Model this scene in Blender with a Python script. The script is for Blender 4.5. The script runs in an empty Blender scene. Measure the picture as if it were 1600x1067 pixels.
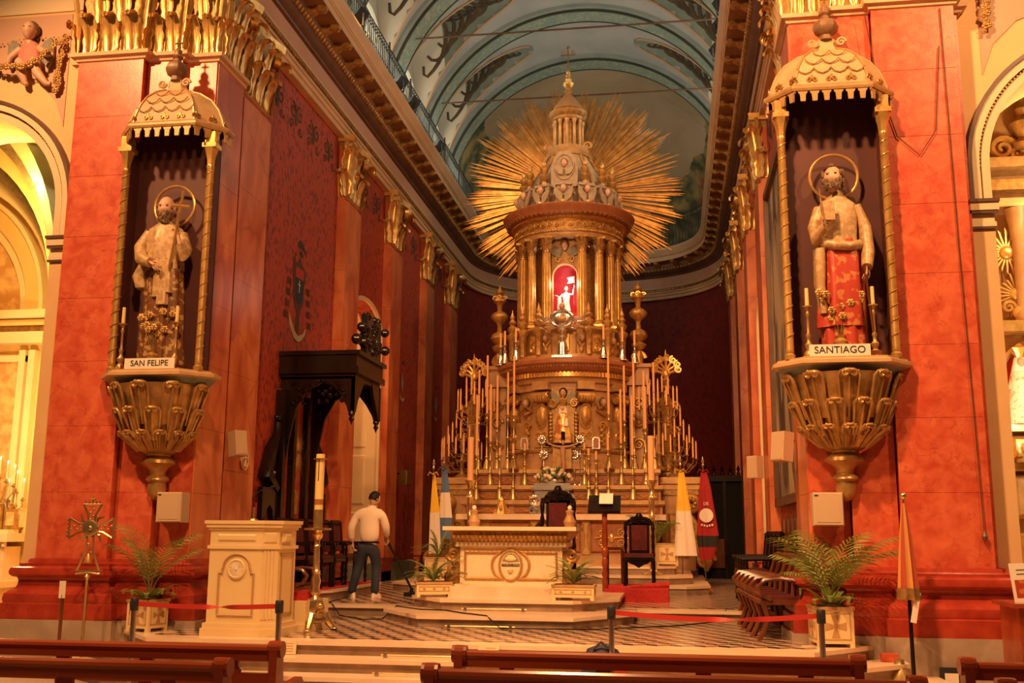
import bpy, math, random
from mathutils import Vector, Matrix
sc = bpy.context.scene
col = sc.collection
PI = math.pi
RN = random.Random(11)

# ---------------------------------------------------------------- camera
cam = bpy.data.cameras.new('camera')
cam.sensor_fit = 'HORIZONTAL'; cam.sensor_width = 36.0
cam.lens = 36.0 * 1620.0 / 1600.0
cam.clip_start = 0.1; cam.clip_end = 200
camo = bpy.data.objects.new('camera', cam); col.objects.link(camo)
_d = Vector((253, 301.5, 1620)).normalized()
_u = Vector((60, -8676, 1620)).normalized()
_u = (_u - _d * _u.dot(_d)).normalized()
_x = _u.cross(_d)
if _x.x < 0: _x = -_x
# rows: world axes expressed in camera coordinates (x right, y down, z forward)
_m = Matrix((_x, _d, _u))
_r = Matrix(((_m[0][0], -_m[0][1], -_m[0][2]), (_m[1][0], -_m[1][1], -_m[1][2]), (_m[2][0], -_m[2][1], -_m[2][2])))
camo.matrix_world = Matrix.Translation((2.3, 0, 1.65)) @ _r.to_4x4()
sc.camera = camo

# ---------------------------------------------------------------- world, lights, exposure
sc.view_settings.view_transform = 'Standard'
sc.view_settings.look = 'None'
sc.view_settings.gamma = 1.0
sc.view_settings.use_curve_mapping = False
sc.view_settings.exposure = 0.0
sc.cycles.max_bounces = 6
sc.cycles.diffuse_bounces = 4
sc.cycles.glossy_bounces = 3
sc.cycles.transparent_max_bounces = 8
sc.cycles.sample_clamp_indirect = 6.0
sc.cycles.use_denoising = True
w = bpy.data.worlds.new('world'); sc.world = w; w.use_nodes = True
w.node_tree.nodes['Background'].inputs[0].default_value = (1.0, 0.62, 0.36, 1)
w.node_tree.nodes['Background'].inputs[1].default_value = 0.035

def spot(name, loc, target, power, color, angle=70, blend=0.6, radius=0.25):
    l = bpy.data.lights.new(name, 'SPOT'); l.energy = power; l.color = color
    l.spot_size = math.radians(angle); l.spot_blend = blend; l.shadow_soft_size = radius
    o = bpy.data.objects.new(name, l); col.objects.link(o); o.location = loc
    o.rotation_euler = (Vector(target) - Vector(loc)).to_track_quat('-Z', 'Y').to_euler()
    return o
def point(name, loc, power, color, radius=0.15):
    l = bpy.data.lights.new(name, 'POINT'); l.energy = power; l.color = color; l.shadow_soft_size = radius
    o = bpy.data.objects.new(name, l); col.objects.link(o); o.location = loc
    return o
WARM = (1.0, 0.50, 0.20); WARM2 = (1.0, 0.50, 0.19); VAULT_FILL = (1.0, 0.90, 0.74)
# floodlights hung high in the nave, above and beside the viewer
spot('nave_floodlight', (-7.0, 7.6, 10.6), (-4.8, 12.6, 4.2), 2800, WARM, 95, 0.7, 0.2)
spot('nave_floodlight', (1.6, 7.4, 10.8), (4.4, 12.6, 4.6), 3900, WARM, 95, 0.7, 0.2)
spot('nave_floodlight', (8.2, 7.6, 10.6), (5.6, 12.8, 4.5), 1900, WARM, 80, 0.7, 0.2)
spot('nave_floodlight', (-0.5, 4.6, 10.6), (-0.5, 12.5, 0.6), 3700, WARM, 80, 0.8, 0.3)
spot('nave_floodlight', (0.4, 1.5, 9.6), (-1.0, 24.0, 7.0), 3700, WARM, 50, 0.8, 0.3)
spot('nave_floodlight', (0.8, 8.6, 10.5), (0.8, 6.9, 0.6), 2300, WARM, 80, 0.8, 0.25)
# spotlights on the cornice aimed at the altar
spot('cornice_spotlight', (-3.2, 17.8, 11.75), (0.3, 23.6, 8.6), 900, WARM2, 62, 0.7, 0.12)
spot('cornice_spotlight', (3.15, 18.4, 11.75), (-0.2, 23.4, 8.2), 700, WARM2, 64, 0.7, 0.12)
spot('cornice_spotlight', (-3.2, 16.9, 11.7), (0.4, 21.0, 1.8), 1050, WARM2, 66, 0.7, 0.15)
spot('cornice_spotlight', (3.15, 16.5, 11.7), (-0.6, 20.4, 2.2), 1000, WARM2, 66, 0.7, 0.15)
# unseen point lights above the cornice, added to brighten the vault
for _y in (15.8, 19.4, 23.0, 26.6, 30.2):
    point('vault_fill_light', (-3.75, _y, 11.3), 40, VAULT_FILL, 0.12)
    point('vault_fill_light', (3.75, _y, 11.3), 40, VAULT_FILL, 0.12)
# lamps in the side chapels and in the two door passages
point('chapel_lamp', (-7.6, 14.4, 7.0), 380, (1.0, 0.64, 0.16), 0.25)
point('chapel_lamp', (-7.9, 14.6, 3.2), 190, (1.0, 0.70, 0.24), 0.2)
point('chapel_lamp', (7.9, 14.3, 6.4), 150, (1.0, 0.66, 0.28), 0.25)
point('chapel_lamp', (7.3, 14.0, 3.4), 110, (1.0, 0.76, 0.45), 0.2)
point('passage_lamp', (-4.95, 20.75, 5.6), 26, WARM, 0.1)
point('passage_lamp', (4.95, 20.75, 5.6), 26, WARM, 0.1)

# ---------------------------------------------------------------- materials
M = {}
def mk(name, c1, c2=None, scale=4.0, rough=0.5, metal=0.0, bump=0.0, bscale=None, detail=4.0, sx=(1, 1, 1), contrast=(0.35, 0.65), spec=0.5, emit=None, dist=0.0):
    m = bpy.data.materials.new(name); m.use_nodes = True
    nt = m.node_tree; b = nt.nodes['Principled BSDF']
    b.inputs['Roughness'].default_value = rough; b.inputs['Metallic'].default_value = metal
    b.inputs['Specular IOR Level'].default_value = spec
    b.inputs['Base Color'].default_value = (*c1, 1)
    if c2 or bump:
        tc = nt.nodes.new('ShaderNodeNewGeometry'); mp = nt.nodes.new('ShaderNodeMapping')
        mp.inputs['Scale'].default_value = sx
        nt.links.new(tc.outputs['Position'], mp.inputs[0])
    if c2:
        n = nt.nodes.new('ShaderNodeTexNoise'); n.inputs['Scale'].default_value = scale; n.inputs['Detail'].default_value = detail
        n.inputs['Distortion'].default_value = dist
        nt.links.new(mp.outputs[0], n.inputs['Vector'])
        r = nt.nodes.new('ShaderNodeValToRGB')
        r.color_ramp.elements[0].position = contrast[0]; r.color_ramp.elements[1].position = contrast[1]
        r.color_ramp.elements[0].color = (*c1, 1); r.color_ramp.elements[1].color = (*c2, 1)
        nt.links.new(n.outputs['Fac'], r.inputs[0]); nt.links.new(r.outputs[0], b.inputs['Base Color'])
    if bump:
        n2 = nt.nodes.new('ShaderNodeTexNoise'); n2.inputs['Scale'].default_value = bscale or scale * 3; n2.inputs['Detail'].default_value = 3
        nt.links.new(mp.outputs[0], n2.inputs['Vector'])
        bp = nt.nodes.new('ShaderNodeBump'); bp.inputs['Strength'].default_value = bump; bp.inputs['Distance'].default_value = 0.02
        nt.links.new(n2.outputs['Fac'], bp.inputs['Height']); nt.links.new(bp.outputs[0], b.inputs['Normal'])
    if emit:
        b.inputs['Emission Color'].default_value = (*emit[0], 1); b.inputs['Emission Strength'].default_value = emit[1]
    M[name] = m
    return m

def veins(name, vein, width=0.02, scale=1.6, mix=0.8, dist=1.2):
    """adds thin crackled veins to an existing noise-coloured material"""
    m = M[name]; nt = m.node_tree; b = nt.nodes['Principled BSDF']
    src = b.inputs['Base Color'].links[0].from_socket
    tc = nt.nodes.new('ShaderNodeNewGeometry')
    nz = nt.nodes.new('ShaderNodeTexNoise'); nz.inputs['Scale'].default_value = scale * 1.4; nz.inputs['Detail'].default_value = 5
    nt.links.new(tc.outputs['Position'], nz.inputs['Vector'])
    mx = nt.nodes.new('ShaderNodeMix'); mx.data_type = 'VECTOR'
    mx.inputs['Factor'].default_value = 0.28 * dist
    nt.links.new(tc.outputs['Position'], mx.inputs[4]); nt.links.new(nz.outputs['Color'], mx.inputs[5])
    vo = nt.nodes.new('ShaderNodeTexVoronoi'); vo.feature = 'DISTANCE_TO_EDGE'; vo.inputs['Scale'].default_value = scale
    nt.links.new(mx.outputs[1], vo.inputs['Vector'])
    rp = nt.nodes.new('ShaderNodeValToRGB')
    rp.color_ramp.elements[0].color = (mix, mix, mix, 1); rp.color_ramp.elements[1].color = (0, 0, 0, 1); rp.color_ramp.elements[1].position = width
    nt.links.new(vo.outputs['Distance'], rp.inputs[0])
    n3 = nt.nodes.new('ShaderNodeTexNoise'); n3.inputs['Scale'].default_value = scale * 0.9
    nt.links.new(tc.outputs['Position'], n3.inputs['Vector'])
    rp3 = nt.nodes.new('ShaderNodeValToRGB'); rp3.color_ramp.elements[0].position = 0.45; rp3.color_ramp.elements[1].position = 0.62
    nt.links.new(n3.outputs['Fac'], rp3.inputs[0])
    mm = nt.nodes.new('ShaderNodeMath'); mm.operation = 'MULTIPLY'
    nt.links.new(rp.outputs[0], mm.inputs[0]); nt.links.new(rp3.outputs[0], mm.inputs[1])
    mc = nt.nodes.new('ShaderNodeMix'); mc.data_type = 'RGBA'
    nt.links.new(mm.outputs[0], mc.inputs['Factor']); nt.links.new(src, mc.inputs[6]); mc.inputs[7].default_value = (*vein, 1)
    nt.links.new(mc.outputs[2], b.inputs['Base Color'])

mk('red_marble', (0.56, 0.075, 0.036), (0.78, 0.185, 0.085), 5.5, 0.34, bump=0.04, bscale=40, detail=10, contrast=(0.3, 0.72), dist=0.6)
veins('red_marble', (0.34, 0.045, 0.025), 0.05, 5.5, 0.65, 1.6)
mk('red_marble_side', (0.50, 0.095, 0.04), (0.80, 0.27, 0.11), 2.2, 0.30, detail=7, sx=(1, 1, 0.4), contrast=(0.35, 0.65), dist=0.8)
veins('red_marble_side', (0.30, 0.05, 0.03), 0.03, 1.1, 0.6)
mk('red_base', (0.34, 0.035, 0.018), (0.46, 0.06, 0.03), 5, 0.22, detail=6)
veins('red_base', (0.22, 0.025, 0.02), 0.03, 3.0, 0.6)
mk('grey_marble', (0.34, 0.25, 0.18), (0.48, 0.37, 0.28), 2.2, 0.32, detail=8, contrast=(0.3, 0.7), dist=0.6)
veins('grey_marble', (0.62, 0.50, 0.40), 0.03, 1.4, 0.45)
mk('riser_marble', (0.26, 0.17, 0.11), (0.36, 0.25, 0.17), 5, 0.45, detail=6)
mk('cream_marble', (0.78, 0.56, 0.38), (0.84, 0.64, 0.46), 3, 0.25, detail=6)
mk('tile_light', (0.70, 0.50, 0.36), (0.78, 0.58, 0.44), 6, 0.18)
mk('tile_dark', (0.030, 0.024, 0.022), (0.055, 0.04, 0.035), 6, 0.16)
mk('nave_floor', (0.45, 0.33, 0.24), (0.55, 0.42, 0.32), 2, 0.25)
mk('gold', (0.62, 0.35, 0.10), (0.82, 0.50, 0.17), 9, 0.32, 0.6, bump=0.06, bscale=60)
mk('old_gold', (0.36, 0.19, 0.055), (0.58, 0.33, 0.11), 12, 0.40, 0.5, bump=0.10, bscale=70)
mk('dark_gold', (0.27, 0.15, 0.05), (0.45, 0.26, 0.09), 14, 0.45, 0.5, bump=0.1, bscale=70)
mk('ray_gold', (0.42, 0.20, 0.045), (0.66, 0.36, 0.10), 6, 0.38, 0.6, sx=(1, 1, 1))
mk('gilt_cream', (0.44, 0.25, 0.10), (0.58, 0.35, 0.15), 7, 0.42, 0.3, bump=0.08, bscale=30)
mk('grey_stucco', (0.34, 0.25, 0.17), (0.44, 0.34, 0.24), 10, 0.6, bump=0.1, bscale=50)
mk('silver', (0.75, 0.70, 0.64), (0.85, 0.80, 0.74), 12, 0.22, 0.95, bump=0.12, bscale=60)
mk('brass', (0.80, 0.58, 0.26), (0.88, 0.68, 0.36), 10, 0.22, 0.9)
mk('old_brass', (0.50, 0.36, 0.16), (0.62, 0.46, 0.22), 10, 0.33, 0.85)
mk('plaster_pink', (0.78, 0.50, 0.24), (0.82, 0.54, 0.27), 3, 0.8)
mk('plaster_yellow', (0.78, 0.50, 0.19), (0.82, 0.55, 0.23), 2, 0.75)
mk('plaster_cream', (0.80, 0.62, 0.38), (0.84, 0.67, 0.42), 2, 0.7)
mk('cornice_tan', (0.66, 0.43, 0.23), (0.72, 0.49, 0.28), 2, 0.55)
mk('frieze_pink', (0.56, 0.32, 0.21), (0.61, 0.36, 0.24), 1.2, 0.6)
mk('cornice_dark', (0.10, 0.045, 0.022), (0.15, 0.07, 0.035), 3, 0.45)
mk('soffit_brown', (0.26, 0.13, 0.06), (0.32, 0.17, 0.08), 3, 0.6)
mk('umbrella_orange', (0.66, 0.30, 0.08), None, rough=0.7)
mk('umbrella_red', (0.46, 0.07, 0.035), None, rough=0.7)
mk('dark_wood', (0.006, 0.003, 0.002), (0.018, 0.007, 0.004), 6, 0.25, sx=(1, 1, 0.2), spec=0.35)
mk('brown_wood', (0.10, 0.026, 0.010), (0.20, 0.06, 0.022), 5, 0.25, sx=(1, 1, 0.15))
mk('pew_wood', (0.26, 0.045, 0.016), (0.40, 0.085, 0.03), 4, 0.18, sx=(0.12, 1, 1), detail=6)
mk('velvet', (0.075, 0.005, 0.007), (0.12, 0.009, 0.010), 14, 0.85)
mk('red_carpet', (0.42, 0.02, 0.02), (0.52, 0.035, 0.03), 20, 0.9, bump=0.2, bscale=120)
mk('wax', (0.85, 0.62, 0.34), None, rough=0.55)
mk('wax_orange', (0.86, 0.46, 0.22), None, rough=0.5)
mk('wax_yellow', (0.86, 0.62, 0.24), None, rough=0.5)
mk('paper', (0.85, 0.76, 0.62), None, rough=0.8)
mk('ink', (0.02, 0.02, 0.02), None, rough=0.7)
mk('black_iron', (0.015, 0.015, 0.017), None, rough=0.4, metal=0.3)
mk('steel', (0.45, 0.42, 0.40), None, rough=0.25, metal=1.0)
mk('rail_iron', (0.10, 0.11, 0.11), None, rough=0.35, metal=0.6)
mk('speaker_tan', (0.62, 0.43, 0.27), None, rough=0.7)
mk('skin', (0.62, 0.36, 0.24), (0.68, 0.42, 0.29), 8, 0.5)
mk('skin_dark', (0.45, 0.24, 0.15), (0.5, 0.28, 0.18), 8, 0.45)
mk('hair', (0.006, 0.005, 0.004), (0.015, 0.011, 0.009), 30, 0.6, spec=0.3)
mk('beard', (0.13, 0.07, 0.035), (0.22, 0.13, 0.07), 40, 0.5, bump=0.3, bscale=80)
mk('shirt', (0.86, 0.68, 0.52), (0.90, 0.73, 0.57), 3, 0.8, bump=0.15, bscale=9)
mk('jeans', (0.016, 0.020, 0.042), (0.040, 0.050, 0.085), 2.2, 0.85, bump=0.15, bscale=60)
mk('white_cloth', (0.85, 0.78, 0.70), None, rough=0.85)
mk('leaf_green', (0.13, 0.19, 0.035), (0.24, 0.28, 0.06), 6, 0.5)
mk('leaf_dark', (0.05, 0.09, 0.02), (0.12, 0.17, 0.04), 6, 0.45)
mk('soil', (0.04, 0.025, 0.015), (0.07, 0.045, 0.03), 20, 0.9)
mk('ambo_cream', (0.80, 0.60, 0.30), (0.83, 0.63, 0.33), 3, 0.5)
mk('ambo_tan', (0.50, 0.30, 0.13), None, rough=0.5)
mk('inlay', (0.48, 0.27, 0.11), (0.55, 0.33, 0.15), 10, 0.5)
mk('altar_marble', (0.82, 0.64, 0.40), (0.86, 0.70, 0.48), 2.4, 0.3, detail=8, dist=1.0)
mk('altar_stone', (0.40, 0.21, 0.09), (0.50, 0.28, 0.13), 4, 0.45)
mk('altar_red', (0.30, 0.10, 0.04), (0.38, 0.14, 0.055), 6, 0.45)
mk('niche_red', (0.50, 0.02, 0.03), (0.6, 0.03, 0.04), 6, 0.6)
mk('niche_maroon', (0.085, 0.022, 0.018), (0.11, 0.03, 0.024), 2, 0.6)
mk('black_void', (0.004, 0.003, 0.003), None, rough=0.9)
mk('flag_yellow', (0.85, 0.52, 0.05), None, rough=0.8)
mk('flag_white', (0.82, 0.72, 0.62), None, rough=0.8)
mk('flag_blue', (0.10, 0.17, 0.36), None, rough=0.8)
mk('flag_red', (0.36, 0.015, 0.02), None, rough=0.8)
mk('ribbon_red', (0.52, 0.03, 0.025), None, rough=0.6)
mk('green_stone', (0.20, 0.24, 0.20), (0.28, 0.32, 0.26), 5, 0.4)
mk('vault_grey', (0.36, 0.40, 0.42), (0.45, 0.48, 0.48), 1.1, 0.85, detail=6)
mk('vault_pale', (0.56, 0.55, 0.47), (0.62, 0.60, 0.52), 1.5, 0.85)
mk('vault_teal', (0.16, 0.22, 0.20), (0.22, 0.28, 0.25), 2, 0.85)
mk('rib_green', (0.22, 0.33, 0.30), (0.42, 0.44, 0.33), 7, 0.85, contrast=(0.48, 0.66), detail=2, dist=1.5)
mk('rib_edge', (0.045, 0.055, 0.04), None, rough=0.85)
mk('rib_side', (0.26, 0.33, 0.33), (0.32, 0.38, 0.37), 2, 0.85)
mk('scroll_brown', (0.060, 0.045, 0.03), (0.10, 0.07, 0.035), 4, 0.85)
mk('scroll_ochre', (0.40, 0.24, 0.08), None, rough=0.85)
mk('bead_orange', (0.55, 0.36, 0.22), None, rough=0.85)
mk('window_glass', (0.9, 0.9, 0.8), None, rough=0.4, emit=((1.0, 0.95, 0.70), 3.0))
mk('lamp_black', (0.02, 0.02, 0.022), None, rough=0.5)
mk('bulb', (1, 1, 1), None, emit=((1.0, 0.85, 0.6), 8))
mk('flame_bulb', (1, 0.9, 0.8), None, emit=((1.0, 0.75, 0.45), 2.0))

# ---------------------------------------------------------------- mesh builder
class MB:
    def __init__(s): s.v = []; s.f = []; s.m = Matrix.Identity(4)
    def at(s, loc=(0, 0, 0), rz=0, rx=0, ry=0, sc_=1):
        s.m = Matrix.Translation(loc) @ Matrix.Rotation(rz, 4, 'Z') @ Matrix.Rotation(ry, 4, 'Y') @ Matrix.Rotation(rx, 4, 'X') @ Matrix.Scale(sc_, 4); return s
    def add(s, vs, fs):
        o = len(s.v); m = s.m
        s.v += [tuple(m @ Vector(p)) for p in vs]
        s.f += [[i + o for i in f] for f in fs]
        return s
    def box(s, x0, y0, z0, x1, y1, z1):
        if x0 > x1: x0, x1 = x1, x0
        if y0 > y1: y0, y1 = y1, y0
        if z0 > z1: z0, z1 = z1, z0
        return s.add([(x0, y0, z0), (x1, y0, z0), (x1, y1, z0), (x0, y1, z0), (x0, y0, z1), (x1, y0, z1), (x1, y1, z1), (x0, y1, z1)],
                     [(3, 2, 1, 0), (4, 5, 6, 7), (0, 1, 5, 4), (1, 2, 6, 5), (2, 3, 7, 6), (3, 0, 4, 7)])
    def bev(s, x0, y0, z0, x1, y1, z1, b=0.02):
        """box with a chamfered front (-Y) face: a raised panel"""
        return s.add([(x0, y1, z0), (x1, y1, z0), (x1, y1, z1), (x0, y1, z1), (x0, y0 + b, z0), (x1, y0 + b, z0), (x1, y0 + b, z1), (x0, y0 + b, z1),
                      (x0 + b, y0, z0 + b), (x1 - b, y0, z0 + b), (x1 - b, y0, z1 - b), (x0 + b, y0, z1 - b)],
                     [(0, 3, 2, 1), (0, 1, 5, 4), (1, 2, 6, 5), (2, 3, 7, 6), (3, 0, 4, 7), (4, 5, 9, 8), (5, 6, 10, 9), (6, 7, 11, 10), (7, 4, 8, 11), (8, 9, 10, 11)])
    def lathe(s, prof, n=16, c=(0, 0, 0), a0=0.0, a1=2 * PI, flute=0.0, fn=0):
        full = abs(a1 - a0) > 2 * PI - 1e-4
        k = n if full else n + 1
        vs = []; fs = []
        for (r, z) in prof:
            for i in range(k):
                a = a0 + (a1 - a0) * i / n
                rr = r * (1 + (flute * math.cos(fn * a) if fn else 0))
                vs.append((c[0] + rr * math.cos(a), c[1] + rr * math.sin(a), c[2] + z))
        for j in range(len(prof) - 1):
            for i in range(n):
                i2 = (i + 1) % k
                fs.append((j * k + i, j * k + i2, (j + 1) * k + i2, (j + 1) * k + i))
        if full:
            if prof[0][0] > 1e-4: fs.append(tuple(range(k - 1, -1, -1)))
            if prof[-1][0] > 1e-4: fs.append(tuple((len(prof) - 1) * k + i for i in range(k)))
        return s.add(vs, fs)
    def cyl(s, c, r, h, n=12, r2=None):
        return s.lathe([(r, 0), (r if r2 is None else r2, h)], n, c)
    def tube(s, pts, rad, n=6, cap=True, flat=1.0):
        pts = [Vector(p) for p in pts]; N = len(pts)
        if not hasattr(rad, '__len__'): rad = [rad] * N
        vs = []; fs = []; up = None
        for i, p in enumerate(pts):
            t = (pts[min(i + 1, N - 1)] - pts[max(i - 1, 0)])
            t = t.normalized() if t.length > 1e-9 else Vector((0, 0, 1))
            if up is None:
                up = Vector((0, 0, 1)) if abs(t.z) < 0.9 else Vector((1, 0, 0))
            up = (up - t * up.dot(t))
            up = up.normalized() if up.length > 1e-6 else t.orthogonal().normalized()
            sd = t.cross(up)
            for k in range(n):
                a = 2 * PI * k / n
                vs.append(p + (sd * math.cos(a) + up * math.sin(a) * flat) * rad[i])
        for i in range(N - 1):
            for k in range(n):
                k2 = (k + 1) % n
                fs.append((i * n + k, i * n + k2, (i + 1) * n + k2, (i + 1) * n + k))
        if cap:
            fs.append(tuple(range(n - 1, -1, -1))); fs.append(tuple((N - 1) * n + k for k in range(n)))
        return s.add(vs, fs)
    def bar(s, a, b, w, h=None):
        return s.tube([a, b], (w / 2) * 1.414, 4, True, 1.0 if h is None else h / w)
    def ell(s, c, r, nu=12, nv=8):
        if not hasattr(r, '__len__'): r = (r, r, r)
        vs = [(c[0], c[1], c[2] - r[2])]; fs = []
        for j in range(1, nv):
            ph = -PI / 2 + PI * j / nv
            for i in range(nu):
                a = 2 * PI * i / nu
                vs.append((c[0] + r[0] * math.cos(ph) * math.cos(a), c[1] + r[1] * math.cos(ph) * math.sin(a), c[2] + r[2] * math.sin(ph)))
        vs.append((c[0], c[1], c[2] + r[2])); L = len(vs) - 1
        for i in range(nu):
            fs.append((0, 1 + (i + 1) % nu, 1 + i)); b = 1 + (nv - 2) * nu
            fs.append((b + i, b + (i + 1) % nu, L))
        for j in range(nv - 2):
            for i in range(nu):
                a = 1 + j * nu; b = a + nu; i2 = (i + 1) % nu
                fs.append((a + i, a + i2, b + i2, b + i))
        return s.add(vs, fs)
    def prism(s, poly, y0, y1):
        """polygon in X,Z extruded from y0 to y1"""
        n = len(poly)
        ar = sum(poly[i][0] * poly[(i + 1) % n][1] - poly[(i + 1) % n][0] * poly[i][1] for i in range(n))
        if ar < 0: poly = poly[::-1]
        if y0 > y1: y0, y1 = y1, y0
        vs = [(x, y0, z) for x, z in poly] + [(x, y1, z) for x, z in poly]
        fs = [tuple(range(n)), tuple(range(2 * n - 1, n - 1, -1))]
        fs += [(i, i + n, (i + 1) % n + n, (i + 1) % n) for i in range(n)]
        return s.add(vs, fs)
    def slab(s, poly, z0, z1):
        """polygon in X,Y extruded from z0 to z1"""
        n = len(poly)
        ar = sum(poly[i][0] * poly[(i + 1) % n][1] - poly[(i + 1) % n][0] * poly[i][1] for i in range(n))
        if ar < 0: poly = poly[::-1]
        vs = [(x, y, z0) for x, y in poly] + [(x, y, z1) for x, y in poly]
        fs = [tuple(range(n - 1, -1, -1)), tuple(range(n, 2 * n))]
        fs += [(i, (i + 1) % n, (i + 1) % n + n, i + n) for i in range(n)]
        return s.add(vs, fs)
    def sweep(s, path, prof, side=1, closed=False):
        """profile (offset, z) carried along an XY path with mitred corners; offset to the left of travel times side"""
        P = [Vector((p[0], p[1])) for p in path]; N = len(P); K = len(prof); vs = []
        for i in range(N):
            if closed: a, b = P[i - 1], P[(i + 1) % N]
            else: a, b = P[max(i - 1, 0)], P[min(i + 1, N - 1)]
            d1 = (P[i] - a); d2 = (b - P[i])
            d1 = d1.normalized() if d1.length > 1e-9 else d2.normalized()
            d2 = d2.normalized() if d2.length > 1e-9 else d1
            n1 = Vector((-d1.y, d1.x)); n2 = Vector((-d2.y, d2.x))
            m = (n1 + n2); m = m.normalized() if m.length > 1e-6 else n1
            k = 1.0 / max(0.35, m.dot(n1))
            for (o, z) in prof:
                q = P[i] + m * (o * k * side); vs.append((q.x, q.y, z))
        fs = []
        for i in range(N if closed else N - 1):
            j = (i + 1) % N
            for k in range(K - 1):
                f = (i * K + k, j * K + k, j * K + k + 1, i * K + k + 1)
                fs.append(f if side < 0 else f[::-1])
        return s.add(vs, fs)
    def scroll(s, c, r, turns=1.6, tr=0.02, ax='y', sgn=1, a0=0.0, n=26, tn=5, depth=None):
        """a spiral tube in the XZ plane (ax='y') or YZ plane (ax='x')"""
        pts = []; rr = []
        for i in range(n + 1):
            t = i / n; a = a0 + sgn * turns * 2 * PI * t; q = r * (1 - 0.86 * t)
            u, v = q * math.cos(a), q * math.sin(a)
            pts.append((c[0] + u, c[1], c[2] + v) if ax == 'y' else ((c[0], c[1] + u, c[2] + v) if ax == 'x' else (c[0] + u, c[1] + v, c[2])))
            rr.append(tr * (1 - 0.35 * t))
        s.tube(pts, rr, tn)
        return s
    def acanthus(s, w, h, out=0.12, curl=0.08, lobes=4, nz=14, nx=8):
        """an acanthus leaf standing at the origin, facing -Y, its tip curling forward and down"""
        vs = []; fs = []; hh = h - curl
        for j in range(nz + 1):
            t = j / nz
            if t < 0.72: q = t / 0.72; y = -out * q ** 2.5; z = hh * q
            else: q = (t - 0.72) / 0.28 * 3.6; y = -out - curl * (1 - math.cos(q)); z = hh + curl * math.sin(q)
            ww = w * 0.5 * (0.66 + 0.34 * math.sin(PI * min(1, t * 0.85 + 0.1))) * (1 - 0.45 * max(0, t - 0.72) / 0.28)
            ww *= 0.88 + 0.24 * abs(math.sin(lobes * PI * t))
            for i in range(nx + 1):
                u = 2 * i / nx - 1
                rib = 0.10 * w * (1 - abs(u)) ** 2 + 0.06 * w * u * u + 0.045 * w * math.cos(u * PI * 3)
                vs.append((u * ww, y - rib, z))
        k = nx + 1
        for j in range(nz):
            for i in range(nx): fs.append((j * k + i, j * k + i + 1, (j + 1) * k + i + 1, (j + 1) * k + i))
        return s.add(vs, fs)
    def strip(s, pts, width, up=(0, 0, 1)):
        """flat ribbon along pts; width vector constant"""
        pts = [Vector(p) for p in pts]; u = Vector(up) * width / 2
        vs = []; fs = []
        for p in pts: vs += [p - u, p + u]
        for i in range(len(pts) - 1): fs.append((2 * i, 2 * i + 2, 2 * i + 3, 2 * i + 1))
        return s.add(vs, fs)
    def loft(s, rings, n=36, cap=True):
        """rings: (cx, cy, cz, rx, ry, amp, folds, phase)"""
        vs = []; fs = []
        for (cx, cy, cz, rx, ry, amp, fo, ph) in rings:
            for i in range(n):
                a = 2 * PI * i / n
                k = 1 + amp * (math.sin(fo * a + ph) + 0.5 * math.sin((fo * 1.7) // 1 * a + 2.1 * ph + 1))
                vs.append((cx + rx * k * math.cos(a), cy + ry * k * math.sin(a), cz))
        for j in range(len(rings) - 1):
            for i in range(n):
                i2 = (i + 1) % n
                fs.append((j * n + i, j * n + i2, (j + 1) * n + i2, (j + 1) * n + i))
        if cap:
            fs.append(tuple(range(n - 1, -1, -1))); fs.append(tuple((len(rings) - 1) * n + i for i in range(n)))
        return s.add(vs, fs)
    def build(s, name, mat, parent=None, smooth=True, ang=0.7, loc=None, rz=0, kind=None):
        me = bpy.data.meshes.new(name); me.from_pydata(s.v, [], s.f); me.update()
        if smooth:
            me.polygons.foreach_set('use_smooth', [True] * len(me.polygons))
            me.set_sharp_from_angle(angle=ang)
        me.materials.append(M[mat] if isinstance(mat, str) else mat)
        o = bpy.data.objects.new(name, me); col.objects.link(o)
        if parent: o.parent = parent
        if loc is not None: o.location = loc
        if rz: o.rotation_euler[2] = rz
        if kind: o['kind'] = kind
        return o

def tag(o, label, cat=None, group=None, kind=None):
    if label: o['label'] = label
    if cat: o['category'] = cat
    if group: o['group'] = group
    if kind: o['kind'] = kind
    return o
def thing(name, label, cat, loc=(0, 0, 0), rz=0, group=None):
    o = bpy.data.objects.new(name, None); col.objects.link(o); o.location = loc; o.rotation_euler[2] = rz
    o.empty_display_size = 0.1
    return tag(o, label, cat, group)
def sub(name, parent, loc=(0, 0, 0), rz=0):
    o = bpy.data.objects.new(name, None); col.objects.link(o); o.parent = parent; o.location = loc; o.rotation_euler[2] = rz
    o.empty_display_size = 0.1
    return o
KIDS = {}
def kids(o): return [c for c in col.objects if c.parent == o]
def copy_tree(o, parent=None, loc=None, rz=None, label=None, kidmap=None):
    if kidmap is None:
        kidmap = {}
        for c in col.objects:
            if c.parent: kidmap.setdefault(c.parent.name, []).append(c)
    c = o.copy(); col.objects.link(c); c.parent = parent
    if loc is not None: c.location = loc
    if rz is not None: c.rotation_euler[2] = rz
    if label: c['label'] = label
    for ch in kidmap.get(o.name, []): copy_tree(ch, c, kidmap=kidmap)
    return c
def link_copy(o, parent=None, loc=None, rz=None):
    c = o.copy(); col.objects.link(c); c.parent = parent
    if loc is not None: c.location = loc
    if rz is not None: c.rotation_euler[2] = rz
    return c
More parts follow.
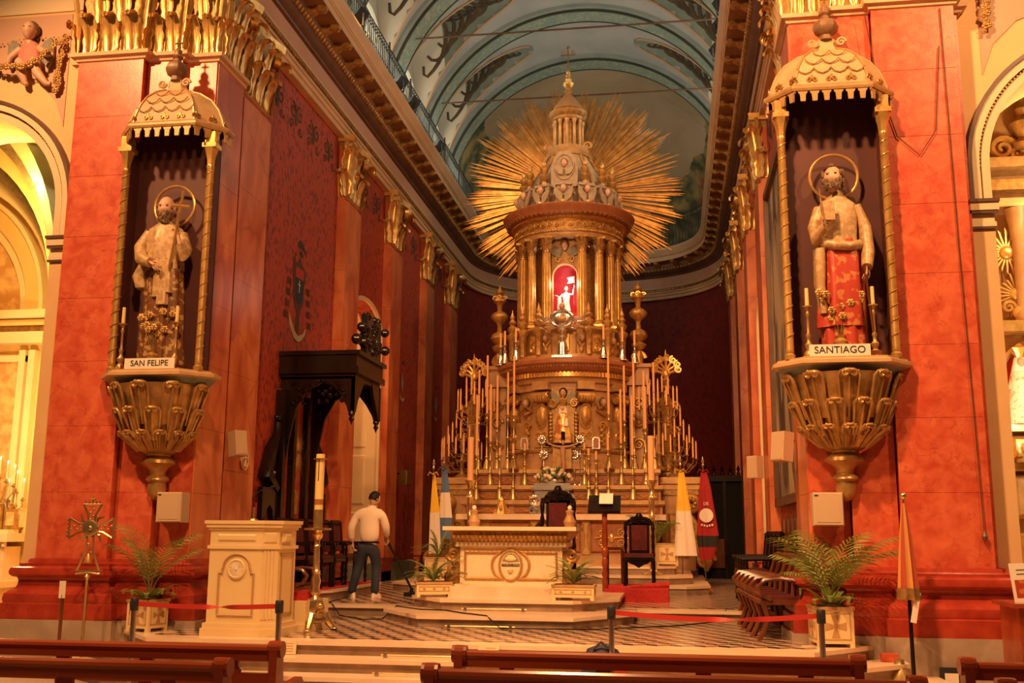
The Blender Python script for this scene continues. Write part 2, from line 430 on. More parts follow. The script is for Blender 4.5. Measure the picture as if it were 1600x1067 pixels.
# ================================================================ the setting
def struct(o, label=None):
    o['kind'] = 'structure'
    if label: o['label'] = label
    return o
def sroot(name, label=None, loc=(0, 0, 0)):
    o = bpy.data.objects.new(name, None); col.objects.link(o); o.location = loc; o.empty_display_size = 0.2
    return struct(o, label)
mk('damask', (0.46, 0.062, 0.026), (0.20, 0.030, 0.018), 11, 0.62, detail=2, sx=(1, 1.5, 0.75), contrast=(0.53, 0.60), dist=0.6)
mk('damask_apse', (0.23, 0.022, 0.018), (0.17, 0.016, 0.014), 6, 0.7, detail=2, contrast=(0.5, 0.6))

# ---- nave floor and sanctuary steps
struct(MB().box(-15, -3, -0.12, 15, 20, 0).build('floor', 'nave_floor'), 'pale stone floor of the nave')
steps = sroot('trim_1', 'three marble steps up to the sanctuary')
def stair_poly(front, flat, ext, back=12.5):
    return [(-ext, back), (-ext, front + 0.85), (-flat, front), (flat, front), (ext, front + 0.85), (ext, back)]
for (fr, fl, ex, zt) in ((10.92, 3.95, 5.11, 0.15), (11.24, 3.84, 4.78, 0.30), (11.55, 3.72, 4.46, 0.45)):
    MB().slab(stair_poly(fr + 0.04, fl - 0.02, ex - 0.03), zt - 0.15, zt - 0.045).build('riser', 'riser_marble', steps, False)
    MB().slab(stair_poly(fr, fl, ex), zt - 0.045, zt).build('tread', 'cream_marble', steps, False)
# sanctuary floors
fl1 = sroot('floor_2', 'chequered marble floor of the sanctuary')
MB().box(-3.86, 11.9, 0.30, 3.86, 15.3, 0.444).build('bed', 'riser_marble', fl1, False)
mk('tile_mid', (0.34, 0.18, 0.11), (0.42, 0.24, 0.15), 5, 0.18)
W_ = 0.262; S_ = W_ / math.sqrt(3)
def rhombus(k, g=0.98):
    v = [(S_ * math.cos(math.radians(30 + 60 * i)), S_ * math.sin(math.radians(30 + 60 * i))) for i in range(6)]   # 30, 90, 150, 210, 270, 330
    q = [(0, 0), v[0], v[1], v[2]] if k == 0 else ([(0, 0), v[4], v[5], v[0]] if k == 1 else [(0, 0), v[2], v[3], v[4]])
    cx_ = sum(p[0] for p in q) / 4; cy_ = sum(p[1] for p in q) / 4
    return [(cx_ + (x - cx_) * g, cy_ + (y - cy_) * g) for x, y in q]
TM = ('tile_light', 'tile_mid', 'tile_dark')
def tile_field(root, y0, y1, hw, z, near):
    """tumbling-block tiles: light, tan and dark rhombi; the nearest ones are parts, the rest one mass per colour"""
    cells = []; j = 0; y = y0
    while y < y1:
        n = int(hw / W_)
        for i in range(-n, n + 1):
            x = (i + 0.5 * (j % 2)) * W_
            if abs(x) < hw - 0.1: cells.append((y, x))
        y += 1.5 * S_; j += 1
    first = [None] * 3; mass = [MB(), MB(), MB()]
    for c, (y, x) in enumerate(cells):
        for k in range(3):
            if c < near:
                if first[k] is None: first[k] = MB().slab(rhombus(k), 0, 0.008).build('tile', TM[k], root, False, loc=(x, y, z))
                else: link_copy(first[k], root, (x, y, z))
            else: mass[k].slab([(x + a, y + b_) for a, b_ in rhombus(k)], z, z + 0.008)
    for k in range(3): mass[k].build('tile_mass', TM[k], root, False, kind='stuff')
tile_field(fl1, 11.98, 15.15, 3.8, 0.444, 100)
fl2 = sroot('floor_3', 'upper chequered floor around the high altar')
MB().box(-4.2, 15.26, 0.3, 4.2, 35.2, 0.594).build('bed', 'riser_marble', fl2, False)
tile_field(fl2, 15.75, 24.0, 4.1, 0.594, 0)
MB().box(-4.05, 15.2, 0.555, 4.05, 15.58, 0.60).build('kerb', 'cream_marble', fl2, False)
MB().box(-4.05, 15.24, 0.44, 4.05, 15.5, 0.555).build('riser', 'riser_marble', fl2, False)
# dais of the front altar
def dais_poly(f, hw, hb, back, ch): return [(-hb, back), (-hb, f + ch), (-hw, f), (hw, f), (hb, f + ch), (hb, back)]
dais = sroot('trim_2', 'stepped marble dais under the front altar table')
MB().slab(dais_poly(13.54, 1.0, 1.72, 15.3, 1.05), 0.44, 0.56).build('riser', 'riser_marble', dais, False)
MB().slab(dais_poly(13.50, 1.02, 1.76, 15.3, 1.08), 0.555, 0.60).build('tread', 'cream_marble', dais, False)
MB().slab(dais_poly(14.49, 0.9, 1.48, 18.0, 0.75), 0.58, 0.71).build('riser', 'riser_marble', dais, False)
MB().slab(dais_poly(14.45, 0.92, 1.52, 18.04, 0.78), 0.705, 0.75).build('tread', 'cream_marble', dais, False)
MB().box(-0.86, 14.86, 0.745, 0.86, 16.0, 0.905).build('plinth', 'cream_marble', dais, False)

# ---- capitals
def make_capital(w, p, h=1.22, n1=3, parent=None, mat='gold'):
    c = sub('capital', parent)
    b = MB(); b.box(-w / 2 + 0.02, -p, 0, w / 2 - 0.02, 0.02, h * 0.72)
    b.add([(-w / 2 + 0.02, -p, h * .72), (w / 2 - 0.02, -p, h * .72), (w / 2 - 0.02, 0.02, h * .72), (-w / 2 + 0.02, 0.02, h * .72),
           (-w / 2 - 0.05, -p - 0.07, h * .9), (w / 2 + 0.05, -p - 0.07, h * .9), (w / 2 + 0.05, 0.02, h * .9), (-w / 2 - 0.05, 0.02, h * .9)],
          [(0, 1, 5, 4), (1, 2, 6, 5), (3, 0, 4, 7), (4, 5, 6, 7)])
    b.build('bell', 'dark_gold', c, True, 0.5)
    lw = w / n1
    lf = MB().acanthus(lw * 0.80, h * 0.42, 0.10, 0.055)
    l0 = lf.build('leaf', mat, c, True, 0.9, loc=(-w / 2 + lw / 2, -p - 0.01, 0))
    for i in range(1, n1): link_copy(l0, c, (-w / 2 + lw * (i + .5), -p - 0.01, 0))
    lf2 = MB().acanthus(lw * 0.72, h * 0.78, 0.10, 0.10, 6, 18)
    l2 = lf2.build('leaf', mat, c, True, 0.9, loc=(-w / 2, -p - 0.005, 0), rz=-PI / 4)
    link_copy(l2, c, (w / 2, -p - 0.005, 0), PI / 4)
    for i in range(1, n1): link_copy(l2, c, (-w / 2 + lw * i, -p + 0.01, 0), 0)
    # side leaves
    link_copy(l0, c, (-w / 2 - 0.005, -p / 2, 0), -PI / 2); link_copy(l0, c, (w / 2 + 0.005, -p / 2, 0), PI / 2)
    r = min(0.17, w * 0.2)
    v = MB().scroll((0, -0.05, 0), r, 2.2, 0.036, 'y', 1, PI / 2, 40, 6)
    v.m = Matrix.Rotation(PI / 2, 4, 'X'); v.lathe([(r * 0.92, -0.04), (r * 0.92, 0.05)], 16); v.m = Matrix.Identity(4)
    v0 = v.build('volute', mat, c, True, 0.6, loc=(-w / 2 - 0.02, -p - 0.04, h * 0.80), rz=-PI / 5)
    v1 = link_copy(v0, c, (w / 2 + 0.02, -p - 0.04, h * 0.80), PI / 5); v1.scale = (-1, 1, 1)
    MB().add([(-w / 2 - .13, -p - .15, h * .9), (-w * .2, -p - .06, h * .9), (w * .2, -p - .06, h * .9), (w / 2 + .13, -p - .15, h * .9), (w / 2 + .12, 0.02, h * .9), (-w / 2 - .12, 0.02, h * .9),
              (-w / 2 - .15, -p - .17, h), (-w * .2, -p - .08, h), (w * .2, -p - .08, h), (w / 2 + .15, -p - .17, h), (w / 2 + .14, 0.02, h), (-w / 2 - .14, 0.02, h)],
             [(5, 4, 3, 2, 1, 0), (6, 7, 8, 9, 10, 11), (0, 1, 7, 6), (1, 2, 8, 7), (2, 3, 9, 8), (3, 4, 10, 9), (5, 0, 6, 11)]).build('abacus', mat, c, False)
    return c

# ---- crossing piers
ZB, ZC = 1.28, 8.18
def make_pier(s, name, label):
    root = sroot(name, label)
    fac = [(4.88, 5.87, 12.60), (4.36, 4.88, 12.72), (3.90, 4.36, 12.84)]
    for (a, b, y) in fac:
        MB().box(s * (a + 0.02), y + 0.004, 0.0, s * (b - 0.0), 13.75, 9.6).build('core', 'red_marble', root, False)
    MB().box(s * 5.86, 12.85, 0.0, s * 5.97, 13.4, 9.6).build('core', 'red_marble', root, False)
    rows_ = 8; dz = (ZC - ZB) / rows_
    for (a, b, y) in fac:
        p0 = None
        for r in range(rows_):
            z = ZB + r * dz
            if p0 is None:
                mb = MB(); w_ = b - a - 0.008
                mb.bev(0, 0, 0, w_, 0.04, dz - 0.003, 0.002); p0 = mb.build('panel', 'red_marble', root, False, loc=((a + .004) if s > 0 else -(b - .004), y - 0.005, z))
            else: link_copy(p0, root, (p0.location.x, p0.location.y, z))
    # panels on the side turned to the sanctuary
    p0 = None
    for (y0, y1) in ((12.86, 13.72),):
        for r in range(rows_):
            z = ZB + r * dz
            if p0 is None:
                mb = MB(); mb.box(0, 0, 0, 0.03, y1 - y0 - 0.004, dz - 0.004)
                p0 = mb.build('panel', 'red_marble_side', root, False, loc=(s * 3.90 - (0.012 if s > 0 else 0.018), y0, z))
            else: link_copy(p0, root, (p0.location.x, p0.location.y, z))
    path = [(s * 5.99, 13.4), (s * 5.99, 12.84), (s * 5.87, 12.84), (s * 5.87, 12.60), (s * 4.88, 12.60), (s * 4.88, 12.72), (s * 4.36, 12.72), (s * 4.36, 12.84), (s * 3.90, 12.84), (s * 3.90, 13.75)]
    sd = 1 if s < 0 else -1
    sd = -sd
    MB().sweep(path, [(0.30, 0.0), (0.30, 0.55), (0, 0.56)], sd).build('plinth', 'grey_marble', root, False)
    MB().sweep(path, [(0.27, 0.552), (0.27, 0.74), (0.24, 0.755), (0.25, 0.79), (0.24, 0.86), (0.19, 0.91), (0.15, 0.925), (0.13, 0.97), (0.125, 1.03), (0.14, 1.06), (0.18, 1.07), (0.21, 1.10), (0.215, 1.14), (0.20, 1.18), (0.15, 1.205),
                      (0.13, 1.21), (0.13, 1.235), (0.06, 1.25), (0.045, 1.29), (0, 1.30)], sd).build('base_moulding', 'red_base', root, True, 0.5)
    MB().sweep(path, [(0, 8.14), (0.03, 8.15), (0.04, 8.18), (0.09, 8.20), (0.10, 8.25), (0, 8.26)], sd).build('astragal', 'cornice_tan', root, False)
    for (a, b, y), n1 in zip(fac, (3, 2, 2)):
        c = make_capital(b - a, 0.10, 1.25, n1, root); c.location = (s * (a + b) / 2, y + 0.06, 8.25)
    c = make_capital(0.8, 0.10, 1.25, 3, root); c.location = (s * 3.96, 13.3, 8.25); c.rotation_euler[2] = s * -PI / 2
    return root
make_pier(-1, 'wall_left_pier', 'red marble crossing pier carrying the bald saint with a cross')
make_pier(1, 'wall_right_pier', 'red marble crossing pier carrying the saint in a pale mantle')

# ---- sanctuary side walls
PIL = [(14.0, 15.08), (19.08, 20.05), (22.5, 23.43), (26.0, 26.86), (29.0, 29.9)]
DY0, DY1, DSP, DRI = 20.12, 22.42, 6.0, 0.62
def make_wall(s, name, label):
    root = sroot(name, label)
    X0, X1 = s * 4.2, s * 4.6
    MB().box(X0, 13.6, 0.3, X1, DY0, 9.6).build('panel', 'damask', root, False)
    MB().box(X0, DY1, 0.3, X1, 31.0, 9.6).build('panel', 'damask', root, False)
    n = 14; pl = [(DY0, 9.6), (DY0, DSP)]
    for i in range(1, n): a = PI - PI * i / n; pl.append(((DY0 + DY1) / 2 + (DY1 - DY0) / 2 * math.cos(a), DSP + DRI * math.sin(a)))
    pl += [(DY1, DSP), (DY1, 9.6)]
    mb = MB(); mb.m = Matrix.Rotation(PI / 2, 4, 'Z'); mb.prism(pl, -X0 if s > 0 else -X1, -X1 if s > 0 else -X0); mb.build('panel', 'damask', root, False)
    for i, (a, b) in enumerate(PIL):
        p0 = None
        MB().box(s * 4.06, a + .02, 0.3, s * 4.22, b - .02, 9.5).build('pilaster', 'red_marble_side', root, False)
        rows_ = 5; dz = (8.14 - 1.1) / rows_
        mb = MB().box(s * 4.0, a, 1.1, s * 4.21, b, 1.1 + dz - 0.004)
        p0 = mb.build('panel', 'red_marble_side', root, False)
        for r in range(1, rows_): link_copy(p0, root, (0, 0, r * dz))
        pa = [(s * 4.2, a), (s * 4.0, a), (s * 4.0, b), (s * 4.2, b)]
        sd = 1 if s < 0 else -1
        MB().sweep(pa, [(0, 8.13), (0.03, 8.14), (0.07, 8.19), (0.07, 8.24), (0, 8.25)], sd).build('astragal', 'cornice_tan', root, False)
        MB().sweep(pa, [(0.06, 0.5), (0.06, 0.8), (0.045, 0.82), (0.06, 0.88), (0.05, 0.95), (0.02, 0.98), (0.03, 1.03), (0, 1.09)], sd).build('base_moulding', 'red_base', root, True)
        c = make_capital(b - a - 0.06, 0.18, 1.25, 3 if i == 0 else 2, root); c.location = (s * 4.2, (a + b) / 2, 8.25); c.rotation_euler[2] = s * -PI / 2
    # doorway reveal and door
    mb = MB(); mb.box(s * 4.215, DY1 - 0.02, 0.5, s * 5.6, DY1 + 0.05, 6.7); mb.box(s * 4.215, DY0 + 0.02, 0.5, s * 5.6, DY0 - 0.05, 6.7)
    mb.build('door_reveal', 'plaster_cream', root, False)
    pl = [(DY0 - .05, 7.0), (DY0 - .05, DSP)] + pl[2:-2] + [(DY1 + .05, DSP), (DY1 + .05, 7.0)]
    mb = MB(); mb.m = Matrix.Rotation(PI / 2, 4, 'Z'); mb.prism(pl, -s * 4.6, -s * 5.6); mb.build('door_vault', 'plaster_cream', root, False)
    arc = [((DY0 + DY1) / 2 + (DY1 - DY0) / 2 * math.cos(PI - PI * i / 20), DSP + DRI * math.sin(PI * i / 20)) for i in range(21)]
    pts = [(s * 4.19, DY0, 0.6)] + [(s * 4.19, y, z) for y, z in arc] + [(s * 4.19, DY1, 0.6)]
    MB().tube(pts, 0.05, 6).build('door_trim', 'plaster_cream', root, True)
    for i in range(4):
        z0 = 1.0 + i * 1.25
        q = MB(); q.bev(0, 0, 0, 0.95, 0.04, 1.1, 0.035); o = q.build('door_panel', 'plaster_cream', root, False, loc=((s * 4.45) if s > 0 else -5.4, DY1 - 0.055, z0))
    d = struct(MB().box(s * 5.55, DY0, 0.5, s * 5.62, DY1, 6.7).build('door_%d' % (1 if s < 0 else 2), 'plaster_yellow', None, False), 'tall cream panelled door in the arched opening of the ' + ('window-side' if s < 0 else 'painting-side') + ' sanctuary wall')
    for i in range(4):
        for k in range(2):
            q = MB(); q.box(-0.02, 0, 0, 0.02, 0.82, 1.1); q.box(-0.035, 0.08, 0.08, 0.035, 0.74, 1.02); q.build('panel', 'plaster_cream', d, False, loc=(s * 5.54, DY0 + 0.2 + k * 1.05, 1.0 + i * 1.3))
    MB().box(s * 4.19, 13.75, 0.55, s * 4.14, 31, 1.0).build('baseboard', 'green_stone', root, False)
    return root
make_wall(-1, 'wall_left', 'red damask sanctuary wall with marble pilasters, coats of arms and a doorway')
make_wall(1, 'wall_right', 'red damask sanctuary wall with marble pilasters beside the big framed painting')
# apse wall
def apse_pts(hw=4.2, n=40, y0=31.0, dep=4.0, e=2.4):
    out = []
    for i in range(n + 1):
        a = PI - PI * i / n
        ca, sa = math.cos(a), math.sin(a)
        out.append((hw * math.copysign(abs(ca) ** (2 / e), ca), y0 + dep * abs(sa) ** (2 / e)))
    return out
AP = apse_pts()
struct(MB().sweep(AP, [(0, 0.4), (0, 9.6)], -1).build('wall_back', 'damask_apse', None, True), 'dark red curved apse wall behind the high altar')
# ---- entablature
ent = sroot('trim_3', 'moulded gilt entablature running round the sanctuary')
path = [(-4.2, 12.6), (-4.2, 31.0)] + AP[1:-1] + [(4.2, 31.0), (4.2, 12.6)]
MB().sweep(path, [(0.0, 9.45), (0.14, 9.45), (0.14, 9.55), (0.17, 9.56), (0.17, 9.64), (0.20, 9.65), (0.20, 9.70)], -1).build('architrave', 'cornice_tan', ent, False)
MB().sweep(path, [(0.20, 9.70), (0.19, 9.71), (0.19, 9.78), (0.24, 9.79), (0.24, 9.83), (0.20, 9.845)], -1).build('architrave_cap', 'cornice_tan', ent, False)
MB().sweep(path, [(0.195, 9.84), (0.195, 10.19)], -1).build('frieze', 'frieze_pink', ent, False)
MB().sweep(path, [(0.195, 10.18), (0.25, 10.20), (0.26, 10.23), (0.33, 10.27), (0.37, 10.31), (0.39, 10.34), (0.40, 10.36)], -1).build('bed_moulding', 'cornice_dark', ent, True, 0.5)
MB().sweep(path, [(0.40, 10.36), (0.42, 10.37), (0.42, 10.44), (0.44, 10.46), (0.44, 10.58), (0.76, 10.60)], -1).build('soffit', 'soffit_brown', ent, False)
MB().sweep(path, [(0.76, 10.60), (0.76, 10.73), (0.78, 10.735), (0.79, 10.76)], -1).build('corona', 'cornice_tan', ent, False)
MB().sweep(path, [(0.79, 10.76), (0.81, 10.77), (0.82, 10.80), (0.84, 10.86), (0.885, 10.92), (0.895, 10.96), (0.89, 11.0), (0.86, 11.02), (0.0, 11.02)], -1).build('cymatium', 'cornice_tan', ent, True, 0.6)
def walk(path, off, step, start=0.0):
    """positions along an inset path: x, y, heading of the inward normal"""
    P = [Vector(p) for p in path]; Q = []
    for i in range(len(P)):
        a, b = P[max(i - 1, 0)], P[min(i + 1, len(P) - 1)]; d = (b - a).normalized(); Q.append(P[i] + Vector((d.y, -d.x)) * off)
    out = []; t = start
    for i in range(len(Q) - 1):
        L = (Q[i + 1] - Q[i]).length
        d = (Q[i + 1] - Q[i]).normalized() if L > 1e-9 else Vector((0, 1))
        while t < L:
            p = Q[i] + d * t; out.append((p.x, p.y, math.atan2(-d.x, d.y))); t += step
        t -= L
    return out
md = MB(); md.m = Matrix.Rotation(0, 4, 'Z')
md.prism([(0.0, 0.0), (0.30, 0.0), (0.30, -0.05), (0.25, -0.10), (0.15, -0.09), (0.06, -0.15), (0.0, -0.17)], -0.075, 0.075)
md.tube([(0.25, -0.06, -0.05), (0.25, 0.06, -0.05)], 0.06, 8); md.ell((0.31, 0, -0.04), (0.035, 0.06, 0.05), 8, 6)
m0 = None
for (x, y, h) in walk(path, 0.44, 0.70, 0.5):
    if m0 is None: m0 = md.build('modillion', 'old_gold', ent, True, 0.6, loc=(x, y, 10.59), rz=h)
    else: link_copy(m0, ent, (x, y, 10.59), h)
eg = MB()
for (x, y, h) in walk(path, 0.40, 0.125, 0.1):
    eg.at((x, y, 10.40), h); eg.ell((0.025, 0, 0), (0.055, 0.05, 0.06), 6, 4)
eg.build('egg_row', 'old_gold', ent, True, 2, kind='stuff')
eg = MB()
for (x, y, h) in walk(path, 0.20, 0.10, 0.1):
    eg.at((x, y, 9.745), h); eg.box(0, -0.032, -0.03, 0.035, 0.032, 0.03)
eg.build('dentil_row', 'dark_gold', ent, False, kind='stuff')

# ---- upper walls, vault
ZV, RV, RR = 11.4, 4.42, 4.28
MIDS = [(a + b) / 2 for a, b in PIL]
BAYS = [(12.2, 14.55)] + [(MIDS[i], MIDS[i + 1]) for i in range(4)]
def barrel(x): return ZV + math.sqrt(max(0.0, RV * RV - x * x))
def lun(x, y, y0, y1):
    t = (abs(x) - 1.5) / (RV - 1.5)
    if t <= 0: return -1
    hw = (y1 - y0) / 2 - 0.36
    return 15.56 - 1.0 * t ** 2.2 - 3.16 * (abs(y - (y0 + y1) / 2) / hw) ** 3
def vault_z(x, y, y0, y1): return max(barrel(x), lun(x, y, y0, y1))
vault = sroot('ceiling', 'grey-blue painted barrel vault with ribs and scrollwork lunettes')
for bi, (y0, y1) in enumerate(BAYS):
    NX, NY = 84, 36
    g1 = MB(); vs = []; f1 = []; f2 = []; f3 = []
    lunb = bi > 0
    for i in range(NX + 1):
        a = PI * i / NX; x = RV * math.cos(a)
        for j in range(NY + 1):
            y = y0 + (y1 - y0) * j / NY
            vs.append((x, y, vault_z(x, y, y0, y1) if lunb else barrel(x)))
    k = NY + 1
    for i in range(NX):
        for j in range(NY):
            f = (i * k + j, i * k + j + 1, (i + 1) * k + j + 1, (i + 1) * k + j)
            xm = RV * math.cos(PI * (i + .5) / NX); ym = y0 + (y1 - y0) * (j + .5) / NY
            if lunb and lun(xm, ym, y0, y1) > barrel(xm): (f2 if abs(xm) < 3.55 else f3).append(f)
            else: f1.append(f)
    MB().add(vs, f1).build('vault_web', 'vault_grey', vault, True, 0.5)
    if lunb:
        MB().add(vs, f2).build('lunette', 'vault_teal', vault, True, 0.5)
        MB().add(vs, f3).build('lunette', 'vault_pale', vault, True, 0.5)
# ribs over each pilaster
for (a, b) in PIL:
    for (c0, c1, rr, mt, nm) in ((a + 0.16, b - 0.12, RR, 'rib_green', 'rib'), (a + 0.12, a + 0.17, RR - 0.012, 'rib_edge', 'rib_border'), (b - 0.13, b - 0.08, RR - 0.012, 'rib_edge', 'rib_border'),
                             (a + 0.0, a + 0.12, RR + 0.05, 'rib_side', 'rib_shoulder'), (b - 0.08, b + 0.03, RR + 0.05, 'rib_side', 'rib_shoulder')):
        mb = MB(); vs = []; fs = []; n = 48
        for i in range(n + 1):
            t = PI * i / n
            for (q, y) in ((RV + 0.03, c0), (rr, c0), (rr, c1), (RV + 0.03, c1)): vs.append((q * math.cos(t), y, ZV + q * math.sin(t)))
        for i in range(n):
            for e in range(3): fs.append((i * 4 + e, (i + 1) * 4 + e, (i + 1) * 4 + e + 1, i * 4 + e + 1))
        mb.add(vs, fs).build(nm, mt, vault, True, 0.5)
# painted scrolls on the lunettes
def scroll2(p, ang, L, sgn, w):
    """a curling stem in 2D: list of points"""
    out = []; x, y = p; a = ang; n = 14
    for i in range(n + 1):
        out.append((x, y)); t = i / n
        a += sgn * (0.05 + 0.62 * t ** 1.6); x += math.cos(a) * L / n; y += math.sin(a) * L / n
    return out
for bi in (1, 2, 3, 4):
    y0, y1 = BAYS[bi]; ym = (y0 + y1) / 2; hw = (y1 - y0) / 2 - 0.36
    for s in (-1, 1):
        sm = MB(); so = MB()
        def put(mb, pts, wd):
            P = []
            for (u, v) in pts:
                u = max(0.02, u)
                x = s * (RV - 0.25 - u * 2.3); zz = lun(x, ym, y0, y1); half = hw * (max(0.001, zz - barrel(x)) / 3.16) ** (1 / 3)
                yy = ym + v * hw
                if abs(yy - ym) > half * 0.88: yy = ym + math.copysign(half * 0.88, yy - ym)
                P.append((x, yy, lun(x, yy, y0, y1) - 0.02))
            w_ = [wd * (0.5 + 0.8 * math.sin(PI * (i + 1) / (len(P) + 1))) for i in range(len(P))]
            mb.tube(P, w_, 4, True, 0.25)
        put(sm, [(0.05 + 0.85 * i / 10, 0.0 + 0.03 * math.sin(i)) for i in range(11)], 0.035)
        for q in range(6):
            u = 0.16 + q * 0.11
            for sg in (-1, 1):
                put(sm, scroll2((u, 0.0), sg * 1.0, 1.0 - 0.09 * q, sg * 0.8, 1), 0.05)
                put(sm, scroll2((u + 0.04, sg * 0.05), sg * 1.25, 0.75 - 0.06 * q, -sg, 1), 0.04)
        for q in range(4):
            for sg in (-1, 1): put(so, scroll2((0.14 + q * 0.02, 0.0), sg * (2.6 - 0.3 * q), 0.20 + 0.05 * q, -sg, 1), 0.028)
        sm.build('painted_scroll', 'scroll_brown', vault, False); so.build('painted_scroll', 'scroll_ochre', vault, False)
        # beaded border along the groins
        for sg in (-1, 1):
            P = []
            for i in range(40):
                x = s * (4.3 - 2.75 * i / 39); d = (15.56 - 1.0 * ((abs(x) - 1.5) / (RV - 1.5)) ** 2.2) - barrel(x)
                yy = ym + sg * hw * (max(0, d) / 3.16) ** (1 / 3); P.append((x, yy, barrel(x) - 0.02))
            MB().tube(P, 0.032, 5).build('bead_border', 'bead_orange', vault, True)
# upper walls behind the railing, with lunette windows
nw = 0
for s in (-1, 1):
    uw = sroot('wall_upper_' + ('left' if s < 0 else 'right'), 'pale upper wall above the ' + ('railed' if s < 0 else 'unrailed') + ' cornice')
    for bi, (y0, y1) in enumerate(BAYS):
        ym = (y0 + y1) / 2; hw = (y1 - y0) / 2 - 0.36; wr = min(0.95, hw - 0.3)
        zs = 12.55
        if bi == 0:
            MB().box(s * 4.40, y0, 10.9, s * 4.5, y1, 11.6).build('panel', 'vault_pale', uw, False); continue
        # wall with arched opening: left, right, below, above
        out = [(y0, 10.9), (y1, 10.9), (y1, 15.0), (y0, 15.0)]
        mb = MB(); mb.m = Matrix.Rotation(PI / 2, 4, 'Z')
        Y0, Y1 = (-s * 4.42, -s * 4.60)
        mb.prism([(y0, 10.9), (ym - wr, 10.9), (ym - wr, 15.0), (y0, 15.0)], Y0, Y1)
        mb.prism([(ym + wr, 10.9), (y1, 10.9), (y1, 15.0), (ym + wr, 15.0)], Y0, Y1)
        mb.prism([(ym - wr, 10.9), (ym + wr, 10.9), (ym + wr, 11.25), (ym - wr, 11.25)], Y0, Y1)
        arc = [(ym + wr * math.cos(PI * i / 16), zs + wr * math.sin(PI * i / 16)) for i in range(17)]
        mb.prism([(ym + wr, 15.0)] + arc + [(ym - wr, 15.0)], Y0, Y1)
        mb.build('panel', 'vault_pale', uw, False)
        nw += 1
        wd = sroot('window_%d' % nw, None)
        wd['label'] = 'arched clerestory window in the vault lunette, %s of the %s side' % (('first bay', 'second bay', 'third bay', 'bay nearest the apse')[bi - 1], 'railed' if s < 0 else 'unrailed')
        gm = MB(); gm.m = Matrix.Rotation(PI / 2, 4, 'Z'); gm.prism([(ym + wr, 11.25)] + arc + [(ym - wr, 11.25)], -s * 4.62, -s * 4.60); gm.build('pane', 'window_glass', wd, False)
        fm = MB()
        fm.tube([(s * 4.58, ym + wr, 11.25)] + [(s * 4.58, y, z) for y, z in arc] + [(s * 4.58, ym - wr, 11.25)], 0.06, 5)
        fm.bar((s * 4.58, ym, 11.25), (s * 4.58, ym, zs + wr), 0.06); fm.bar((s * 4.58, ym - wr, zs), (s * 4.58, ym + wr, zs), 0.06)
        fm.build('window_frame', 'white_cloth', wd, True)
        sh = MB(); sh.tube([(s * 4.38, ym + wr + .08, 11.25)] + [(s * 4.38, ym + (wr + .08) * math.cos(PI * i / 16), zs + (wr + .08) * math.sin(PI * i / 16)) for i in range(17)] + [(s * 4.38, ym - wr - .08, 11.25)], 0.07, 6); sh.build('window_surround', 'vault_pale', wd, True)
# apse half dome with mural
m = mk('mural', (0.30, 0.25, 0.15), (0.46, 0.38, 0.26), 0.55, 0.85, detail=5, contrast=(0.3, 0.7), dist=0.5)
nt = m.node_tree; b = nt.nodes['Principled BSDF']; src = b.inputs['Base Color'].links[0].from_socket
g = nt.nodes.new('ShaderNodeNewGeometry'); sp = nt.nodes.new('ShaderNodeSeparateXYZ'); nt.links.new(g.outputs['Position'], sp.inputs[0])
def mnode(op, a, b_=None, c_=None):
    n = nt.nodes.new('ShaderNodeMath'); n.operation = op
    for i, v in enumerate((a, b_, c_)):
        if v is None: continue
        if isinstance(v, (int, float)): n.inputs[i].default_value = v
        else: nt.links.new(v, n.inputs[i])
    return n.outputs[0]
nz = nt.nodes.new('ShaderNodeTexNoise'); nz.inputs['Scale'].default_value = 0.9; nz.inputs['Detail'].default_value = 6
nt.links.new(g.outputs['Position'], nz.inputs['Vector'])
hx = mnode('MULTIPLY', mnode('ABSOLUTE', mnode('SUBTRACT', sp.outputs['X'], 0.4)), 0.72)
hz = mnode('ADD', mnode('ADD', hx, 10.9), mnode('MULTIPLY', nz.outputs['Fac'], 1.4))
mask = mnode('GREATER_THAN', hz, sp.outputs['Z'])
gr = nt.nodes.new('ShaderNodeValToRGB'); gr.color_ramp.elements[0].position = 0.4; gr.color_ramp.elements[0].color = (0.05, 0.08, 0.045, 1); gr.color_ramp.elements[1].position = 0.62; gr.color_ramp.elements[1].color = (0.30, 0.24, 0.10, 1)
nz2 = nt.nodes.new('ShaderNodeTexNoise'); nz2.inputs['Scale'].default_value = 2.2; nz2.inputs['Detail'].default_value = 6; nt.links.new(g.outputs['Position'], nz2.inputs['Vector']); nt.links.new(nz2.outputs['Fac'], gr.inputs[0])
mx = nt.nodes.new('ShaderNodeMix'); mx.data_type = 'RGBA'; nt.links.new(mask, mx.inputs['Factor']); nt.links.new(src, mx.inputs[6]); nt.links.new(gr.outputs[0], mx.inputs[7])
nt.links.new(mx.outputs[2], b.inputs['Base Color'])
mk('mural_blue', (0.05, 0.10, 0.14), (0.09, 0.15, 0.19), 3, 0.8)
dome_plan = [(-4.3, 29.75)] + apse_pts(4.3, 36, 31.0, 4.1) + [(4.3, 29.75)]
vs = []; fs = []; NP = 16
for j in range(NP + 1):
    ph = PI / 2 * j / NP
    for (x, y) in dome_plan: vs.append((x * math.cos(ph), 29.75 + (y - 29.75) * math.cos(ph), ZV + 4.3 * math.sin(ph)))
k = len(dome_plan)
for j in range(NP):
    for i in range(k - 1): fs.append((j * k + i, j * k + i + 1, (j + 1) * k + i + 1, (j + 1) * k + i))
dome = struct(MB().add(vs, fs).build('ceiling_apse', 'mural', None, True), 'apse half dome painted with a cloudy sky, a green hill and figures')
MB().sweep(dome_plan, [(0.0, 10.9), (0.0, 11.42)], -1).build('dado', 'mural_blue', dome, True)
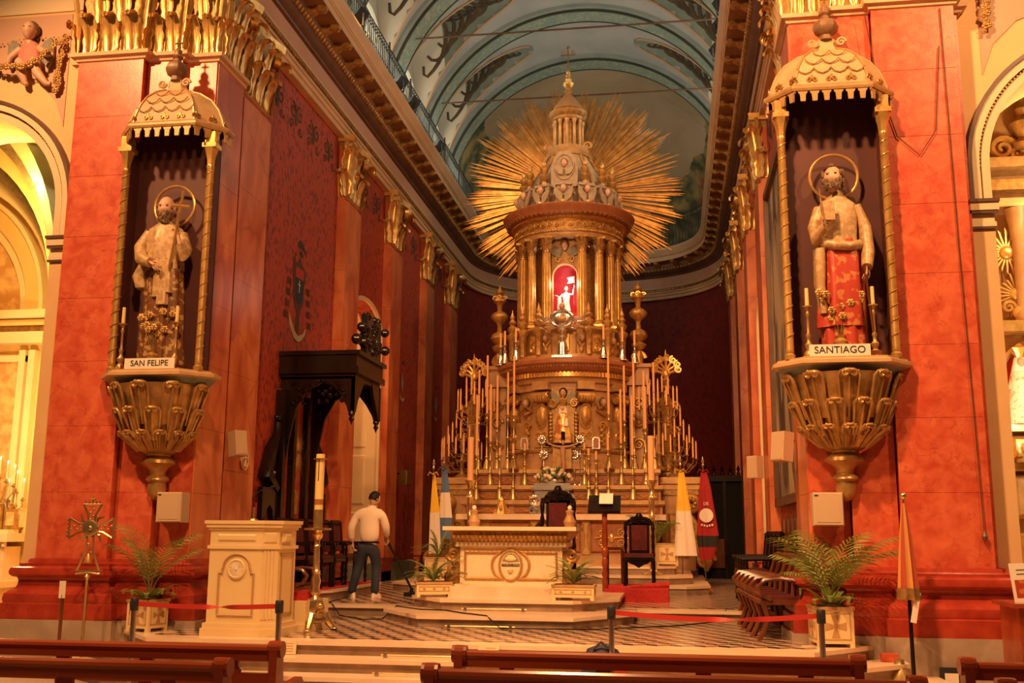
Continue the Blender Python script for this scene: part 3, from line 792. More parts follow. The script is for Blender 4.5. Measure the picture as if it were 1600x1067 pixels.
def dome_pt(u, z, inset=0.06):
    """point on the half dome: u in 0..1 along the plan"""
    ph = math.asin(min(0.99, max(0, (z - ZV) / 4.3))); f = u * (k - 1); i = min(int(f), k - 2); t = f - i
    x = dome_plan[i][0] * (1 - t) + dome_plan[i + 1][0] * t; y = dome_plan[i][1] * (1 - t) + dome_plan[i + 1][1] * t
    return Vector((x * math.cos(ph) * (1 - inset / 4), 29.75 + (y - 29.75) * math.cos(ph) * (1 - inset / 4), z))
mk('mural_red', (0.36, 0.09, 0.05), None, rough=0.9); mk('mural_white', (0.45, 0.38, 0.28), None, rough=0.9); mk('mural_green', (0.06, 0.11, 0.08), None, rough=0.9); mk('mural_skin', (0.35, 0.20, 0.12), None, rough=0.9)
for (u, z, ht, mt) in ((0.80, 12.15, 1.0, 'mural_red'), (0.78, 12.2, 0.9, 'mural_red'), (0.835, 11.85, 0.85, 'mural_white'), (0.855, 11.75, 0.8, 'mural_green'), (0.81, 12.75, 0.9, 'mural_red'), (0.20, 12.4, 1.0, 'mural_white'), (0.22, 12.0, 0.9, 'mural_red')):
    mb = MB(); ring = []
    for i in range(14):
        a = 2 * PI * i / 14; ring.append(dome_pt(u + 0.009 * math.cos(a) * (1 - 0.35 * math.sin(a)), z + ht / 2 * math.sin(a)))
    mb.add(ring, [tuple(range(14))]).build('mural_figure', mt, dome, False)
    mb = MB(); ring = [dome_pt(u + 0.0045 * math.cos(2 * PI * i / 10), z + ht / 2 + 0.1 + 0.11 * math.sin(2 * PI * i / 10), 0.07) for i in range(10)]
    mb.add(ring, [tuple(range(10))]).build('mural_figure', 'mural_skin', dome, False)
# ---- tie rods
for (y, z, lab) in ((23.0, 13.55, 'thin iron tie rod across the vault, nearer the nave'), (26.43, 13.35, 'thin iron tie rod across the vault, nearer the apse')):
    xr = math.sqrt(RR * RR - (z - ZV) ** 2)
    tag(MB().tube([(-xr, y, z), (xr, y, z)], 0.022, 6).build('tie_rod', 'cornice_dark', None), lab, 'tie rod', 'tie rods under the vault')
# ---- railing on the cornice
rail = thing('balcony_railing', 'wrought iron railing standing on the cornice and round the apse', 'railing', (0, 0, 11.02))
rp = [(-4.2, 13.0), (-4.2, 31.0)] + AP[1:-1] + [(4.2, 31.0)]
b0 = None
for i, (x, y, h) in enumerate(walk(rp, 0.52, 0.135, 0.1)):
    if b0 is None:
        mb = MB().tube([(0, 0, 0), (0, 0, 1.12)], 0.013, 4); mb.ell((0, 0, 0.62), (0.026, 0.026, 0.05), 6, 4); mb.ell((0, 0, 1.03), (0.03, 0.03, 0.03), 6, 4)
        b0 = mb.build('baluster', 'rail_iron', rail, True, loc=(x, y, 0))
    else: link_copy(b0, rail, (x, y, 0))
    if i % 14 == 0: MB().tube([(0, 0, 0), (0, 0, 1.28)], 0.026, 6).build('post', 'rail_iron', rail, True, loc=(x, y, 0))
rpt = [(x, y) for (x, y, h) in walk(rp, 0.52, 0.3, 0.0)]
for z, r_ in ((1.13, 0.026), (0.98, 0.012), (0.10, 0.014)): MB().tube([(x, y, z) for x, y in rpt], r_, 5).build('handrail', 'rail_iron', rail, True)

for s in (-1, 1):
    uw = bpy.data.objects['wall_left' if s < 0 else 'wall_right']
    for (y0, y1) in ((15.3, 18.9), (20.3, 22.3), (23.7, 25.8), (27.1, 28.8)):
        m_ = MB(); n = max(2, int((y1 - y0) / 0.85))
        for i in range(n):
            y = y0 + (y1 - y0) * (i + .5) / n
            for q in (-1, 1): m_.scroll((s * 4.195, y + q * 0.17, 9.0), 0.16, 1.3, 0.022, 'x', q, PI / 2 if q > 0 else PI / 2, 20, 4).scroll((s * 4.195, y + q * 0.22, 8.72), 0.1, 1.2, 0.018, 'x', -q, 0, 16, 4)
            m_.ell((s * 4.195, y, 8.9), (0.006, 0.07, 0.16), 8, 6)
        m_.v = [(s * (4.19 + (abs(x) - 4.195) * 0.2), y, z) for x, y, z in m_.v]; m_.build('painted_scroll', 'scroll_brown', uw, False)
# ================================================================ nave end walls and side chapels
AX, AZ, AR = 7.65, 6.15, 1.41
mk('relief_robe', (0.58, 0.22, 0.16), None, rough=0.7); mk('wing_grey', (0.22, 0.20, 0.15), (0.30, 0.27, 0.2), 20, 0.7)
def nave_wall(s):
    root = sroot('wall_nave_' + ('left' if s < 0 else 'right'), 'plastered end wall of the aisle with an arch into the side chapel, ' + ('with a cherub relief' if s < 0 else 'beside the desk'))
    arc = [(AX + AR * math.cos(PI - PI * i / 28), AZ + AR * math.sin(PI - PI * i / 28)) for i in range(29)]
    mb = MB()
    mb.prism([(s * x, z) for x, z in [(5.9, 0), (5.9, 12), (AX, 12), (AX, AZ + AR)] + [a for a in arc[13::-1]] + [(AX - AR, 0)]], 12.95, 13.9)
    mb.prism([(s * x, z) for x, z in [(AX, AZ + AR), (AX, 12), (15, 12), (15, 0), (AX + AR, 0)] + [a for a in arc[:14:-1]]], 12.95, 13.9)
    mb.build('panel', 'plaster_pink', root, False)
    # archivolt: bands
    def ring(r0, r1, y0, y1, nm, mt):
        mb = MB(); vs = []; fs = []; n = 32
        pts = []
        for i in range(n + 1):
            a = PI - PI * i / n; pts.append((math.cos(a), math.sin(a)))
        P0 = [(AX - r0, 5.7)] + [(AX + r0 * c, AZ + r0 * q) for c, q in pts] + [(AX + r0, 5.7)]
        P1 = [(AX - r1, 5.7)] + [(AX + r1 * c, AZ + r1 * q) for c, q in pts] + [(AX + r1, 5.7)]
        K = len(P0)
        for (a, b) in zip(P0, P1):
            vs += [(s * a[0], y1, a[1]), (s * a[0], y0, a[1]), (s * b[0], y0, b[1]), (s * b[0], y1, b[1])]
        for i in range(K - 1):
            for e in range(3): fs.append((i * 4 + e, (i + 1) * 4 + e, (i + 1) * 4 + e + 1, i * 4 + e + 1))
        mb.add(vs, fs).build(nm, mt, root, True, 0.5)
    ring(AR - 0.0, AR + 0.10, 12.90, 13.0, 'archivolt', 'plaster_cream')
    ring(AR + 0.13, AR + 0.22, 12.86, 13.0, 'archivolt', 'plaster_cream')
    ring(AR + 0.22, AR + 0.27, 12.84, 13.0, 'archivolt', 'cornice_dark')
    eg = MB(); n = 96
    for i in range(n + 1):
        a = PI * i / n; eg.at((s * (AX - (AR + .115) * math.cos(a)), 12.93, AZ + (AR + .115) * math.sin(a)), 0, 0, s * (-PI / 2 + a) if s > 0 else (PI / 2 - a)); eg.box(-0.013, -0.03, -0.012, 0.013, 0.0, 0.012)
    eg.build('bead_row', 'dark_gold', root, False, kind='stuff')
    # jamb pilaster and impost
    MB().box(s * 5.985, 12.90, 0, s * 6.245, 13.0, 5.35).build('jamb', 'plaster_pink', root, False)
    mb = MB()
    mb.box(s * 5.97, 12.88, 5.35, s * 6.26, 13.9, 5.42); mb.box(s * 5.985, 12.9, 5.42, s * 6.245, 13.9, 5.52)
    mb.build('impost', 'plaster_cream', root, False)
    mb = MB(); mb.box(s * 5.95, 12.85, 5.52, s * 6.28, 13.92, 5.56); mb.box(s * 5.95, 12.82, 5.66, s * 6.30, 13.92, 5.70); mb.box(s * 5.96, 12.87, 5.33, s * 6.27, 13.9, 5.36); mb.build('impost_band', 'cornice_dark', root, False)
    MB().box(s * 5.96, 12.84, 5.56, s * 6.29, 13.9, 5.66).build('impost_cap', 'plaster_cream', root, False)
    # spandrel frame strip
    MB().box(s * 5.9, 12.93, 9.15, s * 12, 13.0, 9.4).build('string_course', 'plaster_cream', root, False)
    mb = MB(); mb.prism([(s * x, z) for x, z in [(6.25, 9.1), (6.25, 7.35), (6.4, 7.75), (6.7, 8.05), (7.1, 8.2), (7.65, 8.27), (8.2, 8.2), (8.9, 7.75), (9.05, 7.35), (9.05, 9.1)]], 12.935, 12.96); mb.build('spandrel_panel', 'frieze_pink', root, False)
    return root
nave_wall(-1); nave_wall(1)

# ---- generic head, used for saints, cherubs and people (faces -Y)
def head_geo(mb, c, s, yaw=0.0, pitch=0.0, nu=22, nv=18, hollow=0.0):
    R_ = Matrix.Translation(c) @ Matrix.Rotation(yaw, 4, 'Z') @ Matrix.Rotation(pitch, 4, 'X')
    old = mb.m; mb.m = old @ R_
    t = MB(); t.ell((0, 0, 0), (1, 1, 1), nu, nv); vs = []
    for (x, y, z) in t.v:
        X, Y, Z = x * 0.76, y * 0.93, z * 1.14
        if z < 0: X *= 1 + 0.24 * z; Y *= 1 + (0.10 * z if y < 0 else 0.25 * z)
        if y < -0.2:
            g = lambda cx, cz, wx, wz: math.exp(-((x - cx) / wx) ** 2 - ((z - cz) / wz) ** 2)
            Y += 0.12 * (g(0.34, 0.10, 0.2, 0.14) + g(-0.34, 0.10, 0.2, 0.14))
            Y -= 0.30 * g(0, -0.14, 0.13, 0.13) + 0.14 * g(0, 0.06, 0.11, 0.2)
            Y -= 0.06 * (g(0.3, 0.27, 0.22, 0.07) + g(-0.3, 0.27, 0.22, 0.07))
            Y -= 0.07 * g(0, -0.46, 0.2, 0.05) - 0.05 * g(0, -0.53, 0.25, 0.04) + 0.09 * g(0, -0.66, 0.2, 0.1)
            Y -= 0.06 * (g(0.42, -0.2, 0.2, 0.2) + g(-0.42, -0.2, 0.2, 0.2)) - hollow
        vs.append((X * s, Y * s, Z * s))
    mb.add(vs, t.f)
    for sg in (-1, 1): mb.ell((sg * 0.75 * s, 0.05 * s, -0.02 * s), (0.08 * s, 0.17 * s, 0.24 * s), 6, 6)
    mb.m = old
    return R_
def eyes_geo(mb, R_, s):
    old = mb.m; mb.m = old @ R_
    for sg in (-1, 1): mb.ell((sg * 0.28 * s, -0.745 * s, 0.10 * s), (0.085 * s, 0.05 * s, 0.035 * s), 8, 5)
    for sg in (-1, 1): mb.box(sg * 0.15 * s, -0.86 * s, 0.235 * s, sg * 0.42 * s, -0.76 * s, 0.262 * s)
    mb.m = old
def hand_geo(mb, wrist, direction, up, L=0.19, curl=0.9, side=1):
    """palm and five fingers; direction points to the fingertips, up is the back of the hand"""
    d = Vector(direction).normalized(); u = Vector(up); u = (u - d * u.dot(d)).normalized(); w_ = d.cross(u) * side
    P = Vector(wrist); k = L / 0.19
    pts = []
    def q(a, b, c): return P + d * a * k + w_ * b * k + u * c * k
    mb.tube([q(-0.02, 0, 0), q(0.03, 0, 0.002), q(0.07, 0, 0.004), q(0.095, 0, 0.002)], [0.026 * k, 0.038 * k, 0.043 * k, 0.036 * k], 8, True, 0.5)
    for i, (b, ln) in enumerate(((-0.032, 0.078), (-0.011, 0.09), (0.011, 0.084), (0.031, 0.066))):
        a0 = 0.088; pp = [q(a0, b, 0)]; ang = 0.0; A, Cc = a0, 0.0
        for sg in (0.42, 0.33, 0.25):
            ang += curl * 0.62; A += math.cos(ang) * ln * sg; Cc -= math.sin(ang) * ln * sg; pp.append(q(A, b * (1 + 0.06), Cc))
        mb.tube(pp, [0.0105 * k, 0.0105 * k, 0.0095 * k, 0.007 * k], 6)
    mb.tube([q(0.015, -0.03, -0.004), q(0.045, -0.055, -0.014), q(0.072, -0.062, -0.026), q(0.095, -0.058, -0.034)], [0.014 * k, 0.013 * k, 0.011 * k, 0.008 * k], 6)

# ---- cherub relief and garlands on the nave walls
def garland(pts, n, r, nm, parent, mat='old_gold', seed=1):
    rr = random.Random(seed); f0 = None
    P = [Vector(p) for p in pts]
    L = [0]
    for i in range(len(P) - 1): L.append(L[-1] + (P[i + 1] - P[i]).length)
    fl = MB()
    for a in range(5): t = a * 2 * PI / 5; fl.ell((0.5 * math.cos(t), -0.25, 0.5 * math.sin(t)), (0.42, 0.25, 0.42), 6, 4)
    fl.ell((0, -0.45, 0), 0.3, 6, 4)
    for i in range(n):
        t = L[-1] * i / max(1, n - 1); k = 0
        while k < len(P) - 2 and L[k + 1] < t: k += 1
        f = (t - L[k]) / max(1e-6, L[k + 1] - L[k]); q = P[k].lerp(P[k + 1], min(1, f))
        q = q + Vector((rr.uniform(-1, 1) * r * 0.5, rr.uniform(-0.3, 0) * r, rr.uniform(-1, 1) * r * 0.5))
        if f0 is None: f0 = o = fl.build('flower', mat, parent, True, 1.2)
        else: o = link_copy(f0, parent)
        o.location = q; z = r * rr.uniform(0.7, 1.15); o.scale = (z, z, z); o.rotation_euler = (0, rr.uniform(0, 6), 0)
cr = thing('cherub_relief', 'painted cherub in a pink tunic holding a gilt flower garland', 'relief', (-6.83, 12.93, 0))
mb = MB(); R_ = head_geo(mb, (0, -0.13, 8.80), 0.125, 0.2, 0); mb.tube([(0, -0.09, 8.66), (0, -0.09, 8.6)], 0.06, 8)
mb.tube([(-0.13, -0.08, 8.35), (-0.05, -0.16, 8.2), (-0.02, -0.10, 8.02), (0.02, -0.1, 7.98)], [0.085, 0.075, 0.05, 0.03], 8); mb.tube([(0.1, -0.08, 8.35), (0.2, -0.16, 8.14), (0.32, -0.10, 7.98), (0.4, -0.1, 7.97)], [0.085, 0.07, 0.045, 0.03], 8)
mb.tube([(0.15, -0.08, 8.55), (0.3, -0.14, 8.42), (0.42, -0.12, 8.42)], [0.055, 0.045, 0.03], 8); mb.tube([(-0.15, -0.08, 8.55), (-0.26, -0.14, 8.4), (-0.3, -0.12, 8.3)], [0.055, 0.045, 0.03], 8)
mb.build('body', 'skin', cr, True, 1.0)
mb = MB(); eyes_geo(mb, R_, 0.125); mb.build('eyes', 'hair', cr, True)
mb = MB(); mb.ell((0, -0.07, 8.85), (0.115, 0.10, 0.13), 12, 8); mb.build('hair', 'beard', cr, True)
MB().loft([(0, -0.05, 8.28, 0.21, 0.10, 0.05, 7, 0), (0, -0.06, 8.42, 0.18, 0.11, 0.04, 7, 0.4), (0, -0.06, 8.60, 0.15, 0.09, 0.02, 7, 0.8), (0, -0.06, 8.66, 0.07, 0.06, 0, 7, 1)], 28).build('tunic', 'relief_robe', cr, True, 1)
for sg in (-1, 1):
    MB().prism([(sg * x, z) for x, z in ((0.12, 8.5), (0.2, 8.66), (0.3, 8.72), (0.36, 8.62), (0.37, 8.42), (0.3, 8.25), (0.24, 8.3), (0.17, 8.4))], -0.06, -0.01).build('wing', 'wing_grey', cr, False)
gd = thing('flower_garland', 'gilt flower swag with a long pendant, in the cherub\'s hands', 'garland', (-6.83, 12.93, 0))
garland([(-0.8, -0.08, 8.55), (-0.5, -0.12, 8.28), (-0.2, -0.2, 8.2), (0.1, -0.22, 8.23), (0.32, -0.2, 8.38), (0.5, -0.1, 8.62)], 26, 0.06, 'flower', gd, seed=3)
garland([(0.5, -0.05, 8.5), (0.49, -0.06, 8.2), (0.48, -0.05, 7.9)], 20, 0.055, 'flower', gd, seed=4)
MB().scroll((0.52, -0.04, 8.72), 0.055, 1.5, 0.015).tube([(0.5, -0.03, 8.66), (0.45, -0.04, 8.52)], 0.014).tube([(0.54, -0.03, 8.66), (0.55, -0.04, 8.5)], 0.014).build('bow', 'old_gold', gd, True)
garland([(-0.8, -0.03, 8.7), (-0.5, -0.03, 8.66), (-0.2, -0.03, 8.72), (0.2, -0.03, 8.72), (0.48, -0.03, 8.72)], 20, 0.022, 'flower', gd, seed=5)
gd = thing('flower_garland', 'gilt flower pendant hanging on the wall above the chapel arch by the umbrella', 'garland', (6.33, 12.93, 0))
garland([(0, -0.05, 8.7), (0, -0.06, 8.3), (-0.01, -0.05, 7.92)], 26, 0.055, 'flower', gd, seed=6)
mk('stain_green', (0.20, 0.20, 0.12), None, rough=0.8)

# ---- chapel behind the cherub wall: niche, altar, candles
mk('panel_paint', (0.62, 0.30, 0.12), (0.80, 0.50, 0.22), 5, 0.7, detail=5, contrast=(0.42, 0.6))
mk('arch_dark', (0.10, 0.06, 0.03), (0.16, 0.11, 0.05), 12, 0.7)
ch = sroot('wall_chapel_left', 'yellow altar wall of the side chapel with a painted arched panel')
CY = 16.5
MB().box(-14, CY, 0, -6.4, CY + 0.2, 11).build('panel', 'plaster_yellow', ch, False)
MB().box(-6.42, 13.9, 0, -6.35, CY, 11).build('panel', 'plaster_yellow', ch, False)
MB().box(-14, 13.9, 10.5, -6.3, CY + .2, 10.6).build('panel', 'plaster_cream', ch, False)
cx, cz = -10.6, 5.45
def arch_band(r0, r1, y0, nm, mt, zb=None):
    n = 30; vs = []; fs = []
    for i in range(n + 1):
        a = PI * i / n
        for (r, y) in ((r0, CY), (r0, y0), (r1, y0), (r1, CY)): vs.append((cx + r * math.cos(a), y, cz + r * math.sin(a) * 1.12))
    for i in range(n):
        for e in range(3): fs.append((i * 4 + e, (i + 1) * 4 + e, (i + 1) * 4 + e + 1, i * 4 + e + 1))
    MB().add(vs, fs).build(nm, mt, ch, True, 0.5)
arch_band(1.55, 1.70, CY - 0.10, 'arch_moulding', 'plaster_cream'); arch_band(1.70, 1.98, CY - 0.16, 'arch_moulding', 'plaster_yellow'); arch_band(1.98, 2.05, CY - 0.22, 'arch_moulding', 'plaster_cream')
n = 24; MB().prism([(cx + 1.56 * math.cos(PI * i / n), cz + 1.56 * 1.12 * math.sin(PI * i / n)) for i in range(n + 1)], CY - 0.05, CY).build('painted_panel', 'panel_paint', ch, False)
for (z, h, d, mt) in ((5.30, 0.14, 0.30, 'plaster_cream'), (5.18, 0.10, 0.22, 'plaster_yellow'), (5.08, 0.09, 0.17, 'dark_gold'), (4.86, 0.2, 0.24, 'plaster_cream')): MB().box(-13, CY - d, z, -8.45 + d * 0.4, CY, z + h).build('entablature', mt, ch, False)
MB().box(-12.2, CY - 0.08, 1.7, -8.95, CY, 4.6).build('painted_panel', 'panel_paint', ch, False)
for x in (-8.9, -8.72): MB().box(x - 0.06, CY - 0.14, 1.7, x + 0.06, CY, 4.75).build('frame', 'plaster_cream', ch, False)
MB().box(-12.2, CY - 0.12, 4.55, -8.84, CY, 4.66).build('frame', 'plaster_cream', ch, False)
# vault bands of the chapel
for i, (r, mt) in enumerate(((2.35, 'plaster_cream'), (2.6, 'arch_dark'), (2.85, 'plaster_yellow'), (3.15, 'arch_dark'), (3.4, 'plaster_cream'), (3.75, 'vault_teal'))):
    n = 30; vs = []; fs = []; y0 = CY - 0.05 - 0.42 * i
    for k in range(n + 1):
        a = PI * k / n
        for (rr, y) in ((r, y0), (r, y0 - 0.42), (r + 0.3, y0 - 0.42)): vs.append((cx + rr * math.cos(a), y, cz + rr * math.sin(a)))
    for k in range(n):
        for e in range(2): fs.append((k * 3 + e, (k + 1) * 3 + e, (k + 1) * 3 + e + 1, k * 3 + e + 1))
    MB().add(vs, fs).build('vault_band', mt, ch, True, 0.5)
MB().add([(-8.55, CY - 0.18, 6.5), (-8.2, CY - 0.18, 6.5), (-8.2, CY - 0.18, 7.6), (-9.0, CY - 0.18, 7.6)], [(0, 1, 2, 3)]).build('spandrel', 'arch_dark', ch, False)
ca = thing('chapel_altar', 'white marble side altar with a toothed cornice, behind the cherub wall', 'altar', (-9.4, 15.9, 0))
MB().box(-1.2, -0.1, 0, 0.72, 0.55, 0.72).box(-1.2, -0.2, 0.72, 0.85, 0.55, 0.82).build('mensa', 'cream_marble', ca, False)
MB().box(-1.2, 0.1, 0.82, 0.75, 0.55, 1.38).build('body', 'cream_marble', ca, False)
MB().box(-1.2, 0.0, 1.46, 0.85, 0.55, 1.60).build('cornice', 'cream_marble', ca, False)
dn = MB()
for i in range(22): dn.box(-1.1 + i * 0.088, 0.03, 1.38, -1.06 + i * 0.088, 0.1, 1.46)
dn.build('dentils', 'cream_marble', ca, False)
MB().box(-1.0, -0.11, 0.1, 0.5, -0.09, 0.62).build('panel', 'green_stone', ca, False); MB().box(-1.0, 0.08, 0.9, 0.4, 0.1, 1.32).build('panel', 'green_stone', ca, False)
sh = MB(); sh.box(-1.2, 0.15, 1.60, 0.75, 0.45, 1.66); sh.build('shelf', 'cream_marble', ca, False)
def branch_candelabra(label, loc, n, h, cat='candelabrum', mat='old_brass', wax='wax', group=None, spread=0.28, ch_=0.28):
    t = thing('candelabrum', label, cat, loc, 0, group)
    MB().lathe([(0.11, 0), (0.12, 0.03), (0.05, 0.07), (0.03, 0.14), (0.05, 0.2), (0.025, 0.26), (0.022, h * 0.6), (0.045, h * 0.66), (0.02, h * 0.72), (0.02, h)], 10).build('stem', mat, t, True)
    a0 = c0 = None
    for i in range(n):
        x = spread * (2 * i / (n - 1) - 1) if n > 1 else 0; z = h - 0.14 * abs(x) / max(spread, .01)
        MB().tube([(0, 0, h * 0.6), (x * 0.5, 0, h * 0.52), (x, 0, z - 0.1), (x, 0, z)], 0.011, 5).lathe([(0.01, z - 0.02), (0.04, z), (0.042, z + 0.015), (0.016, z + 0.02), (0.016, z + 0.05)], 8, (x, 0, 0)).build('arm', mat, t, True)
        MB().cyl((x, 0, z + 0.03), 0.016, ch_, 8).build('candle', wax, t, True)
        MB().ell((x, 0, z + ch_ + 0.06), (0.014, 0.014, 0.035), 6, 5).build('flame', 'flame_bulb', t, True)
    return t
branch_candelabra('branched brass candelabrum with lit bulbs, on the side altar behind the cherub wall', (-9.0, 15.75 + 0.45, 1.665), 5, 0.85)
branch_candelabra('small brass candelabrum at the outer end of the side altar behind the cherub wall', (-8.75, 15.72 + 0.6, 1.665), 3, 0.62, spread=0.14)
for i in range(3):
    t = thing('relic_icon', ('tallest', 'middle', 'shortest')[i] + ' of three gilt icons on the side altar behind the cherub wall', 'icon', (-9.25 + i * 0.26, 16.2, 1.665), 0, 'relic frames on the side altar')
    h = (0.55, 0.42, 0.34)[i]
    MB().box(-0.11, 0, 0, 0.11, 0.05, h).build('backboard', 'old_gold', t, False); MB().box(-0.07, -0.012, 0.06, 0.07, 0.0, h - 0.06).build('picture', 'panel_paint', t, False); MB().scroll((0, 0.02, h + 0.04), 0.05, 1.2, 0.02).build('crest', 'old_gold', t, True)
t = thing('vase', 'cut glass cylinder vase on the lower ledge of the side altar', 'vase', (-8.74, 15.83, 0.825))
MB().lathe([(0.07, 0), (0.075, 0.02), (0.085, 0.36), (0.09, 0.37), (0.08, 0.36), (0.07, 0.03)], 16, flute=0.03, fn=16).build('glass', 'steel', t, True)
t = thing('flower_bouquet', 'red flowers in a low bunch beside the glass vase on the side altar', 'flowers', (-8.98, 15.83, 0.825))
mk('petal_red', (0.55, 0.02, 0.02), None, rough=0.6)
rr = random.Random(5); f0 = None
MB().lathe([(0.05, 0), (0.07, 0.1), (0.06, 0.12)], 10).build('pot', 'old_brass', t, True)
for i in range(14):
    p = (rr.uniform(-0.16, 0.16), rr.uniform(-0.08, 0.08), 0.08 + rr.random() * 0.3)
    if f0 is None: f0 = MB().ell((0, 0, 0), (0.035, 0.035, 0.03), 8, 5).build('flower', 'petal_red', t, True, loc=p)
    else: link_copy(f0, t, p)
    if i % 2: MB().acanthus(0.05, 0.16, 0.05, 0.03, nz=5, nx=2).build('leaf', 'leaf_green', t, True, loc=(p[0], p[1], p[2] - 0.1), rz=rr.uniform(0, 6))

# ---- chapel behind the umbrella pier: gilt altarpiece with the crowned Virgin
ch = sroot('wall_chapel_right', 'shadowed back wall of the gilt chapel')
MB().box(6.3, 16.2, 0, 14, 16.4, 11).build('panel', 'plaster_pink', ch, False); MB().box(6.3, 13.9, 0, 6.36, 16.2, 11).build('panel', 'plaster_yellow', ch, False); MB().box(6.3, 13.9, 10.5, 14, 16.4, 10.6).build('panel', 'vault_teal', ch, False)
rt = thing('gilt_altarpiece', 'tall gilt altarpiece with columns and scrolls around a red niche', 'altarpiece', (7.9, 15.5, 0))
MB().box(-0.95, 0.25, 0, 1.6, 0.6, 8.2).build('backboard', 'altar_stone', rt, False)
MB().box(-1.0, 0.0, 0, 1.6, 0.3, 1.0).build('base', 'cream_marble', rt, False)
for (z0, z1, d, mt) in ((2.55, 2.66, -0.12, 'gold'), (3.1, 3.2, -0.15, 'gold'), (4.52, 4.68, -0.14, 'gold'), (6.38, 6.5, -0.1, 'gilt_cream'), (6.62, 6.78, -0.14, 'old_gold'), (6.95, 7.1, -0.2, 'gilt_cream')): MB().box(-1.05, d, z0, 1.6, 0.3, z1).build('cornice', mt, rt, False)
for i in range(8): MB().scroll((-0.8 + i * 0.2, 0.22, 6.88 - 0.18), 0.06, 1.4, 0.016).build('scroll', 'gold', rt, True)
for x in (-0.62, -0.2, 0.5): MB().scroll((x, 0.15, 7.35), 0.19, 1.7, 0.05, sgn=1 if x < 0 else -1).build('scroll', 'gold', rt, True); MB().scroll((x + 0.22, 0.15, 7.28), 0.12, 1.5, 0.04, sgn=-1).build('scroll', 'gold', rt, True)
MB().lathe([(0.16, 0), (0.2, 0.1), (0.1, 0.2), (0.2, 0.35), (0.22, 0.42), (0.08, 0.55), (0.12, 0.65), (0.04, 0.8), (0.05, 0.9), (0, 1.0)], 12, (-0.3, 0.15, 7.3)).build('urn', 'old_gold', rt, True)
for x in (-0.55, -0.3, 0.9):
    MB().lathe([(0.13, 4.68), (0.13, 4.8), (0.1, 4.85), (0.095, 5.9), (0.11, 5.92), (0.12, 6.1), (0.16, 6.36)], 14, (x, 0.0, 0), flute=0.05, fn=12).build('column', 'altar_stone' if x < -0.4 else 'old_gold', rt, True)
# statue niche
n = 16; MB().prism([(-0.86, 3.2), (0.3, 3.2)] + [(-0.28 + 0.58 * math.cos(PI * i / n), 3.95 + 0.45 * math.sin(PI * i / n)) for i in range(n + 1)], 0.15, 0.24).build('niche', 'niche_red', rt, False)
MB().tube([(-0.28 + 0.62 * math.cos(PI * i / n), 0.12, 3.95 + 0.48 * math.sin(PI * i / n)) for i in range(n + 1)], 0.05, 6).build('niche_arch', 'gilt_cream', rt, True)
for k in range(2):
    sb = sub('sunburst', rt, (-0.72 + k * 0.1, 0.05, 5.72 - k * 0.62)); rr = random.Random(k)
    r0 = None
    for i in range(22):
        a = PI * 2 * i / 22; o = MB().prism([(-0.012, 0.08), (0.012, 0.08), (0.02, 0.3), (0, 0.34)], -0.01, 0.01).build('ray', 'gold', sb, False) if r0 is None else link_copy(r0, sb)
        r0 = r0 or o; o.rotation_euler = (0, a, 0); z = rr.uniform(0.75, 1.15); o.scale = (1, 1, z)
    MB().ell((0, -0.02, 0), (0.1, 0.05, 0.1), 12, 8).build('boss', 'gold', sb, True)
cart = MB().ell((-0.55, 0.0, 4.82), (0.17, 0.08, 0.14), 12, 8); cart.scroll((-0.76, 0, 4.9), 0.09, 1.5, 0.03).scroll((-0.34, 0, 4.9), 0.09, 1.5, 0.03, sgn=-1).scroll((-0.55, 0, 5.04), 0.08, 1.3, 0.03); cart.build('cartouche', 'gold', rt, True)
MB().bev(-0.86, 0.02, 2.72, -0.2, 0.26, 3.05, 0.05).bev(-0.86, 0.02, 1.3, 0.2, 0.26, 1.7, 0.05).build('panel', 'gold', rt, False)
MB().bev(-0.9, -0.02, 1.9, -0.3, 0.25, 2.5, 0.06).scroll((-0.6, -0.04, 2.2), 0.16, 1.8, 0.03).build('relief_panel', 'gilt_cream', rt, True)
vg = thing('virgin_statue', 'small Virgin in a white embroidered gown and crown in the gilt chapel niche', 'statue', (7.08 + 0.12, 15.42, 3.2))
mk('gown_white', (0.75, 0.66, 0.55), (0.55, 0.38, 0.20), 16, 0.6, contrast=(0.52, 0.62))
MB().loft([(0, 0, 0, 0.25, 0.16, 0.03, 9, 0), (0, 0, 0.25, 0.22, 0.14, 0.03, 9, 0.2), (0, 0, 0.55, 0.16, 0.11, 0.02, 9, 0.4), (0, 0, 0.72, 0.14, 0.09, 0.01, 9, 0.4), (0, 0, 0.78, 0.05, 0.05, 0, 9, 0)], 30).build('gown', 'gown_white', vg, True, 1)
mb = MB(); R_ = head_geo(mb, (0, -0.02, 0.87), 0.07); mb.build('head', 'skin', vg, True, 1)
MB().loft([(0, 0.02, 0.5, 0.19, 0.12, 0.02, 6, 0), (0, 0.03, 0.8, 0.11, 0.09, 0, 6, 0), (0, 0.03, 0.95, 0.07, 0.06, 0, 6, 0)], 20).build('veil', 'white_cloth', vg, True, 1)
MB().lathe([(0.05, 0.95), (0.07, 1.0), (0.12, 1.08), (0.07, 1.1), (0.02, 1.15)], 10, flute=0.2, fn=5).build('crown', 'gold', vg, True)
for sg in (-1, 1):
    t = branch_candelabra('%s of two brass candle brackets with pale bulbs below the white Virgin' % ('left' if sg < 0 else 'right'), (7.12 + (0 if sg < 0 else 0.2), 15.28, 2.66), 2, 0.22, spread=0.07, ch_=0.1)
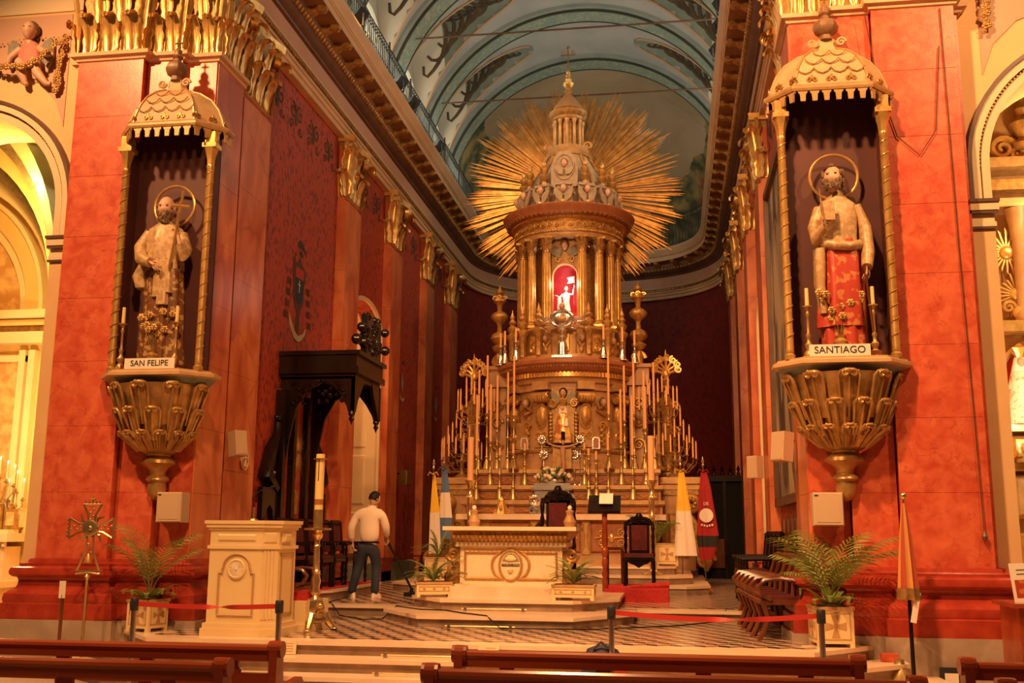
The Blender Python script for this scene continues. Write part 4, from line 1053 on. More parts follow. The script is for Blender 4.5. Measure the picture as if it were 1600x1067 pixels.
# ================================================================ saints' niches on the piers
mk('robe_cream', (0.46, 0.28, 0.13), (0.62, 0.42, 0.22), 16, 0.45, 0.1, bump=0.15, bscale=20, contrast=(0.45, 0.6))
mk('robe_brocade', (0.20, 0.075, 0.03), (0.50, 0.30, 0.11), 15, 0.4, 0.2, contrast=(0.54, 0.60), detail=1)
mk('robe_red', (0.50, 0.06, 0.035), (0.62, 0.22, 0.08), 13, 0.4, 0.1, contrast=(0.55, 0.62), detail=1)
mk('canopy_cream', (0.56, 0.34, 0.16), (0.62, 0.40, 0.20), 5, 0.55)
mk('knob_brown', (0.20, 0.10, 0.05), (0.28, 0.15, 0.07), 10, 0.45)
mk('console_gold', (0.40, 0.22, 0.07), (0.58, 0.34, 0.12), 8, 0.34, 0.5)
PLAN = [(-0.72, 0), (-0.72, -0.20), (-0.44, -0.52), (0.44, -0.52), (0.72, -0.20), (0.72, 0)]
def scaled(prof, plan=PLAN, cy=0.0):
    """solid whose plan is scaled ring by ring: prof of (k, z)"""
    vs = []; fs = []; n = len(plan)
    for (k, z) in prof: vs += [(x * k, cy + (y - cy) * k, z) for x, y in plan]
    for j in range(len(prof) - 1):
        for i in range(n):
            i2 = (i + 1) % n; fs.append((j * n + i, j * n + i2, (j + 1) * n + i2, (j + 1) * n + i))
    fs.append(tuple(range(n - 1, -1, -1))); fs.append(tuple((len(prof) - 1) * n + i for i in range(n)))
    return vs, fs
def plan_pt(t, k=1.0):
    """point and outward heading along the open front of the plan"""
    P = [Vector(p) * k for p in PLAN]; L = [(P[i + 1] - P[i]).length for i in range(5)]; T = sum(L) * t; i = 0
    while i < 4 and T > L[i]: T -= L[i]; i += 1
    d = (P[i + 1] - P[i]).normalized(); q = P[i] + d * T
    return q, math.atan2(d.y, d.x)
def make_console(label, loc):
    t = thing('wall_console', label, 'console', loc)
    vs, fs = scaled([(1.03, 3.585), (1.10, 3.60), (1.10, 3.64), (1.03, 3.66), (1.03, 3.68)]); MB().add(vs, fs).build('shelf', 'canopy_cream', t, False)
    vs, fs = scaled([(0.72, 3.38), (0.98, 3.57), (1.0, 3.588)]); MB().add(vs, fs).build('underside', 'green_stone', t, False)
    MB().lathe([(0.62, 3.5), (0.56, 3.3), (0.50, 3.1), (0.43, 2.9), (0.36, 2.76), (0.24, 2.66), (0.17, 2.62)], 24, (0, 0.0, 0), PI, 2 * PI).build('bell', 'console_gold', t, True)
    MB().lathe([(0.17, 2.64), (0.15, 2.60), (0.22, 2.55), (0.23, 2.51), (0.16, 2.47), (0.11, 2.42), (0.10, 2.36), (0.14, 2.33), (0.15, 2.30), (0.11, 2.27), (0.12, 2.18), (0.10, 2.10), (0.04, 2.05), (0.0, 2.04)], 20, (0, -0.02, 0)).build('pendant', 'console_gold', t, True)
    for (n, r0, z0, r1, z1, wd, ph) in ((5, 0.44, 2.98, 0.60, 3.47, 0.26, 0.5), (6, 0.38, 2.78, 0.53, 3.16, 0.22, 0.0), (7, 0.22, 2.66, 0.44, 2.88, 0.17, 0.5)):
        l0 = None
        for i in range(n):
            a = PI + PI * (i + 0.5 if n % 2 else i + 0.5) / n
            if l0 is None:
                mb = MB(); vs = []; fs = []; nz, nx = 8, 6
                for j in range(nz + 1):
                    q = j / nz; ww = wd * (0.62 + 0.45 * q) / 2; rr = r0 + (r1 - r0) * q + 0.025; z = z0 + (z1 - z0) * q
                    for e in range(nx + 1):
                        u = 2 * e / nx - 1; vs.append((u * ww, -(rr + 0.035 * math.cos(u * PI * 0.5) + 0.014 * math.cos(u * PI * 4)), z))
                for j in range(nz):
                    for e in range(nx): fs.append((j * 7 + e, j * 7 + e + 1, (j + 1) * 7 + e + 1, (j + 1) * 7 + e))
                mb.add(vs, fs)
                for sg in (-1, 1):
                    mb.tube([(sg * wd * 0.30, -r0 - 0.045, z0), (sg * wd * 0.38, -(r0 + r1) / 2 - 0.055, (z0 + z1) / 2), (sg * wd * 0.46, -r1 - 0.06, z1 - wd * 0.1), (sg * wd * 0.36, -r1 - 0.085, z1 + wd * 0.08)], [0.012, 0.016, 0.02, 0.016], 6)
                    mb.scroll((sg * wd * 0.20, -r1 - 0.085, z1 - wd * 0.02), wd * 0.17, 1.7, 0.015, 'y', sg, PI / 2, 20, 5)
                mb.ell((0, -r1 - 0.07, z1 + wd * 0.08), (wd * 0.36, 0.045, wd * 0.12), 10, 6)
                mb.tube([(0, -r0 - 0.06, z0), (0, -(r0 + r1) / 2 - 0.075, (z0 + z1) / 2), (0, -r1 - 0.07, z1 - wd * 0.2)], [0.012, 0.02, 0.012], 6)
                o = l0 = mb.build('leaf', 'console_gold', t, True, 0.8)
            else: o = link_copy(l0, t)
            o.rotation_euler[2] = a + PI / 2
    return t
def make_canopy(label, loc):
    t = thing('niche_canopy', label, 'canopy', loc)
    Z = 6.93
    vs, fs = scaled([(1.0, Z), (1.06, Z), (1.08, Z + 0.03), (1.08, Z + 0.06), (1.02, Z + 0.09), (0.97, Z + 0.10)]); MB().add(vs, fs[:-2]).build('cornice', 'gilt_cream', t, False)
    vs, fs = scaled([(0.97, Z + 0.09), (0.93, Z + 0.2), (0.85, Z + 0.34), (0.70, Z + 0.48), (0.48, Z + 0.58), (0.24, Z + 0.63), (0.18, Z + 0.70), (0.18, Z + 0.78)], cy=-0.22); MB().add(vs, fs[:-2] + fs[-1:]).build('dome', 'canopy_cream', t, True, 0.6)
    # ribs and scale pattern
    for i in range(1, 5):
        x, y = PLAN[i]; P = []
        for (k, z) in ((0.98, Z + 0.09), (0.94, Z + 0.2), (0.86, Z + 0.34), (0.71, Z + 0.48), (0.49, Z + 0.58), (0.25, Z + 0.635)): P.append((x * k, -0.22 + (y + 0.22) * k, z))
        MB().tube(P, 0.016, 5).build('rib', 'gilt_cream', t, True)
    sc0 = None
    for r, (k, z) in enumerate(((0.90, Z + 0.25), (0.82, Z + 0.38), (0.66, Z + 0.5))):
        for i in range(4 - r):
            x = (i - (3 - r) / 2) * 0.2; y = -0.22 + (-0.52 + 0.22) * k - 0.008
            mb = MB().tube([(x - 0.1, y, z + 0.06), (x - 0.06, y - 0.006, z + 0.01), (x, y - 0.01, z - 0.015), (x + 0.06, y - 0.006, z + 0.01), (x + 0.1, y, z + 0.06)], 0.008, 4); mb.build('scale', 'gilt_cream', t, True)
    for i in range(9):
        q, h = plan_pt(0.06 + 0.88 * i / 8, 0.98)
        mb = MB().scroll((-0.03, 0, 0.05), 0.035, 1.4, 0.012).scroll((0.03, 0, 0.05), 0.035, 1.4, 0.012, sgn=-1, a0=PI); mb.ell((0, 0, 0.09), (0.018, 0.012, 0.03), 6, 5)
        mb.build('crest', 'old_gold', t, True, loc=(q.x, q.y - 0.005, Z + 0.1), rz=h)
    for sg in (-1, 1): MB().scroll((sg * 0.17, -0.3, Z + 0.72), 0.06, 1.5, 0.02, sgn=sg).build('scroll', 'canopy_cream', t, True)
    MB().lathe([(0.08, 0), (0.07, 0.06), (0.13, 0.10), (0.155, 0.17), (0.13, 0.24), (0.06, 0.28), (0.05, 0.32), (0.075, 0.35), (0.05, 0.38), (0.055, 0.44), (0.03, 0.48), (0, 0.5)], 18, (0, -0.25, Z + 0.77), flute=0.05, fn=12).build('finial', 'knob_brown', t, True)
    MB().bar((0, -0.25, Z + 1.25), (0, -0.25, Z + 1.38), 0.022).bar((-0.05, -0.25, Z + 1.33), (0.05, -0.25, Z + 1.33), 0.022).build('cross', 'knob_brown', t, False)
    # fringe of lappets
    l0 = None; n = 15
    for i in range(n + 1):
        q, h = plan_pt(0.02 + 0.96 * i / n, 1.02)
        pl = [(-0.055, 0), (0.055, 0), (0.055, -0.02), (0.035, -0.045), (0.028, -0.13), (-0.028, -0.13), (-0.035, -0.045), (-0.055, -0.02)]
        if l0 is None: o = l0 = MB().prism(pl, -0.012, 0.012).build('lappet', 'gilt_cream', t, False, loc=(q.x, q.y, Z), rz=h)
        else: link_copy(l0, t, (q.x, q.y, Z), h)
    vs, fs = scaled([(1.0, Z + 0.0), (0.93, Z + 0.12), (0.86, Z + 0.28)], cy=-0.1); MB().add(vs, fs[:-2] + fs[-1:]).build('shade_lining', 'dark_wood', t, False)  # shade under the dome put into the colour with the near-black wood material
    # back panel and the two twisted columns
    MB().box(-0.60, -0.02, 3.69, 0.60, 0.0, Z + 0.25).build('back_panel', 'niche_maroon', t, False)
    for sg in (-1, 1):
        MB().box(sg * 0.60, -0.30, 3.69, sg * 0.57, 0, Z - 0.03).build('side_panel', 'niche_maroon', t, False)
        c = sub('column', t, (sg * 0.60, -0.30, 3.68))
        MB().lathe([(0.062, 0), (0.065, 0.05), (0.045, 0.07), (0.05, 0.1), (0.047, 0.12), (0.047, 2.72), (0.055, 2.74), (0.05, 2.77)], 12).build('shaft', 'gold', c, True)
        P = [(0.05 * math.cos(i * 0.5), 0.05 * math.sin(i * 0.5), 0.15 + i * 0.0135) for i in range(190)]
        MB().tube(P, 0.008, 4).build('spiral_band', 'console_gold', c, True)
        MB().lathe([(0.048, 2.76), (0.055, 2.85), (0.075, 2.93), (0.10, 3.0)], 12, flute=0.06, fn=6).box(-0.095, -0.095, 3.0, 0.095, 0.095, 3.06).box(-0.07, -0.07, 3.06, 0.07, 0.07, 3.22).build('cap', 'gold', c, True)
    return t
def candlestick(name, label, loc, h, cr=0.022, ch_=0.2, mat='old_brass', wax='wax_yellow', base=0.07, group=None, cat='candlestick', k=1.0):
    t = thing(name, label, cat, loc, 0, group)
    b = base
    MB().lathe([(b, 0), (b, 0.015), (b * 0.75, 0.03), (b * 0.7, h * 0.1), (b * 0.35, h * 0.14), (b * 0.55, h * 0.2), (b * 0.62, h * 0.24), (b * 0.3, h * 0.3), (b * 0.28, h * 0.36), (b * 0.42, h * 0.42), (b * 0.22, h * 0.48), (b * 0.2, h * 0.78),
                (b * 0.34, h * 0.83), (b * 0.2, h * 0.88), (b * 0.5, h * 0.95), (b * 0.72, h * 0.96), (b * 0.72, h * 0.985), (b * 0.3, h)], 12).build('stem', mat, t, True)
    MB().cyl((0, 0, h - 0.005), cr, ch_, 10, cr * 0.92).build('candle', wax, t, True)
    return t
def saint(label, loc, variant):
    t = thing('saint_statue', label, 'statue', loc)
    H = 1.0
    if variant == 0:
        up, lo = 'robe_cream', 'robe_brocade'
        body = [(0.02, 0, 0.0, 0.33, 0.20, 0.09, 9, 0.0), (0.02, 0, 0.3, 0.30, 0.19, 0.10, 9, 0.25), (0.03, 0, 0.6, 0.28, 0.19, 0.09, 9, 0.55), (0.03, -0.01, 0.9, 0.28, 0.19, 0.08, 9, 0.9), (0.01, 0, 1.15, 0.27, 0.18, 0.04, 9, 1.2), (0, 0, 1.35, 0.25, 0.17, 0.03, 8, 1.5)]
        MB().loft(body, 54).build('tunic', lo, t, True, 1.2)
        MB().loft([(0, 0.0, 1.22, 0.27, 0.185, 0.07, 7, 0.2), (-0.01, 0, 1.4, 0.27, 0.185, 0.07, 7, 0.5), (-0.02, 0, 1.6, 0.28, 0.18, 0.06, 7, 0.8), (-0.02, 0, 1.76, 0.25, 0.15, 0.03, 7, 1.0), (-0.01, 0, 1.84, 0.13, 0.10, 0.01, 7, 1), (0, 0, 1.9, 0.08, 0.08, 0, 7, 1)], 48).build('mantle', up, t, True, 1.2)
        # hanging mantle folds
        for (x, w_, z0, z1) in ((0.10, 0.10, 0.75, 1.35), (0.02, 0.08, 0.85, 1.3), (0.17, 0.08, 0.9, 1.32)):
            MB().loft([(x, -0.20, z0, w_ * 0.9, 0.035, 0.12, 5, 0), (x, -0.2, (z0 + z1) / 2, w_ * 0.8, 0.04, 0.1, 5, 0.5), (x - 0.03, -0.18, z1, w_ * 0.6, 0.04, 0.05, 5, 1)], 20).build('mantle_fold', up, t, True, 1.2)
        MB().loft([(-0.30, 0.0, 1.0, 0.10, 0.12, 0.1, 5, 0), (-0.33, 0, 1.15, 0.13, 0.14, 0.08, 5, 0.6), (-0.28, 0, 1.3, 0.10, 0.13, 0.06, 5, 1.2)], 20).build('mantle_fold', up, t, True, 1.2)
        # near arm across the body, other arm raised with the cross
        MB().tube([(-0.24, -0.02, 1.70), (-0.33, -0.10, 1.50), (-0.24, -0.22, 1.34), (-0.06, -0.28, 1.27)], [0.095, 0.095, 0.085, 0.065], 12).build('sleeve', up, t, True, 1.2)
        MB().tube([(0.22, 0.0, 1.68), (0.33, -0.04, 1.46), (0.36, -0.16, 1.38), (0.33, -0.22, 1.52)], [0.09, 0.09, 0.09, 0.065], 12).build('sleeve', up, t, True, 1.2)
        mb = MB(); hand_geo(mb, (-0.05, -0.29, 1.27), (0.8, -0.25, -0.5), (0.2, -0.9, 0.3), 0.19, 0.5, 1); mb.build('hand', 'skin', t, True, 1.2)
        mb = MB(); mb.tube([(0.33, -0.22, 1.50), (0.30, -0.24, 1.62)], [0.036, 0.03], 8); hand_geo(mb, (0.30, -0.24, 1.62), (-0.35, -0.1, 0.9), (0.6, -0.6, 0.2), 0.18, 1.3, -1); mb.build('hand', 'skin', t, True, 1.2)
        cr = sub('cross', t); MB().bar((0.22, -0.27, 1.2), (0.36, -0.27, 2.18), 0.03).build('shaft', 'gold', cr, False); MB().bar((0.21, -0.27, 2.00), (0.47, -0.27, 1.965), 0.03).build('crossbar', 'gold', cr, False)
        hc, yaw, pitch = (0.0, -0.06, 2.02), 0.10, 0.10
        beardk = 1.0; hair = False
    else:
        up, lo = 'robe_cream', 'robe_red'
        MB().loft([(0.02, 0, 0.0, 0.30, 0.19, 0.05, 9, 0.0), (0.02, 0, 0.3, 0.29, 0.18, 0.06, 9, 0.3), (0.0, 0, 0.6, 0.28, 0.18, 0.05, 9, 0.6), (0, 0, 1.0, 0.26, 0.17, 0.04, 8, 1.0), (0, 0, 1.3, 0.25, 0.165, 0.03, 8, 1.2)], 54).build('tunic', lo, t, True, 1.2)
        MB().loft([(-0.02, -0.01, 0.30, 0.31, 0.20, 0.11, 6, 0.4), (0.0, -0.01, 0.6, 0.30, 0.20, 0.11, 6, 0.8), (0.02, -0.01, 0.9, 0.29, 0.20, 0.09, 6, 1.2), (0.02, 0, 1.15, 0.29, 0.19, 0.05, 6, 1.6), (0, 0, 1.3, 0.27, 0.18, 0.03, 6, 2.0)], 54).build('mantle', lo, t, True, 1.2)
        MB().loft([(0, 0, 1.18, 0.28, 0.185, 0.04, 7, 0), (0, 0, 1.35, 0.27, 0.185, 0.035, 7, 0.3), (0.01, 0, 1.58, 0.29, 0.18, 0.03, 7, 0.6), (0.01, 0, 1.74, 0.26, 0.15, 0.02, 7, 0.9), (0, 0, 1.83, 0.13, 0.10, 0, 7, 1), (0, 0, 1.9, 0.08, 0.08, 0, 7, 1)], 48).build('shirt', up, t, True, 1.2)
        MB().tube([(-0.28, -0.1, 1.28), (-0.1, -0.2, 1.22), (0.12, -0.2, 1.2), (0.27, -0.1, 1.24)], [0.06, 0.055, 0.05, 0.06], 10).build('sash', up, t, True, 1.2)
        MB().loft([(-0.26, -0.08, 0.45, 0.05, 0.08, 0.1, 5, 0), (-0.29, -0.08, 0.8, 0.08, 0.10, 0.1, 5, 0.5), (-0.27, -0.08, 1.2, 0.09, 0.10, 0.08, 5, 1)], 20).build('mantle_fold', up, t, True, 1.2)
        MB().tube([(-0.24, -0.02, 1.68), (-0.33, -0.06, 1.45), (-0.34, -0.18, 1.30), (-0.22, -0.26, 1.42)], [0.09, 0.095, 0.085, 0.055], 12).build('sleeve', up, t, True, 1.2)
        MB().tube([(0.25, 0.0, 1.70), (0.37, -0.02, 1.45), (0.38, -0.08, 1.15), (0.34, -0.16, 0.96)], [0.095, 0.095, 0.095, 0.075], 12).build('sleeve', up, t, True, 1.2)
        mb = MB(); hand_geo(mb, (-0.24, -0.25, 1.42), (0.5, -0.3, 0.6), (-0.3, -0.8, 0.2), 0.19, 0.9, 1); mb.build('hand', 'skin', t, True, 1.2)
        mb = MB(); hand_geo(mb, (0.33, -0.17, 0.95), (-0.15, -0.2, -0.9), (0.3, -0.9, 0.1), 0.19, 0.8, 1); mb.build('hand', 'skin', t, True, 1.2)
        bk = sub('book', t, (-0.14, -0.30, 1.50)); MB().box(-0.09, -0.02, -0.02, 0.09, 0.02, 0.2).build('cover', 'robe_cream', bk, False); MB().box(-0.08, -0.015, -0.01, 0.092, 0.015, 0.19).build('pages', 'paper', bk, False)
        MB().tube([(-0.20, -0.3, 1.36), (-0.26, -0.31, 1.6), (-0.28, -0.30, 1.86)], [0.02, 0.05, 0.01], 8, True, 0.3).build('feather', 'robe_cream', t, True)
        MB().tube([(0.30, -0.2, 0.95), (0.36, -0.2, 0.3), (0.40, -0.18, 0.0)], 0.018, 6).build('staff', 'brown_wood', t, True)
        hc, yaw, pitch = (-0.03, -0.06, 2.03), -0.3, -0.12
        beardk = 0.8; hair = True
    s_ = 0.140
    t.scale = (1.05, 1.05, 1.05)
    mb = MB(); mb.tube([(0, 0, 1.82), (hc[0], hc[1] + 0.03, 1.98)], [0.075, 0.065], 10); R_ = head_geo(mb, hc, s_, yaw, pitch, 26, 22); mb.build('head', 'skin', t, True, 1.2)
    mb = MB(); eyes_geo(mb, R_, s_); mb.build('eyes', 'hair', t, True)
    bd = sub('beard', t); rr = random.Random(variant); b0 = None
    for i in range(64):
        a = rr.uniform(-1.25, 1.25); z = rr.uniform(-1.25, -0.35) * beardk if abs(a) < 0.9 else rr.uniform(-0.9, -0.1)
        if abs(a) < 0.3 and z > -0.5: z = -0.62
        rad = 0.92 - 0.25 * max(0, -z - 0.6)
        p = R_ @ Vector((math.sin(a) * 0.70 * s_ * rad, -math.cos(a) * 0.88 * s_ * rad, z * s_))
        if b0 is None: o = b0 = MB().ell((0, 0, 0), (0.021, 0.021, 0.03), 7, 5).build('curl', 'beard', bd, True)
        else: o = link_copy(b0, bd)
        o.location = p; q = rr.uniform(0.6, 1.15); o.scale = (q, q, q * 1.2)
    for i in range(34 if hair else 16):
        a = rr.uniform(0.9, PI) * rr.choice((-1, 1)); z = rr.uniform(-0.45, 0.75 if hair else 0.25)
        if hair and abs(a) < 1.3 and z > 0.3: z -= 0.3
        p = R_ @ Vector((math.sin(a) * 0.80 * s_, -math.cos(a) * 0.93 * s_, z * s_)); o = link_copy(b0, bd, p)
    if hair: o = link_copy(b0, bd, R_ @ Vector((0, -0.5 * s_, 1.05 * s_))); o.scale = (1.6, 1.2, 0.9)
    # halo
    n = 40; hz = hc[2] + 0.08; P = [(hc[0] + 0.03 + 0.27 * math.cos(2 * PI * i / n), hc[1] + 0.14, hz + 0.27 * math.sin(2 * PI * i / n)) for i in range(n + 1)]
    MB().tube(P, 0.017, 6, False).tube([(hc[0] + 0.03, hc[1] + 0.14, hz - 0.25), (hc[0], hc[1] + 0.12, hz - 0.12)], 0.01, 5).build('halo', 'gold', t, True)
    kx = 0.88 if variant == 0 else 0.80
    for c in kids(t):
        if c.name.split('.')[0] not in ('head', 'eyes', 'beard', 'halo'): c.scale.x = kx
    MB().box(-0.36, -0.26, -0.06, 0.36, 0.22, 0.0).build('plinth', 'brown_wood', t, False)
    return t
FONT = None
def lettering(txt, parent, loc, size, mat='ink', rx=PI / 2, rz=0, ext=0.002, name='lettering', align='CENTER'):
    cu = bpy.data.curves.new(name, 'FONT'); cu.body = txt; cu.size = size; cu.extrude = ext; cu.align_x = align; cu.align_y = 'CENTER'; cu.materials.append(M[mat])
    o = bpy.data.objects.new(name, cu); col.objects.link(o)
    me = bpy.data.meshes.new_from_object(o.evaluated_get(bpy.context.evaluated_depsgraph_get())); bpy.data.objects.remove(o)
    o = bpy.data.objects.new(name, me); col.objects.link(o); o.parent = parent; o.location = loc; o.rotation_euler = (rx, 0, rz)
    return o
for s, nm, lab in ((-1, 'SAN FELIPE', 'bald saint with the cross'), (1, 'SANTIAGO', 'saint in the red mantle with a book')):
    L = (s * 4.3, 12.70, 0)
    make_console('carved gilt leaf console under the ' + lab, L)
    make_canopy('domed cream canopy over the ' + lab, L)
    saint('life-size bald bearded saint holding a gilt cross, in brocade robes' if s < 0 else 'life-size bearded saint in a pale shirt and red mantle, holding a book', (s * 4.3 + (0.02 if s < 0 else 0.02), 12.46, 3.74), 0 if s < 0 else 1)
    pl = thing('name_board', 'white name board reading %s below the %s' % (nm, lab), 'sign', (s * 4.3 + (0.05 if s < 0 else -0.07), 12.175, 3.68))
    MB().box(-0.34, -0.01, 0, 0.34, 0.01, 0.135).build('board', 'paper', pl, False)
    lettering(nm, pl, (0, -0.013, 0.068), 0.105 if s < 0 else 0.115)
    for k, dx in ((0, -0.40), (1, 0.34)):
        candlestick('candlestick', 'gilt candlestick with yellow candle, %s of the %s' % (('left', 'right')[k], lab), (s * 4.3 + dx, 12.26, 3.68), 0.62, 0.024, 0.21, 'console_gold', 'wax_yellow', 0.075, 'niche candlesticks')
    bq = thing('flower_bouquet', 'gilt metal flowers before the ' + lab, 'flowers', (s * 4.3 + (0.03 if s < 0 else -0.04), 12.27, 3.68))
    MB().lathe([(0.06, 0), (0.04, 0.04), (0.08, 0.13), (0.085, 0.18), (0.05, 0.22), (0.06, 0.25)], 12).build('urn', 'old_gold', bq, True)
    rr = random.Random(20 + s); f0 = None
    for i in range(16):
        a = rr.uniform(-0.5, 0.5); ln = rr.uniform(0.25, 0.62); p = (math.sin(a) * ln, rr.uniform(-0.06, 0.04), 0.22 + math.cos(a) * ln)
        MB().tube([(0, 0, 0.2), (p[0] * 0.4, p[1], 0.2 + (p[2] - 0.2) * 0.5), p], 0.005, 4).build('stem', 'dark_gold', bq, True)
        if f0 is None:
            mb = MB()
            for e in range(6): q = e * PI / 3; mb.ell((0.028 * math.cos(q), -0.01, 0.028 * math.sin(q)), (0.022, 0.008, 0.022), 6, 4)
            mb.ell((0, -0.02, 0), 0.014, 6, 4); f0 = mb.build('flower', 'old_gold', bq, True, loc=p)
        else: link_copy(f0, bq, p)
    # loudspeaker box on the pier below
    sp = thing('wall_speaker', 'beige loudspeaker on the pier below the ' + lab, 'loudspeaker', ((s * 4.05 if s < 0 else 4.07), 12.66, 1.95))
    MB().bev(-0.17, -0.12, -0.19, 0.17, 0.12, 0.19, 0.012).build('cabinet', 'speaker_tan', sp, False)
    MB().box(-0.13, -0.124, -0.15, 0.13, -0.118, 0.12).build('grille', 'speaker_tan', sp, False); MB().box(-0.15, -0.125, 0.15, -0.11, -0.118, 0.165).build('badge', 'ink', sp, False)
    MB().bar((0, 0.1, 0), (0, 0.18, 0), 0.06).build('bracket', 'black_iron', sp, False)
# ================================================================ the high altar
YC = 23.5
ha = thing('high_altar', 'carved gilt and red stone high altar with stepped shelves and side volutes', 'altar', (0, YC, 0))
for (f, hw, z) in ((18.9, 2.9, 0.75), (19.5, 2.6, 0.90), (20.1, 2.3, 1.05)):
    MB().slab([(-hw, 1), (-hw, f + 0.4 - YC), (-hw + 0.4, f - YC), (hw - 0.4, f - YC), (hw, f + 0.4 - YC), (hw, 1)], z - 0.16, z - 0.04).build('step_riser', 'riser_marble', ha, False)
    MB().slab([(-hw - .03, 1), (-hw - .03, f + 0.4 - YC), (-hw + 0.4, f - 0.03 - YC), (hw - 0.4, f - .03 - YC), (hw + .03, f + 0.4 - YC), (hw + .03, 1)], z - 0.04, z).build('step_tread', 'cream_marble', ha, False)
# antependium
MB().box(-1.95, 21.5 - YC, 1.05, 1.95, -0.6, 1.93).build('body', 'altar_stone', ha, False)
MB().box(-2.05, 21.40 - YC, 1.05, 2.05, -0.6, 1.17).box(-2.05, 21.42 - YC, 1.17, 2.05, -0.6, 1.22).build('plinth', 'altar_stone', ha, False)
MB().box(-2.15, 21.32 - YC, 1.93, 2.15, -0.6, 2.04).build('mensa', 'cream_marble', ha, False)
for i in range(3):
    x = (-1.05, 0, 1.05)[i]
    MB().bev(x - 0.42, 21.44 - YC, 1.28, x + 0.42, 21.52 - YC, 1.86, 0.03).build('panel', 'altar_red', ha, False)
    mb = MB()
    for sg in (-1, 1):
        for k in (-1, 1): mb.scroll((x + sg * 0.2, 21.42 - YC, 1.57 + k * 0.10), 0.085, 1.6, 0.02, sgn=sg * k, a0=PI / 2 * k)
        mb.tube([(x, 21.42 - YC, 1.57), (x + sg * 0.2, 21.42 - YC, 1.57 + 0.02), (x + sg * 0.34, 21.42 - YC, 1.57)], 0.02, 5)
    mb.ell((x, 21.42 - YC, 1.57), (0.06, 0.03, 0.09), 10, 6); mb.build('scrollwork', 'gold', ha, True)
for x in (-1.75, -0.53, 0.53, 1.75):
    MB().bev(x - 0.085, 21.43 - YC, 1.22, x + 0.085, 21.52 - YC, 1.93, 0.02).build('pilaster', 'gilt_cream', ha, False)
    MB().tube([(x - 0.05, 21.42 - YC, 1.85), (x - 0.03, 21.415 - YC, 1.6), (x - 0.055, 21.42 - YC, 1.35)], 0.016, 5).tube([(x + 0.05, 21.42 - YC, 1.85), (x + 0.03, 21.415 - YC, 1.6), (x + 0.055, 21.42 - YC, 1.35)], 0.016, 5).build('pilaster_ornament', 'gold', ha, True)
# stepped shelves with gilt bands
for gi, (f, z0, z1, hw) in enumerate(((21.70, 2.04, 2.33, 2.08), (21.98, 2.33, 2.65, 2.05), (22.24, 2.65, 3.0, 2.0))):
    MB().box(-hw, f - YC, z0, hw, -0.3, z1 - 0.07).build('shelf_front', 'altar_stone', ha, False)
    MB().box(-hw - 0.05, f - 0.10 - YC, z1 - 0.08, hw + 0.05, -0.3, z1).box(-hw - 0.03, f - 0.05 - YC, z1 - 0.11, hw + 0.03, -0.3, z1 - 0.08).build('shelf', 'gilt_cream', ha, False)
    n = 4; w_ = hw * 2 / n
    for i in range(n):
        x0 = -hw + i * w_ + 0.06; x1 = -hw + (i + 1) * w_ - 0.06
        MB().bev(x0, f - 0.035 - YC, z0 + 0.035, x1, f + 0.02 - YC, z1 - 0.135, 0.012).build('band_panel', 'altar_red', ha, False)
        mb = MB(); k = 5; P = []
        for e in range(33): t = e / 32; P.append((x0 + 0.06 + (x1 - x0 - 0.12) * t, f - 0.045 - YC, (z0 + z1) / 2 - 0.05 + 0.035 * math.sin(t * 2 * PI * 2.5)))
        mb.tube(P, 0.011, 4)
        for e in range(k): mb.scroll((x0 + (x1 - x0) * (e + .5) / k, f - 0.045 - YC, (z0 + z1) / 2 - 0.05), 0.035, 1.3, 0.009, sgn=(-1) ** e, n=12, tn=4)
        mb.build('scroll_band', 'gold', ha, True)
# flanking cabinets with volutes
for sg in (-1, 1):
    MB().box(sg * 2.05, -0.75, 0.9, sg * 2.75, 0.2, 2.55).build('side_cabinet', 'altar_stone', ha, False)
    MB().box(sg * 2.0, -0.85, 2.72, sg * 2.95, 0.25, 2.86).box(sg * 2.02, -0.8, 2.6, sg * 2.88, 0.2, 2.72).build('cabinet_cornice', 'gilt_cream', ha, False)
    MB().box(sg * 2.03, -0.78, 2.48, sg * 2.84, 0.2, 2.6).build('cabinet_frieze', 'dark_gold', ha, False)
    v = MB(); v.m = Matrix.Translation((sg * 2.66, -0.84, 2.30)) @ Matrix.Rotation(PI / 2, 4, 'X')
    v.lathe([(0, -0.06), (0.05, -0.07), (0.06, 0.06), (0.13, 0.05), (0.14, 0.08), (0.2, 0.06), (0.23, 0.0), (0.23, -0.12), (0, -0.12)], 20); v.m = Matrix.Identity(4)
    for e in range(8): a = e * PI / 4; v.ell((sg * 2.66 + 0.10 * math.cos(a), -0.91, 2.30 + 0.10 * math.sin(a)), (0.04, 0.03, 0.04), 6, 4)
    v.build('rosette', 'old_gold', ha, True, 0.8)
    P = [(sg * 2.62, -0.84, 2.08), (sg * 2.75, -0.86, 1.85), (sg * 2.70, -0.86, 1.55), (sg * 2.85, -0.86, 1.25), (sg * 3.0, -0.86, 1.05), (sg * 2.95, -0.86, 0.9)]
    MB().tube(P, [0.06, 0.09, 0.10, 0.12, 0.11, 0.05], 8).scroll((sg * 2.95, -0.9, 1.12), 0.2, 1.7, 0.05, sgn=sg, a0=0).scroll((sg * 2.72, -0.9, 1.75), 0.12, 1.5, 0.035, sgn=-sg).build('scroll_bracket', 'old_gold', ha, True)
    MB().bev(sg * 2.4 - 0.22, -0.8, 1.15, sg * 2.4 + 0.22, -0.7, 2.1, 0.05).scroll((sg * 2.4, -0.83, 1.8), 0.12, 1.6, 0.025).scroll((sg * 2.4, -0.83, 1.45), 0.12, 1.6, 0.025, sgn=-1).build('relief_panel', 'old_gold', ha, True)

